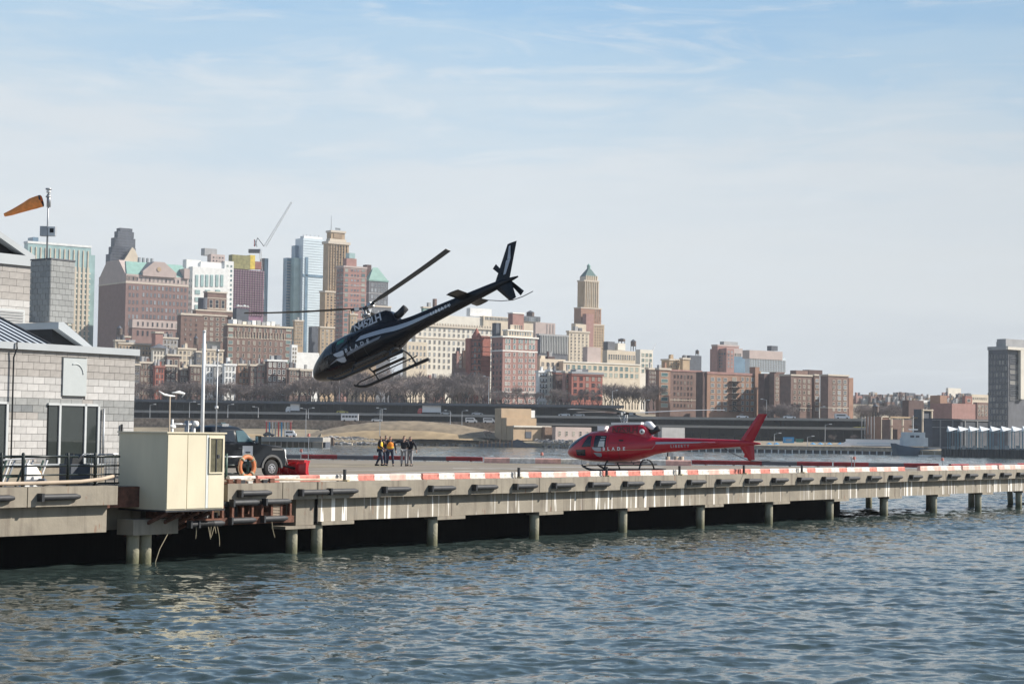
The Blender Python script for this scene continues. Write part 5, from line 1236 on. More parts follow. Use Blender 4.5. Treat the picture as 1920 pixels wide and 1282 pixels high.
seg('girder', PF.X(555, .1, 960), J0 - .14, .1, .7, 1.05, 2.06, 'pier_face'); seg('girder', CUT1 - 2.6, PF.X(555, .1, 960) - .02, .6, 1.1, 1.2, 2.06, 'rust')
seg('girder', PF.X(205, 0, 980) + .03, CUT1 - 2.65, 1.3, 1.8, 1.1, 2.06, 'pier_face')
PIL = [S * i for i in range(-1, 13)]; PIL[0] = J0 + .35
for t in PIL: seg('bearing_block', t - .1, t + 1.75, .06, .75, 1.02, 1.155, 'pier_face')
seg('bearing_block', PF.X(246, 0, 1000), PF.X(330, 0, 1000), -.1, .7, .98, 1.5, 'pier_face'); seg('bearing_block', PF.X(535, 0, 1000), J0 - .16, .0, .7, .93, 1.04, 'pier_face')
pl = bm(); pl.cyl((0, 0, -1.2), (0, 0, 1.02), .215, .215, 'pile', 16); pme = pl.mesh('pile'); pme.set_sharp_from_angle(angle=R(40))
for t in PIL + [PF.X(550, .3, 1035), PF.X(275, .3, 1055), PF.X(252, .3, 1055)]: link('pile', pme, pier, (t, .4, 0))
pr_ = bm(); pr_.cyl((.35, 0, -1.2), (-.1, 0, 1.3), .2, .2, 'pile', 10); pb = pr_.mesh('raked_pile'); pb.set_sharp_from_angle(angle=R(40))
def inside(x, y):
    c = False; n = len(poly)
    for i in range(n):
        (x0, y0), (x1, y1) = poly[i], poly[(i + 1) % n]
        if (y0 > y) != (y1 > y) and x < (x1 - x0) * (y - y0) / (y1 - y0) + x0: c = not c
    return c
for t in PIL + [-S * k for k in range(2, 6)]:
    seg('cross_beam', t - .25, t + .25, .75, max([y for y in np.arange(1, 62, 1.) if inside(t, y)] or [2]), 1.25, 2.07, 'pier_face')
    for r_ in range(1, 14):
        if inside(t, 4.6 * r_ - .6): link('pile', pme if (r_ + int(t)) % 3 else pb, pier, (t + (.0 if r_ % 2 else .5), 4.6 * r_ - .8, 0), (0, 0, rnd.choice([0, 3.14])))
seg('added_blackout_screen', -46, PF.X(1575, 2.6, 930), 2.6, 2.8, -1.2, 2.07, mat('blackout_black', (.005, .005, .005), .95, spec=.1, var=.3, stretch=(4, 4, .4)))  # made-up black screen, added to keep the space under the deck dark
# rubber fenders along the beam
fm = bm(); fm.tube([(-.8, 0, 0), (.62, 0, 0), (.8, 0, 0)], [.105, .105, .06], 'rubber', 10); fm.box(-.84, -.74, -.13, .1, -.13, .13, 'dark_metal'); fme = fm.mesh('rubber_fender'); fme.set_sharp_from_angle(angle=R(40))
for k in list(range(0, 46)):
    t = (-.44 + .4035 * k) * S; link('rubber_fender', fme, pier, (t, -.33, 2.31))
for px, z in ((590, 2.28), (643, 2.29), (478, 2.3), (112, 2.33), (-14, 2.33)): link('rubber_fender', fme, pier, (PF.X(px, -.3, 930), -.33, z))
# beige service pipe and small fixings along the left kerb
b = bm(); b.tube([(-46, -.02, DZ + .17), (PF.X(60, 0, 915), -.02, DZ + .17), (PF.X(150, 0, 915), -.02, DZ + .2), (PF.X(190, 0, 915), .0, DZ + .27), (PF.X(222, .1, 915), .3, DZ + .36)], .06, 'timber_pale', 8)
b.tube([(CUT1 - .3, -.1, DZ + .13), (PF.X(520, 0, 900), -.1, DZ + .16), (PF.X(640, 0, 900), -.02, DZ + .12)], .045, 'timber_pale', 8); b.tube([(CUT1 - .3, -.15, DZ + .05), (PF.X(510, 0, 900), -.15, DZ + .07)], .03, 'rust', 6); b.build('service_pipe', pier)
mz = MB()
for px in (425, 440, 448, 462, 476, 490, 503): t = PF.X(px, 0, 905); mz.box(t - .12, t + .1, -.22, .0, DZ + .05, DZ + .13 + (px % 3) * .04, ('pipe_white', 'dark_metal', 'rust')[px % 3])
mz.build('bracket_plate', pier)
# painted lines on the deck (thin sheets)
def line(x0, y0, x1, y1, w_, k, z=DZ + .004, name='painted_line'):
    a = Vector((x0, y0)); c = Vector((x1, y1)); n = (c - a).normalized(); m_ = Vector((-n.y, n.x)) * w_ / 2
    b = MB(); b.add([(*(a + m_), z), (*(a - m_), z), (*(c - m_), z), (*(c + m_), z)], [(0, 1, 2, 3)], k); return b.build(name, pier)
def wl(pa, ya, pb_, yb, w_, k, dz=0): A = onz(pa, ya, DZ); B_ = onz(pb_, yb, DZ); a = po(pa, A.y); c = po(pb_, B_.y); line(a[0], a[1], c[0], c[1], w_, k, DZ + .004 + dz)
wl(560, 869.3, 1250, 870, .7, 'paint_yellow', .008); wl(1000, 875.2, 1240, 876, .8, 'paint_white', .009); wl(560, 875, 735, 874.5, .9, 'paint_yellow', .010); wl(620, 884.5, 1000, 882.5, .35, 'paint_yellow', .011); wl(560, 871.5, 720, 871.5, .5, 'paint_yellow'); wl(720, 872, 1180, 873.5, .22, 'paint_yellow', .001); wl(850, 877.5, 1010, 879, .5, 'paint_white', .002); wl(735, 887, 900, 883, .4, 'paint_white', .003); wl(930, 881.5, 1500, 884.5, .22, 'paint_yellow', .004); wl(1430, 872.5, 1745, 879, .5, 'paint_white', .005); wl(560, 879, 900, 878, .12, 'paint_yellow', .006); wl(560, 883.5, 760, 880.5, .12, 'paint_white', .007)

# striped pipe kerbs
def kerb_pipe(name, label, A, B_, r, z, cols, blen, group, foot_k='dark_metal', off=0):
    """A, B_ in world; a pipe rail on short feet, painted in bands"""
    d = B_ - A; ln = d.length; o = empty(name, A, math.atan2(d.y, d.x), label, 'barrier', group)
    n = max(1, round(ln / blen)); st = ln / n
    mm = {}
    for k in set(cols):
        b = MB(); b.loft([[(x, y * r / .12, zz * r / .12) for y, zz in ((-.1, -.11), (-.11, .08), (-.07, .12), (.07, .12), (.11, .08), (.1, -.11))] for x in (.003, st - .003)], k); b.box(.003, st - .003, -.135 * r / .12, .135 * r / .12, -.15 * r / .12, -.11 * r / .12, k); mm[k] = b.mesh('kerb_section')
    for j in range(n): link('kerb_section', mm[cols[(j + off) % len(cols)]], o, (j * st, 0, z))
    fm_ = MB().box(-.07, .07, -.1, .1, 0, z - r * 1.22, foot_k).mesh('foot')
    for j in range(max(2, int(ln / 1.6))): link('foot', fm_, o, ((j + .5) * ln / max(2, int(ln / 1.6)), 0, 0))
    return o
cuts = [425, 478, 635, 788, 962, 1127, 1264, 1385, 1494, 1695]
labs = ['behind the life ring and pickup', 'under the plow blade', 'below the vested people', 'left of the red helicopter nose', 'below the red helicopter nose', 'below the red helicopter skids', 'below the red tail boom', 'right of the red tail', 'last long one before the gap']
G2 = 'red and white pipe kerbs along the pier edge'
for i, (a, c) in enumerate(zip(cuts, cuts[1:])):
    ta, tb = PF.X(a, .3, 895), PF.X(c, .3, 895)
    kerb_pipe('striped_kerb_pipe', 'red and white striped kerb rail length ' + labs[i], PF.W(ta + .06, .3, DZ), PF.W(tb - .06, .3, DZ), .108, .19, ['pipe_white', 'pipe_red' if i < 3 or i == 7 else 'pipe_red', 'pipe_white', 'pipe_pink'] if i % 2 == 0 else ['pipe_red', 'pipe_white', 'pipe_red', 'pipe_white'], 1.0, G2)
    if i in (1, 3, 4, 5, 6, 7):
        pt = PF.W(tb, .0, DZ + .05); o = empty('mooring_cleat', pt, AD, 'small yellow cleat on the beam top at the kerb joint ' + ['', 'right of the plow', '', 'left of the red nose', 'under the red nose', 'under the red skids', 'under the red tail boom', 'right of the red fin'][i], 'cleat')
        MB().box(-.07, .07, -.2, .05, -.15, .06, 'paint_yellow').build('base', o); MB().box(-.04, .04, -.05, .05, .06, .45, 'dark_metal').build('post', o)
for (a, c, lb) in ((1722, 1800, 'first pale one after the gap'), (1802, 1868, 'middle pale one near the right edge'), (1870, 1950, 'rightmost, cut by the picture edge')):
    kerb_pipe('striped_kerb_pipe', 'faded pink and white pipe kerb, ' + lb, PF.W(PF.X(a, .3, 885) + .06, .3, DZ), PF.W(PF.X(c, .3, 885) - .06, .3, DZ), .12, .2, ['pipe_pink', 'pipe_white'], 1.0, G2)
def fk(a, Ya, c, Yc, cols, lb, blen=2.6, r=.13, z=.22): A = P(a, 866, Ya); B_ = P(c, 866, Yc); A.z = B_.z = DZ; kerb_pipe('far_kerb_pipe', lb, A, B_, r, z, cols, blen, 'pipe kerbs on the far side of the pad', 'pipe_white')
fk(430, 130.2, 905, 129.0, ['pipe_red_shaded', 'grey_dark'], 'shade-coloured red and grey pipe kerb behind the people on the far pad edge') if dm('pipe_red_shaded', (.22, .02, .025), .5, var=.2) or 1 else 0  # far kerbs show their shadow side; that shade is put into their colours
fk(1297, 128, 1560, 127.5, ['pipe_red_shaded', 'pipe_red_shaded', 'grey_dark'], 'shade-coloured red pipe kerb behind the red tail boom'); fk(1563, 127.5, 1760, 127, ['pipe_red_shaded', 'grey_dark', 'pipe_red_shaded'], 'shade-coloured red pipe kerb at the far right corner of the pad')
fk(908, 125.5, 1100, 125, ['pipe_pink', 'pipe_white'], 'low pink and white kerb with black feet left of the red helicopter', 1.6, .17, .2); fk(1104, 125, 1296, 125, ['pipe_white', 'pipe_pink'], 'low pink and white kerb with black feet seen between the red skids', 1.6, .17, .2)
A = PF.W(TR + 1, 4.2, DZ); B_ = PF.W(98, 4.2, DZ); kerb_pipe('far_kerb_pipe', 'shade-coloured red pipe kerb along the narrow walkway at far right', A, B_, .12, .2, ['pipe_red_shaded', 'grey_dark'], 3, 'pipe kerbs on the far side of the pad')
for px, lb, k in ((1597, 'small white lamp post on the far kerb at right', 'pipe_white'), (1602, 'small red lamp beside the white one', 'pipe_red'), (1767, 'small orange lamp on the far corner of the pad', 'pipe_red'), (1016, 'tiny red lamp on the far kerb before the tan pump house', 'pipe_red'), (578, 'tiny red flag lamp on a thin stem right of the plow', 'pipe_red'), (564, 'bright red lamp stem between truck mirror and far dock', 'pipe_red')):
    q = P(px, 866, 126.5); hh = 1.6 if px == 578 else .55; o = empty('kerb_lamp', (q.x, q.y, DZ), 0, lb, 'lamp')
    MB().cyl((0, 0, 0), (0, 0, hh), .03, .03, 'grey_metal', 5).build('stem', o); MB().cyl((0, 0, hh), (0, 0, hh + .2), .1, .08, k, 8).build('lamp_head', o)
for px, lb in ((1252, 'leftmost of three pale timber bollards behind the red helicopter'), (1268, 'middle one of three pale timber bollards behind the red helicopter'), (1278, 'rightmost of three pale timber bollards behind the red helicopter')):
    q = P(px, 864, 134); tz = P(px, 855.5, 134).z; o = bm(); o.cyl((0, 0, -1.2), (0, 0, tz), .17, .17, 'timber_pale', 10); tag(o.build('timber_bollard', None, (q.x, q.y, 0)), lb, 'bollard')
q = P(1257, 850, 135); o = empty('channel_sign', (q.x, q.y, 0), 0, 'small white board on a post behind the red helicopter tail root', 'sign'); MB().cyl((-.2, 0, -1), (-.2, 0, 4.0), .05, .05, 'dark_metal', 6).build('post', o); MB().box(-.12, .22, -.05, .05, 2.9, 3.4, 'pipe_white').build('board', o)

# ------------------------------------------------------------------ cream cabin hung on the edge
CF = Fr(314, 62.5, AD, 1.83); cb = empty('cream_cabin', CF.o, AD, 'big cream metal cabin bolted outside the pier edge', 'cabin'); CH = CF.Z(812); CW = CF.X(420, 0, 880); CD = CF.Y(222, 0, 880)
MB().box(0, CW, 0, CD, 0, CH, 'cabin_cream').build('body', cb)
p1, p2 = CF.X(350, 0, 880), CF.X(385, 0, 880)
for a, c, k in ((.02, p1 - .015, 'cabin_cream'), (p1 + .015, p2 - .015, 'cabin_cream'), (p2 + .015, p2 + .12, 'cabin_white'), (p2 + .13, CW - .02, 'cabin_cream')): MB().box(a, c, -.03, 0, .04, CH - .05, k).build('panel', cb)
MB().box(-.05, CW + .05, -.06, CD + .05, CH, CH + .045, 'cabin_cream').build('roof_rim', cb); MB().box(-.04, CW + .04, -.05, CD + .04, -.06, .0, 'dark_metal').build('base_frame', cb)
wx0, wx1 = CF.X(392, 0, 850), CF.X(415, 0, 850); wz0, wz1 = CF.Z(885, wx0), CF.Z(822, wx0)
wf = MB(); t_ = .05
for a in ((wx0 - t_, wx0, wz0 - t_, wz1 + t_), (wx1, wx1 + t_, wz0 - t_, wz1 + t_), (wx0, wx1, wz0 - t_, wz0), (wx0, wx1, wz1, wz1 + t_)): wf.box(a[0], a[1], -.075, -.03, a[2], a[3], 'cabin_cream')
wfo = wf.build('window', cb); dm('cabin_glass', (.11, .1, .06), .15, var=.3, scale=3, spec=.7)
MB().box(wx0, wx1, -.045, -.031, wz0, wz1, 'cabin_glass').build('pane', wfo); MB().box((wx0 + wx1) / 2 - .02, (wx0 + wx1) / 2 + .02, -.065, -.045, wz0, wz1, 'dark_metal').build('mullion', wfo); MB().box((wx0 + wx1) / 2 + .06, (wx0 + wx1) / 2 + .16, -.065, -.045, wz0 + .48, wz0 + .6, 'dark_metal').build('latch', wfo)
for yy, zz_ in ((CD * .62, .3), (CD * .58, .33)): MB().cyl((-.03, yy, zz_), (0, yy, zz_), .035, .035, 'dark_metal', 8).build('bolt', cb)
for y0 in (.15, .9, 1.6, 2.2):
    MB().cyl((y0, .1, -.1), (y0 - .2, 1.9, -.9), .07, .07, 'rust', 6).build('brace', cb)
# rusty ship fender frame below the beam
RF = empty('rusty_fender_frame', PF.W(0, 0, 0), AD, 'rusty steel ladder like frame with black rubbers right under the cabin', 'frame')
r0, r1 = PF.X(352, -.35, 950), PF.X(548, -.35, 950)
MB().box(r0, r1, -.45, -.33, 1.22, 1.46, 'rust').build('lower_beam', RF); MB().box(CUT1 - 1.5, r1 - .2, -.3, -.1, 1.86, 2.02, 'dark_metal').build('upper_beam', RF)
pm3 = MB().box(-.05, .05, -.42, -.3, 1.4, 1.9, 'rust').mesh('post')
for j in range(11): link('post', pm3, RF, (r0 + .15 + (r1 - r0 - .3) * j / 10, 0, 0))
sl3 = MB().box(-.02, .5, -.4, -.36, 0, .022, 'timber_pale').mesh('slat')
for j in range(8): link('slat', sl3, RF, (PF.X(507, -.3, 950), 0, 1.47 + j * .055))
for px, z in ((380, 1.3), (395, 1.3), (455, 1.36), (515, 1.38)): 
    f_ = link('rubber', fme, RF, (PF.X(px, -.5, 950), -.52, z)); f_.scale = (.8, 1, 1)
for px, z in ((462, 1.98), (522, 1.98)): f_ = link('rubber', fme, RF, (PF.X(px, -.5, 950), -.45, z)); f_.scale = (.85, 1, 1)
g = random.Random(5); m_ = MB()
for j in range(14):
    t = r0 + g.random() * (r1 - r0) * .95; m_.box(t, t + g.uniform(.05, .22), -.2, .3, g.uniform(1.45, 1.6), g.uniform(1.62, 1.85), g.choice(['dark_metal', 'rust', 'cream', 'grey_conc', 'rust']))
m_.build('debris', RF)
for j, (px, dx, ln) in enumerate(((388, .15, .55), (395, -.12, .5), (400, .1, .35), (404, .05, .8), (366, .02, .5), (508, -.03, .6))):
    t = PF.X(px, -.5, 960); o = bm(); n = 9
    pts = [(t + dx * math.sin(k / n * 3.1) + (.02 * k if j % 2 else 0), -.55, 1.3 - ln * (math.sin(k / n * math.pi) if j in (0, 1, 2) else k / n)) for k in range(n + 1)]
    o.tube([PF.W(*p) for p in pts], .012, 'rope', 5); tag(o.build('hanging_rope'), ['looped pale rope hanging under the rusty frame, leftmost loop', 'second looped rope tangled with the leftmost loop', 'short rope loop right of the tangled loops', 'long frayed rope end hanging toward the water', 'thin rope hanging left of the tangled loops', 'lone rope hanging at the right end of the rusty frame'][j], 'rope')
t = PF.X(310, -.3, 1010); o = bm(); o.tube([PF.W(t + .3, -.2, 1.15), PF.W(t + .12, -.25, .95), PF.W(t - .25, -.3, .5), PF.W(t - .42, -.3, .1), PF.W(t - .45, -.3, -.2)], .015, 'rope', 5); tag(o.build('mooring_line'), 'thin curved line dropping from under the cabin to the water beside the piles', 'rope')

# ------------------------------------------------------------------ railing, life ring, barriers, clutter
rl = empty('black_railing', PF.W(0, 0, 0), AD, 'black pipe railing with four rails along the left pier edge', 'railing')
RO = .45; z0 = DZ
def rail_post(px, top=1.13): t = PF.X(px, RO, 880); b = bm(); b.tube([(t, RO, z0), (t, RO, z0 + top - .04), (t, RO, z0 + top)], [.055, .055, .03], 'rail_black', 8); b.build('post', rl); return t
for px in (-30, 2, 43, 127, 178): rail_post(px)
for (a, c) in ((-60, 18), (23, 144), (158, 224)):
    for k, zz_ in enumerate((1.0, .7, .41, .12)):
        if a == 23: pa, pc = 20, 146
        else: pa, pc = a, c
        if k: pa = {-60: -60, 23: 18, 158: 146}[a]
        b = bm(); b.tube([(PF.X(pa, RO, 860), RO, z0 + zz_), (PF.X(pc, RO, 860), RO, z0 + zz_)], .042 if k == 0 else .028, 'rail_black', 8); b.build('rail', rl)
r2 = empty('short_railing', PF.W(0, 0, 0), AD, 'short white topped railing between the cabin and the life ring post', 'railing')
t = PF.X(465, RO, 880)
for q in (t, PF.X(424, RO, 880)): b = bm(); b.tube([(q, RO, z0), (q, RO, z0 + 1.1)], .05, 'green_metal', 8); b.build('post', r2)
for zz_, k in ((.98, 'galv'), (.68, 'rail_black'), (.38, 'rail_black')): b = bm(); b.tube([(PF.X(415, RO, 860), RO, z0 + zz_), (t, RO, z0 + zz_)], .035, k, 8); b.build('rail', r2)
# life ring hanging on the post
rc = PF.W(PF.X(463, RO - .12, 875), RO - .12, z0 + (yhor(463) + 1.9 * FPX / 66.9 - 875) / FPX * 66.9)
lr = empty('life_ring', rc, AD, 'worn orange life ring hanging on the railing before the pickup', 'life ring')
b = bm(); rr_ = []
for j in range(24):
    t_ = j / 24 * 2 * math.pi; c_ = Vector((math.cos(t_) * .36, 0, math.sin(t_) * .36)); n_ = Vector((math.cos(t_), 0, math.sin(t_)))
    rr_.append([c_ + n_ * math.cos(u) * .085 + Vector((0, 1, 0)) * math.sin(u) * .07 for u in [k / 10 * 2 * math.pi for k in range(10)]])
b.loft(rr_ + [rr_[0]], 'lifering', False); b.build('ring', lr)
for j in range(4):
    t_ = R(45 + 90 * j); c_ = (math.cos(t_) * .36, 0, math.sin(t_) * .36); d_ = Vector((-math.sin(t_), 0, math.cos(t_))) * .04
    q = bm(); q.cyl(Vector(c_) - d_, Vector(c_) + d_, .094, .094, 'rope', 12); q.build('band', lr)
b = bm(); b.tube([(math.cos(k / 20 * 6.283) * (.46 + .02 * math.sin(k * 1.9)), -.03, math.sin(k / 20 * 6.283) * (.46 + .02 * math.cos(k * 2.1))) for k in range(21)], .012, 'rope', 4); b.build('grab_line', lr)

def onp(px, o_, py=890): return PF.W(PF.X(px, o_, py), o_, DZ)
# galvanised crowd barriers
for (a, c, o_, lb) in ((151, 181, 2.2, 'left galvanised crowd barrier behind the black railing'), (180, 215, 1.9, 'right galvanised crowd barrier behind the black railing'), (198, 232, 2.5, 'third crowd barrier partly hidden by the cream cabin')):
    A = onp(a, o_); B_ = onp(c, o_); ln = (B_ - A).length; o = empty('crowd_barrier', A, AD, lb, 'barrier', 'crowd barriers behind the railing')
    b = bm(); b.tube([(0, 0, 0), (0, 0, .95), (.1, 0, 1.05), (ln - .1, 0, 1.05), (ln, 0, .95), (ln, 0, 0)], .02, 'galv', 6); b.tube([(0, 0, .2), (ln, 0, .2)], .018, 'galv', 6); b.build('frame', o)
    bar = MB().cyl((0, 0, .2), (0, 0, 1.04), .012, .012, 'galv', 5).mesh('bar')
    for j in range(int(ln / .13)): link('bar', bar, o, ((j + 1) * ln / (int(ln / .13) + 1), 0, 0))
# stacked green and white panels leaning
o = empty('stacked_trestles', onp(22, 1.6), AD, 'leaning stack of green and white trestle legs at the left picture edge', 'trestles')
for j in range(11):
    b = MB(); x = -1.35 + j * .25; b.cyl((x, (j % 3) * .1, 0), (x + .38, (j % 3) * .1, .86), .035, .035, ['green_metal', 'white_metal', 'grey_metal'][j % 3], 6); b.build('leg', o)
b = MB(); b.cyl((-1.2, .1, .82), (1.6, .1, .95), .03, .03, 'galv', 6); b.cyl((-1.4, .1, .3), (1.2, .1, .35), .03, .03, 'green_metal', 6); b.build('cross_bar', o)
o = MB(); q = onp(58, 1.4); o.add([(-.35, -.15, 0), (.35, -.15, 0), (.3, .2, 0), (-.3, .2, 0), (-.2, -.05, .75), (.15, -.05, .7), (.1, .1, .7), (-.12, .1, .78), (-.3, -.16, .35), (.3, -.16, .4)], [(0, 1, 9, 8), (8, 9, 5, 4), (1, 2, 6, 5, 9), (2, 3, 7, 6), (3, 0, 8, 4, 7), (4, 5, 6, 7)], 'tarp_white'); tag(o.build('white_sack', None, q, (0, 0, AD)), 'bulging white sack against the left railing post', 'sack')
o = MB(); q = onp(69, 1.5); o.add([(-.12, -.12, 0), (.22, -.12, 0), (.22, .12, 0), (-.12, .12, 0), (-.2, -.12, .62), (.08, -.12, .5), (.08, .12, .5), (-.2, .12, .62)], [(0, 1, 5, 4), (1, 2, 6, 5), (2, 3, 7, 6), (3, 0, 4, 7), (4, 5, 6, 7)], 'cardboard'); tag(o.build('cardboard_box', None, q, (0, 0, AD)), 'tilted cardboard box right of the white sack', 'box')
o = bm(); o.tube([(-.3, 0, .1), (-.1, 0, .16), (.15, 0, .15), (.35, 0, .08)], [.05, .14, .13, .05], 'slate', 8); tag(o.build('grey_bag', None, onp(76, 1.3), (0, 0, AD)), 'small dark bag lying on the deck right of the cardboard box', 'bag')
o = empty('dark_utility_bin', onp(140, 2.3), AD, 'dark squat utility bin left of the crowd barriers', 'bin'); MB().box(-.42, .42, -.3, .3, 0, .72, 'slate').build('body', o); MB().prism([(-.3, .72), (.2, .72), (.12, 1.05), (-.02, .9), (-.25, 1.08)], -.2, .2, 'dark_metal').build('lid', o)
o = empty('low_grey_wall', PF.W(0, 0, DZ), AD, 'low tan grey parapet wall behind the railing under the glass doors', 'wall'); MB().box(PF.X(-40, 3.2, 890), PF.X(196, 3.2, 890), 3.2, 3.45, 0, .62, 'pier_face').build('wall', o); MB().box(PF.X(-40, 3.2, 890), PF.X(196, 3.2, 890), 3.15, 3.5, .62, .7, 'coping').build('cap', o)
# beige pipes with wheels beyond cabin (small valve stand) and masts
o = empty('valve_stand', onp(333, 4.5), AD, 'white cross pipe valve stand with two grey drums above the cabin roof', 'valve stand')
zt = lambda py, Y: HCAM + (yhor(340) - py) / FPX * Y - DZ
Yv = onp(338, 4.5).y
b = bm(); b.tube([(-.32, 0, 0), (-.32, 0, zt(786, Yv))], .04, 'white_metal', 8); b.tube([(-.35, 0, zt(795, Yv)), (.72, 0, zt(795, Yv))], .035, 'white_metal', 8); b.cyl((-.45, 0, zt(800, Yv)), (-.2, 0, zt(800, Yv)), .07, .07, 'white_metal', 8); b.build('cross_pipe', o)
for x in (.42, .76): q = bm(); q.cyl((x, 0, 0), (x, 0, zt(788, Yv)), .09, .09, 'grey_metal', 10); q.build('drum', o)
q = bm(); q.cyl((.8, -.15, zt(794, Yv)), (.8, .15, zt(794, Yv)), .11, .11, 'white_metal', 12); q.build('hand_wheel', o)
def mast(name, label, cat, px, ytop, o_, r, k, lean=0):
    base = onp(px, o_, 860); Y = base.y; top = P(px + lean, ytop, Y); o = empty(name, base, AD, label, cat)
    b = bm(); b.tube([(0, 0, 0), (0, 0, top.z - DZ)], [r, r * .75], k, 8); b.build('pole', o); return o, top.z - DZ
o, h = mast('flagpole', 'thick bare white flagpole rising behind the cream cabin', 'flagpole', 378, 622, 4, .075, 'white_metal'); b = bm(); b.cyl((0, 0, h), (0, 0, h + .06), .09, .04, 'white_metal', 8); b.build('finial', o)
o, h = mast('thin_mast', 'thin grey mast right of the white flagpole', 'mast', 404, 656, 4, .032, 'grey_metal'); b = bm(); b.cyl((0, 0, h - .1), (0, 0, h + .02), .055, .055, 'grey_metal', 8); b.cyl((0, 0, h * .55), (0, 0, h * .55 + .1), .065, .065, 'white_metal', 8); b.build('collar', o)
o, h = mast('anemometer_mast', 'thin orange mast topped by curved white wind vane arms', 'mast', 316, 742, 3, .035, 'timber_pale')
b = bm(); b.tube([(-.55, 0, h + .16), (-.3, 0, h + .04), (.0, 0, h - .0), (.25, 0, h + .0)], [.02, .045, .04, .02], 'white_metal', 6); b.tube([(.1, 0, h + .12), (.45, 0, h + .14), (.7, 0, h + .1), (.6, 0, h - .03)], [.02, .06, .05, .02], 'white_metal', 6); b.build('wind_vane', o)

# ------------------------------------------------------------------ terminal building at left
LB = Fr(251, 78.0, AD, DZ); tb = empty('terminal_building', LB.o, AD, 'grey block terminal building with white coping at the left edge', 'building')
XL = LB.X(-70, 0, 750); zc = LB.Z(655, 0); zw = zc - .27
MB().box(XL, -.04, .06, 9, 0, zw, 'mortar').build('wall', tb)
MB().box(XL - .2, .12, -.14, 9.2, zw, zc, 'coping').build('coping', tb)
wA = (LB.X(88, 0, 800), LB.X(184, 0, 800), 0, LB.Z(756, LB.X(120, 0, 756))); wB = (XL, LB.X(13, 0, 800), 0, wA[3]); pA = (LB.X(117, 0, 700), LB.X(161, 0, 700), LB.Z(742, LB.X(140)), LB.Z(672, LB.X(140)))
CHT = .282; rowsn = int(zw / CHT) + 1; BW = .56
bml = {k: {} for k in ('block_light', 'block_mid', 'block_grey', 'block_dark')}
def blk(k, w_, h_=CHT, parent=tb, y=0):
    key = (round(w_, 2), round(h_, 2))
    if key not in bml[k]: bml[k][key] = MB().box(0, key[0] - .014, .0, .065, 0, key[1] - .014, k).mesh('block')
    return bml[k][key]
nb = 0
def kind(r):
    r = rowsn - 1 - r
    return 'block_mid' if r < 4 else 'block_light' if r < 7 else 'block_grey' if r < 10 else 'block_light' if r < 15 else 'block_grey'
for r in range(rowsn):
    z = r * CHT; hh = min(CHT, zw - z)
    if hh < .08: continue
    x = -.0 - (BW / 2 if r % 2 else 0); edges = [0.0]
    while x > XL: 
        if x < -.05: edges.append(x)
        x -= BW
    edges.append(XL)
    for x1, x0 in zip(edges, edges[1:]):
        segs = [(x0, x1)]
        for (a, c, e, f_) in (wA, wB, pA):
            if z + hh / 2 > e and z + hh / 2 < f_:
                ns = []
                for (s0, s1) in segs:
                    if s1 <= a or s0 >= c: ns.append((s0, s1)); continue
                    if s0 < a: ns.append((s0, a))
                    if s1 > c: ns.append((c, s1))
                segs = ns
        for s0, s1 in segs:
            if s1 - s0 < .06: continue
            k = kind(r)
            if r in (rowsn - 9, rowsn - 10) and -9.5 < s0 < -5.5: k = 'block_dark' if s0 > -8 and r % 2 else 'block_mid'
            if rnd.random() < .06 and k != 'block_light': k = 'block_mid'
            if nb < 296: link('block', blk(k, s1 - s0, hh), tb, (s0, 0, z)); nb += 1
def glazed(name, a, c, z1, mull):
    fr_ = MB()
    for x in mull: fr_.box(x - .05, x + .05, -.09, .0, 0, z1, 'frame_white')
    fr_.box(a, c, -.09, 0, z1 - .09, z1, 'frame_white'); o = fr_.build(name, tb)
    ms = sorted(mull); es = [a] + ms + [c]
    for x0, x1 in zip(es, es[1:]):
        if x1 - x0 > .2: MB().box(x0 + .05, x1 - .05, -.03, .0, .02, z1 - .09, 'glass_door').build('pane', o)
    MB().box(a, c, 0, .058, 0, z1, 'dark_gap').build('recess', o)
glazed('glass_doors', wA[0], wA[1], wA[3], [LB.X(110, 0, 800), LB.X(158, 0, 800), wA[1] - .04]); glazed('glass_doors', XL, wB[1], wB[3], [wB[1] - .05, LB.X(-50)])
wp = MB().box(pA[0], pA[1], -.06, .05, pA[2], pA[3], 'panel_white').build('white_panel', tb)
b = bm(); xm = (pA[0] + pA[1]) / 2; zm = pA[2] + (pA[3] - pA[2]) * .58; ra = (pA[1] - pA[0]) * .34
b.tube([(xm + math.cos(R(a)) * ra, -.06, zm + math.sin(R(a)) * ra) for a in range(0, 115, 8)], .03, 'panel_white', 6); b.build('arch_moulding', wp)
b = bm(); xd = LB.X(19, 0, 780); b.tube([(LB.X(24), -.2, zc + .0), (LB.X(24), -.22, zc - .25), (xd, -.12, zc - .6), (xd, -.12, 0)], .035, 'dark_metal', 6); b.build('downpipe', tb)
b = bm(); xd = LB.X(191, 0, 820); b.tube([(xd, -.09, 0), (xd, -.09, LB.Z(766, xd))], .05, 'grey_metal', 8); b.build('conduit', tb)
MB().box(LB.X(228), LB.X(228) + .05, -.1, -.03, LB.Z(812, LB.X(228)), LB.Z(795, LB.X(228)), 'dark_metal').build('wall_bracket', tb)
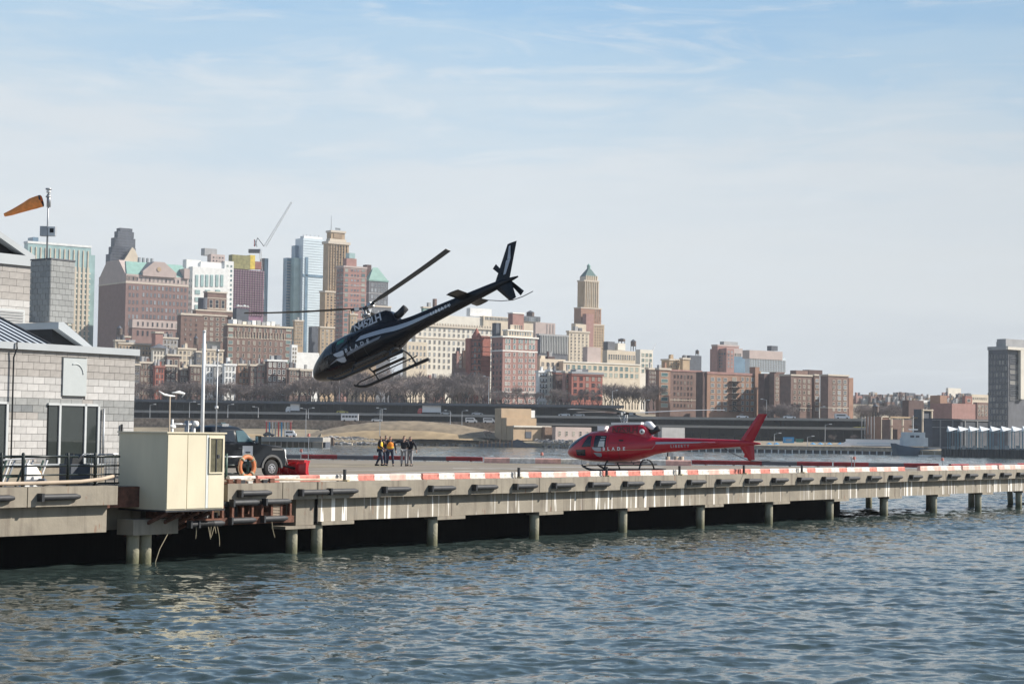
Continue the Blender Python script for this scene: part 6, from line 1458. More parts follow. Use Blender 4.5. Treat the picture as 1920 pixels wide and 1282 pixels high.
# hipped metal roof on the low building
def wpt(px, py, yo, F=LB): x = F.X(px, yo, py); return Vector((x, yo, F.Z(py, x, yo)))
A0 = wpt(-60, 648 - 4, 1.0); A1 = wpt(95, 646, 1.0); A2 = wpt(-40, 576, 5.5); A1.z = A0.z = zc + .02
apex = A2; b = MB(); b.add([A0, A1, apex, Vector((apex.x - 6, apex.y, apex.z)), Vector((A0.x, 8.5, zc)), Vector((A1.x, 8.5, zc))], [(0, 1, 2, 3), (1, 5, 2), (3, 2, 5, 4)], 'roof_metal'); b.build('metal_roof', tb)
for j in range(11):
    u = j / 11; p0 = A0.lerp(A1, u); p1 = Vector((p0.x - (A1.x - apex.x) * .9, apex.y, apex.z)) if 0 else p0 + (apex - A1) * 1.0
    if p1.x < apex.x: pass
    b = MB(); b.cyl(p0 + Vector((0, -.02, .02)), p1 + Vector((0, 0, .02)), .035, .035, 'slate', 4); b.build('roof_seam', tb)
b = MB(); b.cyl(A1 + Vector((0, 0, .03)), apex + Vector((0, 0, .03)), .06, .06, 'dark_metal', 4); b.build('roof_ridge', tb)
# sloped white rimmed dormer right of it
b = MB(); d0 = wpt(104, 604, 2.5); d1 = wpt(112, 604, 2.5); d2 = wpt(175, 652, 2.5); d3 = wpt(160, 652, 2.5)
b.prism([(d0.x, zc), (d3.x, zc), (d3.x + .01, zc + .05), (d1.x, d1.z - .3), (d0.x, d1.z - .3)], 2.7, 6, 'dark_gap'); b.build('dormer', tb)
b = MB(); b.prism([(d3.x, zc), (d2.x, zc), (d1.x + .05, d1.z), (d0.x, d0.z), (d0.x, d0.z - .28), (d1.x - .2, d1.z - .3)], 2.3, 6, 'coping'); b.build('dormer_rim', tb)
# second storey, gable, block shaft
UB = Fr(51, 84.0, AD, DZ); ub = empty('upper_terminal', UB.o, AD, 'taller grey block storey with dark open gable at the left edge', 'building')
z1 = UB.Z(500, 0); z2 = UB.Z(481, 0); xl = UB.X(-80)
MB().box(xl, -.03, .06, 7, 0, z1, 'mortar').build('wall', ub); MB().box(xl, .1, -.12, 7, z1, z2, 'coping').build('coping', ub)
for r in range(int((z1 - UB.Z(612, 0)) / .31) + 1):
    z = z1 - .31 * (r + 1); x = 0 - (.4 if r % 2 else 0)
    ed = [0.] + [x - .8 * k for k in range(0 if r % 2 else 1, 8)]
    for xa, xb in zip(ed, ed[1:]):
        if xa - xb > .1 and z + .3 > UB.Z(640, 0): link('block', blk('block_light' if 4 < r < 9 else 'block_mid', xa - xb, .31), ub, (xb, 0, z))
b = MB(); b.box(xl, UB.X(42), -.06, -.031, UB.Z(640, 0), UB.Z(582, 0), 'frame_white'); lv = b.build('louvre', ub)
for j in range(9): MB().box(xl, UB.X(39), -.09, -.06, UB.Z(586 + j * 5, 0) - .07, UB.Z(586 + j * 5, 0), 'grey_conc').build('slat', lv)
gx = UB.X(60); gz = z2; xa_ = UB.X(-60); sl_ = (UB.Z(437, UB.X(0)) - z2) / (UB.X(0) - UB.X(66)) * -1
za_ = z2 + (gx - xa_) * abs(sl_)
b = MB(); b.prism([(xa_, z2), (gx - .58, z2), (xa_, z2 + (gx - .58 - xa_) * abs(sl_) * .97)], .4, 6, 'dark_gap'); b.build('gable', ub)
b = MB(); b.prism([(gx - .6, z2 + .003), (gx, z2 + .003), (xa_, za_), (xa_, za_ - .6 * abs(sl_))], -.1, 6.2, 'coping'); b.build('gable_rim', ub)
b = MB(); b.prism([(xa_, z2 + .3), (gx - 1.9, z2 + .05), (xa_, z2 + (gx - 1.9 - xa_) * abs(sl_) * .8)], .3, .4, 'grey_dark'); b.build('gable_inset', ub)
TB_ = Fr(88, 79.5, AD, DZ); st = empty('block_shaft', TB_.o, AD, 'grey block shaft cantilevered beside the windsock pole', 'tower'); sw, sd_ = TB_.X(137), TB_.Y(51, 0)
za, zb = TB_.Z(603, 0), TB_.Z(486, 0); MB().box(0.05, sw - .02, .05, sd_ - .05, za, zb, 'mortar').build('core', st)
nr = 11; rh = (zb - za) / nr
for r in range(nr):
    for (k, L_, rot, org, n_) in (('block_grey', sw, 0, (0, 0), 4), ('block_grey', sd_, -math.pi / 2, (0, sd_), 4)):
        bw = L_ / n_; ed = [0] + [bw * (j + (.5 if r % 2 else 1)) for j in range(n_) if bw * (j + (.5 if r % 2 else 1)) < L_ - .05] + [L_]
        for a, c in zip(ed, ed[1:]):
            me = blk(k, c - a, rh)
            if rot == 0: link('block', me, st, (a, .03, za + r * rh))
            else: link('block', me, st, (.03, sd_ - a, za + r * rh), (0, 0, rot))
MB().box(.3, sw - .3, .5, sd_ - .4, 0, za, 'mortar').build('stem', st); MB().box(.9, sw - .1, .3, .5, TB_.Z(632, .9), za - .02, 'frame_white').build('lit_stem_face', st)
MB().box(0, sw, 0, sd_, zb, zb + .06, 'grey_dark').build('coping', st)

# windsock
wb = TB_.W(.05, .35, zb); wo_ = empty('windsock_pole', wb, 0, 'slim pole with cup light and floodlight box on the block shaft', 'pole'); Yp = wb.y
q = lambda px, py: P(px, py, Yp) - wb
h = q(88, 355).z; b = bm(); b.tube([(0, 0, -.05), (0, 0, h - .15)], [.045, .03], 'grey_metal', 8); b.build('pole', wo_)
b = bm(); b.cyl((0, 0, h - .15), (0, 0, h), .1, .07, 'white_metal', 10); b.cyl((0, 0, h - .02), (0, 0, h + .04), .13, .13, 'grey_metal', 10); b.cyl((0, 0, h - .35), (0, 0, h - .28), .12, .1, 'grey_metal', 10); b.build('beacon', wo_)
b = bm(); z_p = q(88, 375).z; b.cyl((0.02, 0, z_p - .3), (0.02, 0, z_p + .25), .09, .09, 'grey_metal', 8); b.build('pivot', wo_)
fl = empty('floodlight', wb + q(90, 434), 0, 'grey square floodlight pair fixed halfway up the windsock pole', 'floodlight')
MB().box(-.33, .0, -.08, .2, -.2, .22, 'grey_metal').build('housing', fl); MB().box(.03, .33, -.12, .14, -.2, .2, 'galv').build('housing', fl); MB().box(.1, .27, -.135, -.12, -.06, .12, 'dark_gap').build('lens', fl)
ws = empty('windsock', wb + Vector((-.12, -.02, z_p)), 0, 'orange windsock blowing left from the pole', 'windsock')
pts = [(78, 376, .25), (70, 379, .25), (58, 383.5, .235), (46, 389, .19), (34, 393.5, .15), (20, 399, .11), (8, 403, .07)]
b = bm(); rings = []
for j, (px, py, r_) in enumerate(pts):
    c_ = q(px, py) - Vector((-.12, -.02, z_p)); n = 14
    rings.append([c_ + Vector((-.10 * math.sin(u) * r_ * 3, math.cos(u) * r_ * .9, math.sin(u) * r_ * (1 + .1 * math.sin(3 * u + j)))) for u in [k / n * 6.2832 for k in range(n)]])
b.loft(rings, 'windsock', False); b.build('sleeve', ws)
b = bm(); b.loft([[p + Vector((.02, 0, 0)) for p in rings[0]], [p + Vector((-.06, 0, 0)) for p in rings[0]]], 'dark_metal', False); b.build('hoop', ws)

# ------------------------------------------------------------------ helicopters
SEC = [(3.30, 1.10, 1.00, .03, 1.05), (3.24, 1.24, .90, .17, 1.04), (3.08, 1.43, .79, .38, 1.03), (2.8, 1.64, .69, .58, 1.03), (2.4, 1.87, .60, .76, 1.05), (2.0, 2.05, .55, .88, 1.08), (1.6, 2.14, .52, .92, 1.12),
       (.9, 2.17, .50, .93, 1.15), (.1, 2.15, .50, .92, 1.15), (-.5, 2.09, .56, .86, 1.18), (-1.0, 2.0, .66, .74, 1.24), (-1.4, 1.9, .78, .58, 1.3), (-1.8, 1.81, .90, .42, 1.36), (-2.4, 1.77, 1.0, .29, 1.4),
       (-3.4, 1.75, 1.09, .235, 1.43), (-4.6, 1.71, 1.17, .205, 1.45), (-5.8, 1.67, 1.24, .17, 1.46), (-6.6, 1.63, 1.3, .14, 1.47), (-7.2, 1.55, 1.36, .09, 1.46), (-7.62, 1.47, 1.41, .025, 1.44)]
_X = np.array([s[0] for s in SEC])[::-1]
def _smooth(col):
    Y = np.array([s[col] for s in SEC])[::-1]; n = len(_X); d = np.diff(Y) / np.diff(_X); m = np.zeros(n); m[1:-1] = [0 if a * b <= 0 else 2 * a * b / (a + b) for a, b in zip(d[:-1], d[1:])]; m[0] = d[0]; m[-1] = d[-1]
    def f(x):
        i = min(max(int(np.searchsorted(_X, x)) - 1, 0), n - 2); h = _X[i + 1] - _X[i]; t = (x - _X[i]) / h
        return (2 * t**3 - 3 * t**2 + 1) * Y[i] + (t**3 - 2 * t**2 + t) * h * m[i] + (-2 * t**3 + 3 * t**2) * Y[i + 1] + (t**3 - t**2) * h * m[i + 1]
    return f
ZT, ZB, HWD, ZM = _smooth(1), _smooth(2), _smooth(3), _smooth(4); EX = 2.35
def fpt(x, ph, off=0):
    c, s = math.cos(ph), math.sin(ph); zt, zb, hw_, zm = ZT(x), ZB(x), max(HWD(x), .01), ZM(x)
    y = hw_ * math.copysign(abs(c) ** (2 / EX), c); z = zm + (zt - zm if s > 0 else zm - zb) * math.copysign(abs(s) ** (2 / EX), s)
    return Vector((x, y + off * c, z + off * s))
def sidey(x, z):
    zt, zb, hw_, zm = ZT(x), ZB(x), HWD(x), ZM(x); d = (z - zm) / ((zt - zm) if z > zm else (zm - zb)); d = min(.995, abs(d))
    return hw_ * (1 - d ** EX) ** (1 / EX)
def patch(poly4, side, k, off=.008, n=12, fn=None):
    """quad in (x, z) laid on the fuselage side"""
    fn = fn or sidey; b = MB(); b.smooth = True; vs = []; a, b_, c, d = [Vector(p) for p in poly4]
    for i in range(n + 1):
        for j in range(n + 1):
            u, v = i / n, j / n; p = a.lerp(b_, u).lerp(d.lerp(c, u), v); vs.append((p.x, side * (fn(p.x, p.y) + off), p.y))
    fs = [(i * (n + 1) + j, (i + 1) * (n + 1) + j, (i + 1) * (n + 1) + j + 1, i * (n + 1) + j + 1) for i in range(n) for j in range(n)]
    return b.add(vs, fs if side < 0 else [f[::-1] for f in fs], k)
def fan(pts, side, k, off=.01, fn=None):
    fn = fn or sidey; b = MB(); c = (sum(p[0] for p in pts) / len(pts), sum(p[1] for p in pts) / len(pts)); n = len(pts); m_ = 4
    vs = [(c[0], side * (fn(*c) + off), c[1])]
    for r in range(1, m_ + 1):
        for p in pts: x = c[0] + (p[0] - c[0]) * r / m_; z = c[1] + (p[1] - c[1]) * r / m_; vs.append((x, side * (fn(x, z) + off), z))
    fs = [(0, 1 + i, 1 + (i + 1) % n) for i in range(n)] + [(1 + (r - 1) * n + i, 1 + r * n + i, 1 + r * n + (i + 1) % n, 1 + (r - 1) * n + (i + 1) % n) for r in range(1, m_) for i in range(n)]
    return b.add(vs, fs, k)
def lettering(root, body, x0, z0, size, k, side=1, bold=.0, spacing=1., fn=None, slant=0, dz=0, name='lettering'):
    me = text_mesh(body, size, bold, spacing); fn = fn or sidey
    wd = max(v.co.x for v in me.vertices)
    for v in me.vertices:
        u, w_ = v.co.x, v.co.y
        x = x0 - u if side > 0 else x0 - wd + u; z = z0 + w_ + dz * (x0 - x)
        v.co = (x, side * (fn(x, z) + .014), z)
    me.materials.clear(); me.materials.append(M[k]); me.name = name; return link(name, me, root)
def cowly(x, z): return max(.02, (.40 if x > -1.1 else .40 + (x + 1.1) * .3) + .035 - .1 * max(0, z - 2.2) - (0.09 * max(0, x - .3)))
def helicopter(name, label, loc, yaw, pit, rol, main, rot0, conf):
    o = bpy.data.objects.new(name, None); C.objects.link(o); o.location = loc; tag(o, label, 'helicopter')
    o.rotation_mode = 'XYZ'; o.rotation_euler = (rol, pit, yaw)
    n = 36; xs = list(np.linspace(3.295, 2.0, 16)) + list(np.linspace(1.9, -2.4, 26)) + list(np.linspace(-2.7, -7.61, 20))
    b = bm(); b.loft([[fpt(x, 2 * math.pi * i / n) for i in range(n)] for x in xs], main); b.build('fuselage', o)
    # engine cowling
    b = bm(); rings = []
    for x, zt, w_ in ((.92, 2.12, .2), (.82, 2.3, .3), (.66, 2.42, .36), (.4, 2.47, .4), (-.2, 2.48, .42), (-.9, 2.47, .42), (-1.2, 2.44, .4), (-1.38, 2.34, .36), (-1.5, 2.1, .32), (-1.66, 1.82, .28)):
        zb = 1.7; rings.append([(x, w_ * c, z) for c, z in ((1.12, zb), (1.03, zb + (zt - zb) * .5), (.98, zt - .1), (.8, zt - .015), (.4, zt), (-.4, zt), (-.8, zt - .015), (-.98, zt - .1), (-1.03, zb + (zt - zb) * .5), (-1.12, zb))])
    b.loft(rings, main); cw = b.build('engine_cowling', o); cw.data.set_sharp_from_angle(angle=R(50))
    if conf.get('top'):
        MB().box(-1.1, .62, -.3, .3, 2.475, 2.6, 'heli_white').build('cowling_top', o); MB().box(1.02, 1.42, -.3, .3, 2.16, 2.42, 'heli_white').build('air_intake', o)
        b = bm(); b.tube([(-1.25, 0, 2.5), (-1.45, 0, 2.47), (-1.75, 0, 2.2)], [.16, .2, .16], 'heli_white', 12); b.build('exhaust_shroud', o)
    b = bm(); b.tube([(-1.3, 0, 2.08), (-1.65, 0, 2.12), (-2.02, 0, 2.28)], [.15, .17, .165], 'dark_metal', 14); b.cyl((-1.95, 0, 2.25), (-2.03, 0, 2.285), .14, .14, 'dark_gap', 12); b.build('exhaust_pipe', o)
    # glazing
    b = bm(); vs = []; nx, ny = 16, 20
    for i in range(nx + 1):
        x = 3.12 - (3.12 - 1.86) * i / nx; lo = R(12 + (3.12 - x) / 1.26 * 44)
        for j in range(ny + 1): vs.append(fpt(x, lo + (math.pi - 2 * lo) * j / ny, .007))
    b.add(vs, [(i * (ny + 1) + j, i * (ny + 1) + j + 1, (i + 1) * (ny + 1) + j + 1, (i + 1) * (ny + 1) + j) for i in range(nx) for j in range(ny)], 'heli_glass'); b.build('windscreen', o)
    b = bm(); b.tube([fpt(3.12 - 1.26 * i / 14, math.pi / 2, .015) for i in range(15)], .018, main, 6); b.build('windscreen_post', o)
    for sd in (1, -1):
        w1 = [(2.12, 1.30), (1.54, 1.32), (1.54, 1.90), (1.78, 1.90)]; w2 = [(1.38, 1.26), (.68, 1.26), (.68, 1.90), (1.36, 1.92)]; w3 = [(2.42, .86), (1.86, .84), (1.86, 1.18), (2.5, 1.16)]
        for w_, nm in ((w1, 'door_window'), (w2, 'cabin_window'), (w3, 'chin_window')):
            fo = patch(w_, sd, 'dark_gap', .004).build('window_frame', o)
            c = Vector((sum(p[0] for p in w_) / 4, sum(p[1] for p in w_) / 4)); patch([Vector(p).lerp(c, .09) for p in w_], sd, 'heli_glass', .012).build('glass', fo)
        if conf.get('see'):
            patch([(2.26, 1.62), (2.05, 1.66), (1.98, 1.84), (2.1, 1.84)], sd, 'cabin_white', .016, 4).build('sky_reflection_panel', o) if 0 else None
        for pts in ([(1.48, .6), (1.46, .6), (1.46, 2.0), (1.48, 2.0)], [(.56, .56), (.54, .56), (.56, 2.06), (.58, 2.06)], [(.5, 1.52), (-.9, 1.52), (-.9, 1.51), (.5, 1.51)], [(-.05, .6), (-.07, .6), (-.07, 1.5), (-.05, 1.5)]):
            patch(pts, sd, 'dark_gap', .006, 10).build('door_seam', o)
        # leaf shaped emblem
        E0, EZ, es = conf['emb']
        up_ = [(E0, EZ + .02), (E0, EZ + .2), (E0 + .1, EZ + .24), (E0 + .55, EZ + .24), (E0 + .5, EZ + .14), (E0 + .38, EZ + .04), (E0 + .2, EZ)]
        dn = [(E0, EZ - .25), (E0, EZ - .08), (E0 + .45, EZ - .05), (E0 + .4, EZ - .12), (E0 + .28, EZ - .24), (E0 + .12, EZ - .29)]
        for q in (up_, dn): fan(q, sd, 'letter_grey' if main == 'heli_black' else 'heli_grey', .011).build('emblem', o)
        lettering(o, 'BLADE', E0 - .08, EZ + .07, .24, conf['blk'], sd, .008, 2.15, dz=0)
        lettering(o, 'LIBERTY', conf['lx'], conf['lz'], .2, conf['lk'], sd, .004, 1.5, dz=.02)
        lettering(o, conf['reg'], .52, 2.04, .48, conf['rk'], sd, .012, .86, fn=cowly)
        if conf.get('tail'):
            lettering(o, 'N', .68, 2.04, .01, conf['rk'], sd, fn=cowly) if 0 else None
    if main == 'heli_black':
        for sd in (1, -1):
            patch([(.3, 1.42), (-1.5, 1.28), (-1.5, 1.5), (0, 1.58)], sd, 'heli_grey', .009, 14).build('grey_stripe', o); patch([(-1.5, 1.28), (-4.3, 1.42), (-4.3, 1.47), (-1.5, 1.5)], sd, 'heli_grey', .009, 14).build('grey_stripe', o)
            patch([(.85, .96), (-.8, 1.12), (-.95, 1.24), (.85, 1.1)], sd, 'letter_dim', .009, 14).build('grey_stripe', o); patch([(1.9, .9), (1.0, 1.0), (1.0, 1.08), (1.35, 1.06)], sd, 'letter_dim', .009, 8).build('grey_stripe', o)
        for sd in (1, -1): patch([(1.3, 1.66), (.9, 1.66), (.9, 1.84), (1.25, 1.84)], sd, mat('pilot_green', (.02, .16, .12), .3), .016, 6).build('green_seat_cover', o)
    else:
        for sd in (1, -1):
            patch([(-1.95, 1.44), (-5.2, 1.52), (-5.2, 1.55), (-1.95, 1.56)], sd, 'heli_grey', .009, 14).build('grey_stripe', o)
            patch([(.9, 1.075), (-1.72, 1.165), (-1.72, 1.195), (.9, 1.10)], sd, 'tan', .009, 14).build('pin_stripe', o); patch([(-1.72, 1.165), (-1.95, 1.42), (-1.99, 1.46), (-1.78, 1.2)], sd, 'heli_grey', .01, 6).build('pin_stripe', o)
            b = bm(); b.cyl((-1.2, sd * .36, 2.1), (-1.2, sd * .44, 2.1), .145, .14, 'heli_white', 16); b.cyl((-1.2, sd * .44, 2.1), (-1.2, sd * .45, 2.1), .05, .05, 'dark_gap', 10); b.build('round_vent', o)
            patch([(-.05, 1.6), (-.3, 1.6), (-.3, 1.69), (-.05, 1.69)], sd, 'dark_gap', .01, 4).build('air_vent', o)
            patch([(1.12, 1.32), (.76, 1.32), (.74, 1.84), (1.0, 1.84)], sd, 'cabin_white', .014, 4).build('seat_seen_through_window', o)
    # fin, ventral fin, stabiliser
    def foil(b, r0, r1, k):
        """two sections: list of (leading, trailing) with thickness"""
        vs = []
        for (le, te, th) in (r0, r1):
            le, te = Vector(le), Vector(te); d = te - le; nrm = Vector(th[1]).normalized() * th[0]
            vs += [le, le + d * .3 + nrm, le + d * .7 + nrm * .7, te, le + d * .7 - nrm * .7, le + d * .3 - nrm]
        b.add(vs, [(0, 1, 7, 6), (1, 2, 8, 7), (2, 3, 9, 8), (3, 4, 10, 9), (4, 5, 11, 10), (5, 0, 6, 11), (5, 4, 3, 2, 1, 0), (6, 7, 8, 9, 10, 11)], k)
    Yv = (0, 1, 0); Zv = (0, 0, 1)
    b = MB(); foil(b, ((-6.45, 0, 1.55), (-7.2, 0, 1.5), (.06, Yv)), ((-7.52, 0, 2.98), (-7.98, 0, 2.95), (.035, Yv)), main); b.build('fin', o)
    b = MB(); foil(b, ((-6.45, 0, 1.35), (-7.25, 0, 1.42), (.06, Yv)), ((-6.95, 0, .58), (-7.28, 0, .62), (.035, Yv)), main); b.build('ventral_fin', o)
    for sd in (1, -1):
        b = MB(); foil(b, ((-4.75, sd * .1, 1.5), (-5.36, sd * .1, 1.5), (.035, Zv)), ((-4.75, sd * 1.27, 1.5), (-5.36, sd * 1.27, 1.5), (.03, Zv)), main); b.build('stabiliser', o)
    if main == 'heli_black':
        for sd in (1, -1):
            b = MB(); q = lambda x, z: (x, sd * .075, z); b.add([q(-7.0, 1.75), q(-7.12, 1.75), q(-7.45, 2.3), q(-7.3, 2.3), q(-7.52, 2.3), q(-7.36, 2.32), q(-7.68, 2.85), q(-7.6, 2.85)], [(0, 1, 4, 3), (5, 4, 6, 7)], 'letter_grey'); b.build('bolt_emblem', o)
    # tail rotor on the right side
    tr = bpy.data.objects.new('tail_rotor', None); C.objects.link(tr); tr.parent = o; tr.location = (-6.98, -.32, 1.62); tr.rotation_euler = (0, R(conf['tr']), 0)
    b = bm(); b.cyl((0, .3, 0), (0, -.06, 0), .06, .06, 'dark_metal', 10); b.build('hub', tr)
    tbm = MB().prism([(.08, -.06), (.93, -.12), (.95, .12), (.08, .07)], -.02, .02, main).mesh('blade')
    link('blade', tbm, tr); link('blade', tbm, tr, None, (0, math.pi, 0))
    b = bm(); b.tube([(-5.6, 0, 1.25), (-6.0, 0, 1.0), (-6.6, 0, .72), (-7.1, 0, .56), (-7.6, 0, .52), (-8.1, 0, .55)], .018, 'dark_metal', 6); b.build('tail_skid', o)
    # landing gear
    for sd in (1, -1):
        y = sd * 1.05; b = bm(); b.tube([(-1.94, y, .07), (1.2, y, .07), (1.45, y, .09), (1.7, y, .17), (1.95, y, .30), (2.02, y * .97, .36)], [.07, .07, .07, .06, .05, .04], 'dark_metal', 10); b.build('skid', o)
        b = bm(); b.tube([(1.95, y, .30), (1.6, y * .86, .33), (-1.2, y * .86, .36), (-1.5, y * .86, .37)], .03, 'dark_metal', 6); b.build('step_rail', o)
        for x in (.75, -1.25):
            b = bm(); b.tube([(x, sd * .12, .62), (x, sd * .45, .6), (x - .02, sd * .78, .44), (x - .03, sd * .98, .2), (x - .03, y, .08)], .045, 'dark_metal', 8); b.build('gear_leg', o)
        b = bm(); b.tube([(-1.94, y, .07), (-1.2, y, .07)], .082, 'rubber', 8); b.build('skid_shoe', o)
        MB().box(-1.0, .7, sd * .78 - .09, sd * .78 + .09, .44, .5, 'dark_metal').build('boarding_step', o)
    b = bm(); b.tube([(2.5, 0, .62), (2.52, 0, .4)], .012, 'dark_metal', 5); b.tube([(-.4, 0, .55), (-.6, 0, .33), (-1, 0, .33)], .02, 'dark_metal', 5); b.build('belly_antenna', o)
    # main rotor
    mr = bpy.data.objects.new('main_rotor', None); C.objects.link(mr); mr.parent = o; mr.location = (0, 0, 3.02); mr.rotation_euler = (0, 0, rot0)
    b = bm(); b.cyl((0, 0, -.6), (0, 0, .06), .07, .06, 'grey_metal', 12); b.cyl((0, 0, -.35), (0, 0, -.27), .2, .2, 'grey_metal', 14); b.cyl((0, 0, .05), (0, 0, .14), .12, .05, 'grey_metal', 10)
    for k in range(3):
        a = k * 2.0944 + .5; b.tube([(.17 * math.cos(a), .17 * math.sin(a), -.3), (.28 * math.cos(a + .4), .28 * math.sin(a + .4), -.02)], .018, 'white_metal', 5); b.tube([(.15 * math.cos(a), .15 * math.sin(a), -.55), (.17 * math.cos(a), .17 * math.sin(a), -.3)], .022, 'white_metal', 5)
    b.build('rotor_hub', mr)
    bl = MB(); cone = .05; N_ = 16; vs = []
    for i in range(N_ + 1):
        r = .5 + (5.34 - .5) * i / N_; c = .07 if i == 0 else .10 if i == 1 else .155; z = .06 + r * cone + conf['flex'] * (r / 5.34) ** 3; tw = math.radians(9 - 8 * i / N_)
        for u, v in ((-.5, 0), (-.2, .08), (.5, .0), (-.2, -.06)): x_, z_q = u * 2 * c, v * 2 * c; vs.append((r, x_ * math.cos(tw) - z_q * math.sin(tw), z + x_ * math.sin(tw) + z_q * math.cos(tw)))
    fs = [(i * 4 + j, i * 4 + (j + 1) % 4, (i + 1) * 4 + (j + 1) % 4, (i + 1) * 4 + j) for i in range(N_) for j in range(4)] + [(3, 2, 1, 0), tuple(N_ * 4 + q for q in range(4))]
    bl.add(vs, fs, conf['bk']); bl.box(.05, .62, -.07, .07, .0, .09, 'dark_metal'); bl.box(.28, .5, -.12, .12, -.04, .12, 'grey_metal'); bme = bl.mesh('rotor_blade')
    for k in range(3): link('rotor_blade', bme, mr, None, (R(conf.get('fea', (0, 0, 0))[k]), 0, k * 2.0944))
    return o
helicopter('black_helicopter', 'black helicopter taking off nose down with grey stripe and N452LH on its cowling', (-5.74, 81.14, 7.12), 2.664, .362, .129, 'heli_black', R(48),
           dict(emb=(.98, 1.06, 1), blk='letter_grey', lx=-3.25, lz=1.36, lk='heli_white', reg='N452LH', rk='letter_grey', tr=-60, fea=(-13, -14, 0), flex=.12, bk='blade_grey'))
helicopter('red_helicopter', 'glossy red helicopter hovering just over the pad with white cowling top', (6.06, 99.33, 2.64), 2.674, .018, -.003, 'heli_red', R(82),
           dict(emb=(.92, 1.06, 1), blk='heli_white', lx=-2.75, lz=1.26, lk='letter_grey', reg='N253LH', rk='letter_dark', tr=-108, flex=-.12, bk='blade_white', top=True))

# ------------------------------------------------------------------ pickup with snow plow
gp = onz(508, 892, DZ); th = R(90 - 44)
gp = P(509, 892, 78.5)
tk = empty('pickup_truck', (gp.x, 78.5, DZ), th, 'black crew cab pickup with white door emblem parked behind the cream cabin', 'truck')
tkoff = 1.0     # the origin sits under the right front wheel; the body centre is one metre to its left
def arch(cx, r, z, n=8, rev=False):
    p = [(cx + r * math.cos(math.pi * i / n), z + r * math.sin(math.pi * i / n)) for i in range(n + 1)]; return p[::-1] if rev else p
prof = [(.72, .45), (.77, .62), (.74, 1.0), (.68, 1.18), (.45, 1.3), (-.75, 1.4), (-4.0, 1.42), (-4.05, 1.38), (-6.0, 1.38), (-6.05, .6), (-4.2 - .48, .4)] + arch(-4.2, .48, .38, rev=True)[1:-1] + [(-4.2 + .48, .38), (-.48, .38)] + arch(0, .48, .38, rev=True)[1:-1] + [(.48, .38)]
b = MB(); b.prism(prof[::-1], .0, 2.0, 'truck_paint'); bd = b.build('body', tk)
bv = bd.modifiers.new('bevel', 'BEVEL'); bv.width = .05; bv.segments = 3; bv.limit_method = 'ANGLE'; bv.angle_limit = R(40)
b = bm(); ringz = []
for z, xf, xb, yi in ((1.38, -.72, -3.14, .05), (1.5, -.82, -3.12, .07), (1.95, -1.3, -3.04, .2), (2.06, -1.5, -2.96, .28), (2.12, -1.75, -2.8, .5)):
    ringz.append([(xf, yi + .12, z), (xf - .12, yi, z), (xb + .12, yi, z), (xb, yi + .12, z), (xb, 2 - yi - .12, z), (xb + .12, 2 - yi, z), (xf - .12, 2 - yi, z), (xf, 2 - yi - .12, z)])
b.loft(ringz, 'truck_paint'); cabo = b.build('cab', tk); cabo.data.set_sharp_from_angle(angle=R(45))
def tw(pts, nm, k, par, off=.022):
    b = MB(); vs = []
    for x, z in pts: yi = .07 + (z - 1.5) / .45 * .13; vs.append((x, yi - off, z))
    b.add(vs, [tuple(range(len(pts)))], k); return b.build(nm, par)
dm('truck_glass', (.05, .1, .115), .08, var=.2, scale=2, spec=.9)
tw([(-.98, 1.46), (-1.78, 1.46), (-1.78, 1.93), (-1.4, 1.93)][::-1], 'door_window', 'truck_glass', tk); tw([(-1.9, 1.46), (-2.6, 1.46), (-2.6, 1.93), (-1.9, 1.93)][::-1], 'rear_window', 'heli_glass', tk); tw([(-2.66, 1.46), (-2.95, 1.46), (-2.92, 1.9), (-2.66, 1.93)][::-1], 'quarter_window', 'heli_glass', tk)
b = MB(); b.add([(-.8, .24, 1.5), (-.8, 1.76, 1.5), (-1.27, 1.66, 1.94), (-1.27, .34, 1.94)], [(0, 1, 2, 3)], 'truck_glass'); b.build('windscreen', tk)
for x in (-1.84, -.95, -2.7): MB().box(x - .008, x + .008, -.006, .02, .5, 1.4, 'dark_gap').build('door_seam', tk)
for x in (-1.68, -2.55): MB().box(x - .1, x + .1, -.03, .0, 1.18, 1.23, 'truck_trim').build('door_handle', tk)
em = MB().box(-1.55, -1.02, -.008, .0, .66, 1.3, 'car_white').build('door_emblem', tk); MB().box(-1.4, -1.15, -.012, -.008, 1.0, 1.06, 'car_dark').build('emblem_band', em)
for cx in (0, -4.2):
    b = MB(); pts = arch(cx, .56, .38, 12) + arch(cx, .47, .38, 12, True); b.prism(pts, -.045, .06, 'truck_trim'); b.build('wheel_arch', tk)
wh = bm()
for yy0, yy1, r, k in ((0, .26, .40, 'tyre'),): wh.tube([(0, -.03, 0), (0, 0, 0), (0, .2, 0), (0, .24, 0)], [.30, .36, .36, .30], 'tyre', 24)
tym = wh.mesh('tyre'); tym.set_sharp_from_angle(angle=R(50)); rm = bm(); rm.cyl((0, -.035, 0), (0, .0, 0), .2, .21, 'chrome', 20); rm.cyl((0, -.06, 0), (0, -.03, 0), .07, .08, 'chrome', 12)
for k in range(8): a = k * math.pi / 4; rm.cyl((math.cos(a) * .135, -.038, math.sin(a) * .135), (math.cos(a) * .135, -.03, math.sin(a) * .135), .035, .035, 'dark_gap', 8)
rmm = rm.mesh('rim'); rmm.set_sharp_from_angle(angle=R(40))
for x in (0, -4.2):
    for y, rz in ((.02, 0), (1.98, math.pi)): w_ = link('wheel', tym, tk, (x, y, .36), (0, 0, rz)); link('rim', rmm, w_)
MB().box(.6, .8, .05, 1.95, .5, .78, 'truck_trim').build('bumper', tk); MB().box(.68, .79, .5, 1.5, .82, 1.15, 'dark_gap').build('grille', tk)
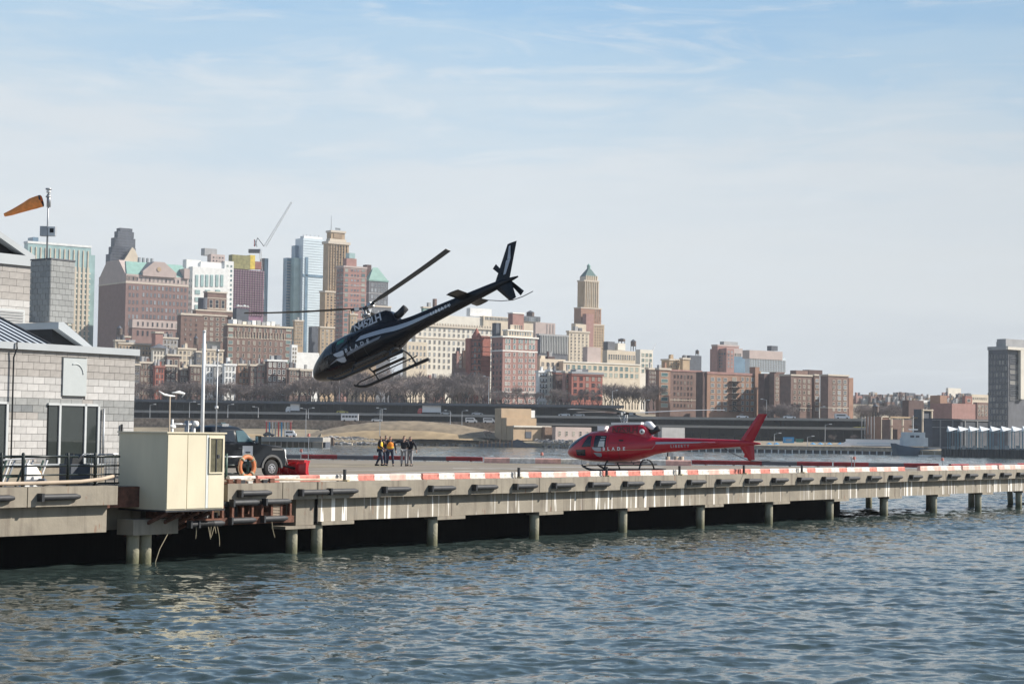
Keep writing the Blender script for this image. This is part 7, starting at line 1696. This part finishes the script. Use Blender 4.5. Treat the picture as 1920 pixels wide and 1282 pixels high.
for y in (.06, 1.55): MB().box(.56, .79, y - .02, y + .39, .85, 1.16, 'heli_white').build('headlight', tk)
b = bm(); b.tube([(-.98, .0, 1.5), (-.95, -.22, 1.5)], .03, 'rail_black', 6); b.build('mirror_arm', tk); MB().box(-1.0, -.86, -.36, -.14, 1.36, 1.72, 'rail_black').build('mirror', tk)
MB().box(-1.02, -1.0, -.34, -.16, 1.39, 1.69, 'chrome').build('mirror_glass', tk)
lbm = MB().box(-2.2, -1.85, .55, 1.45, 2.1, 2.2, 'grey_metal').build('light_bar', tk); MB().box(-2.15, -1.9, .7, .95, 2.2, 2.24, 'truck_glass').build('lens', lbm)
MB().box(-.02, .6, -.012, .0, 1.12, 1.2, 'truck_trim').build('fender_badge', tk)
# plow
b = bm(); n = 8; vs = []
for i in range(n + 1):
    a = R(-35 + 75 * i / n); vs += [(1.62 + .42 * (1 - math.cos(a)), y, .32 + .52 * math.sin(a) + .02) for y in (-.45, 2.3)]
b.add(vs, [(2 * i, 2 * i + 1, 2 * i + 3, 2 * i + 2) for i in range(n)], 'plow_red')
pw = empty('snow_plow', tk.matrix_world @ Vector((0, 0, 0)) if 0 else Vector((gp.x, 78.5, DZ)), th, 'bright red snow plow blade mounted on the pickup nose', 'snow plow')
bo = b.build('blade', pw); sm = bo.modifiers.new('thick', 'SOLIDIFY'); sm.thickness = .04
for y in (-.42, .2, .75, 1.3, 1.8, 2.26):
    b = MB(); pts = [(1.60 + .42 * (1 - math.cos(R(-35 + 75 * i / n))), .32 + .52 * math.sin(R(-35 + 75 * i / n)) + .02) for i in range(n + 1)]; pts2 = [(1.48, pts[-1][1] - .08), (1.48, pts[0][1] + .1)]
    b.prism(pts + pts2, y - .03, y + .03, 'plow_red'); b.build('rib', pw)
MB().box(1.42, 1.56, -.42, 2.26, .62, .72, 'plow_red').build('cross_member', pw)
b = bm(); b.tube([(.9, .5, .5), (1.5, .3, .35)], .05, 'dark_metal', 8); b.tube([(.9, 1.5, .5), (1.5, 1.7, .35)], .05, 'dark_metal', 8); b.tube([(.95, 1, .95), (1.45, 1, .6)], .05, 'chrome', 8); b.tube([(.95, .35, .95), (1.1, .3, .5)], .03, 'galv', 8); b.build('push_frame', pw)

# ------------------------------------------------------------------ people
def skinned(name, verts, edges, rad, k, parent, lv=2, root=0):
    me = bpy.data.meshes.new(name); me.from_pydata(verts, edges, []); me.materials.append(M[k]); o = link(name, me, parent)
    me.attributes  # skin layer
    sk = o.modifiers.new('skin', 'SKIN'); sk.use_smooth_shade = True
    if not me.skin_vertices: 
        bpy.context.view_layer.objects.active = o
    for i, r in enumerate(rad):
        sv = me.skin_vertices[0].data[i]; sv.radius = r if isinstance(r, tuple) else (r, r); sv.use_root = i == root
    ss = o.modifiers.new('sub', 'SUBSURF'); ss.levels = lv; ss.render_levels = lv; return o
def person(label, px, D, face, cl, pose, ht=1.76, group='people standing on the pad'):
    """face: yaw of the forward direction; pose: feet, hands"""
    g0 = P(px, 873, D); o = empty('person', (g0.x, D, DZ), face, label, 'person', group); s = ht / 1.76
    V = lambda *a: Vector(a) * s
    pel = V(0, 0, .95); chest = V(.02, 0, 1.28); neck = V(.02, 0, 1.47); head = V(.05, 0, 1.6); crown = V(.04, 0, 1.7)
    hips = [V(0, y, .9) for y in (.1, -.1)]; sh = [V(.0, y, 1.41) for y in (.19, -.19)]
    feet = [Vector(f) * s for f in pose['feet']]; hands = [Vector(f) * s for f in pose['hands']]
    knees = [(h + f) / 2 + V(.05, 0, .02) for h, f in zip(hips, feet)]; elb = [Vector(e) * s for e in pose['elb']]
    verts = [pel, V(.01, 0, 1.12), chest, neck, head, crown]; E = [(0, 1), (1, 2), (2, 3), (3, 4), (4, 5)]; Rr = [(.15, .11), (.14, .105), (.165, .11), .055, (.082, .092), .07]
    for i in (0, 1):
        b0 = len(verts); verts += [hips[i], knees[i], feet[i] + V(0, 0, .09), feet[i] + V(.14, 0, .04)]; Rr += [.088, .058, .04, .035]; E += [(0, b0), (b0, b0 + 1), (b0 + 1, b0 + 2), (b0 + 2, b0 + 3)]
    for i in (0, 1):
        b0 = len(verts); verts += [sh[i], elb[i], hands[i]]; Rr += [.06, .043, .03]; E += [(2, b0), (b0, b0 + 1), (b0 + 1, b0 + 2)]
    f = [tuple(v) for v in verts]
    skinned('body', f, E, [r if isinstance(r, tuple) else (r * s, r * s) for r in Rr], 'skin', o)
    # nose, ears
    b = bm(); b.tube([head + V(.085, 0, .02), head + V(.115, 0, -.02), head + V(.09, 0, -.03)], [.012, .018, .014], 'skin', 6)
    for y in (.085, -.085): b.tube([head + V(0, y, .02), head + V(0, y * 1.12, -.03)], [.02, .012], 'skin', 6)
    b.build('face_features', o)
    b = MB()
    for y in (.03, -.03): b.box(*[v * s for v in (head.x / s + .082, head.x / s + .093, y - .012, y + .012, head.z / s + .02, head.z / s + .032)], 'dark_gap')
    b.build('eyes', o)
    # trousers
    tv = [pel + V(0, 0, .03), hips[0], knees[0], feet[0] + V(0, 0, .1), hips[1], knees[1], feet[1] + V(0, 0, .1)]
    skinned('trousers', [tuple(v) for v in tv], [(0, 1), (1, 2), (2, 3), (0, 4), (4, 5), (5, 6)], [(.165, .125), .102, .078, .066, .102, .078, .066], cl['legs'], o)
    jv = [V(0, 0, .86 if cl.get('long') else .92), V(.01, 0, 1.12), chest, V(.02, 0, 1.45), sh[0], elb[0], hands[0].lerp(elb[0], .12), sh[1], elb[1], hands[1].lerp(elb[1], .12)]
    skinned('jacket', [tuple(v) for v in jv], [(0, 1), (1, 2), (2, 3), (2, 4), (4, 5), (5, 6), (2, 7), (7, 8), (8, 9)], [(.185, .14), (.18, .14), (.2, .14), .075, .082, .064, .05, .082, .064, .05], cl['top'], o)
    if cl.get('vest'):
        ve = skinned('vest', [tuple(V(0, 0, .93)), tuple(V(.01, 0, 1.12)), tuple(V(.02, 0, 1.3)), tuple(V(.02, 0, 1.42))], [(0, 1), (1, 2), (2, 3)], [(.205, .16), (.2, .158), (.225, .16), (.15, .11)], cl['vest'], o)
        for zz_, k in ((1.08, 'vest_orange' if cl['vest'] == 'vest_yellow' else 'vest_yellow'),):
            b = bm(); b.loft([[(math.cos(u) * .172 * s + .01, math.sin(u) * .215 * s, (z_) * s) for u in [i / 16 * 6.283 for i in range(16)]] for z_ in (zz_ - .03, zz_ + .03)], k, False); b.build('vest_band', o)
    skinned('hair', [tuple(head + V(-.03, 0, .06)), tuple(head + V(-.01, 0, .12))], [(0, 1)], [(.085, .09), (.07, .075)], 'hair_dark', o, 2)
    for i in (0, 1):
        b = bm(); ff = feet[i]; b.loft([[(ff.x + x * s, ff.y + y * w_ * s, z * s) for y, z in ((-.045, 0), (.045, 0), (.045, h_ * .6), (.02, h_), (-.02, h_), (-.045, h_ * .6))] for x, w_, h_ in ((-.09, .8, .1), (-.02, 1, .13), (.08, 1.05, .09), (.18, .8, .06))], 'shoe'); b.build('shoe', o)
        d = (hands[i] - elb[i]).normalized(); side = d.cross(Vector((1, 0, 0)) if abs(d.x) < .8 else Vector((0, 0, 1))).normalized(); h0 = hands[i]
        b = bm(); b.tube([h0 - d * .02, h0 + d * .05, h0 + d * .09], [.026, .036, .03], 'skin', 8)
        for q, l_ in ((-.024, .06), (-.008, .075), (.008, .07), (.024, .055)): b.tube([h0 + d * .08 + side * q, h0 + d * (.08 + l_ * .5) + side * q * 1.1, h0 + d * (.08 + l_) + side * q * 1.1 + d.cross(side) * .015], [.009, .008, .006], 'skin', 5)
        b.tube([h0 + d * .03 + side * .03, h0 + d * .07 + side * .06], [.01, .008], 'skin', 5); b.build('hand', o)
    return o
BC = -math.pi / 2
person('person in yellow vest and jeans striding right, leftmost of the group', 712, 109, R(-8), dict(legs='jeans', top='jacket_navy', vest='vest_yellow'), dict(feet=[(-.22, .08, 0), (.16, -.09, 0)], hands=[(.2, .26, .98), (.28, -.22, 1.0)], elb=[(-.06, .27, 1.15), (.02, -.27, 1.14)]))
person('dark haired person with sunglasses standing between the two yellow vests', 722, 110.2, R(-50), dict(legs='jeans', top='jacket_navy', long=1), dict(feet=[(-.12, .1, 0), (.12, -.1, 0)], hands=[(.08, .3, .86), (.12, -.26, .9)], elb=[(-.02, .28, 1.13), (-.02, -.28, 1.13)]), 1.8)
person('person in orange and yellow vest facing the camera beside the leftmost one', 731, 108.6, BC + .15, dict(legs='jeans', top='jacket_navy', vest='vest_orange'), dict(feet=[(.05, .19, 0), (.0, -.17, 0)], hands=[(.08, .33, .86), (.06, -.3, .95)], elb=[(-.02, .3, 1.13), (-.02, -.29, 1.14)]))
person('person in dark jacket and grey trousers seen from behind raising a bent arm', 757, 108.8, -BC + .1, dict(legs='trousers_grey', top='jacket_navy', long=1), dict(feet=[(.0, .13, 0), (.0, -.12, 0)], hands=[(.12, .56, 1.3), (.2, -.2, 1.05)], elb=[(.0, .42, 1.36), (.0, -.28, 1.14)]), 1.79)
person('person in dark jacket and grey trousers turned left, rightmost of the group', 769, 109.4, BC - .5, dict(legs='trousers_grey', top='jacket_navy', long=1), dict(feet=[(.02, .11, 0), (.08, -.13, 0)], hands=[(.02, .42, .9), (.2, -.2, 1.0)], elb=[(-.04, .34, 1.16), (.0, -.28, 1.13)]), 1.77)

# ------------------------------------------------------------------ air between here and the far city
hb = MB().box(-1500, 1500, -60, 2600, -3.6, 175, 'dark_gap'); ho = hb.build('haze'); ho.data.materials.clear()
hm = bpy.data.materials.new('haze_air'); hm.use_nodes = True; t = hm.node_tree; t.nodes.clear()
vo = t.nodes.new('ShaderNodeVolumePrincipled'); vo.inputs['Color'].default_value = (.86, .93, 1, 1); vo.inputs['Density'].default_value = .00010; vo.inputs['Anisotropy'].default_value = .2
ou = t.nodes.new('ShaderNodeOutputMaterial'); t.links.new(vo.outputs[0], ou.inputs['Volume']); ho.data.materials.append(hm); ho['kind'] = 'stuff'
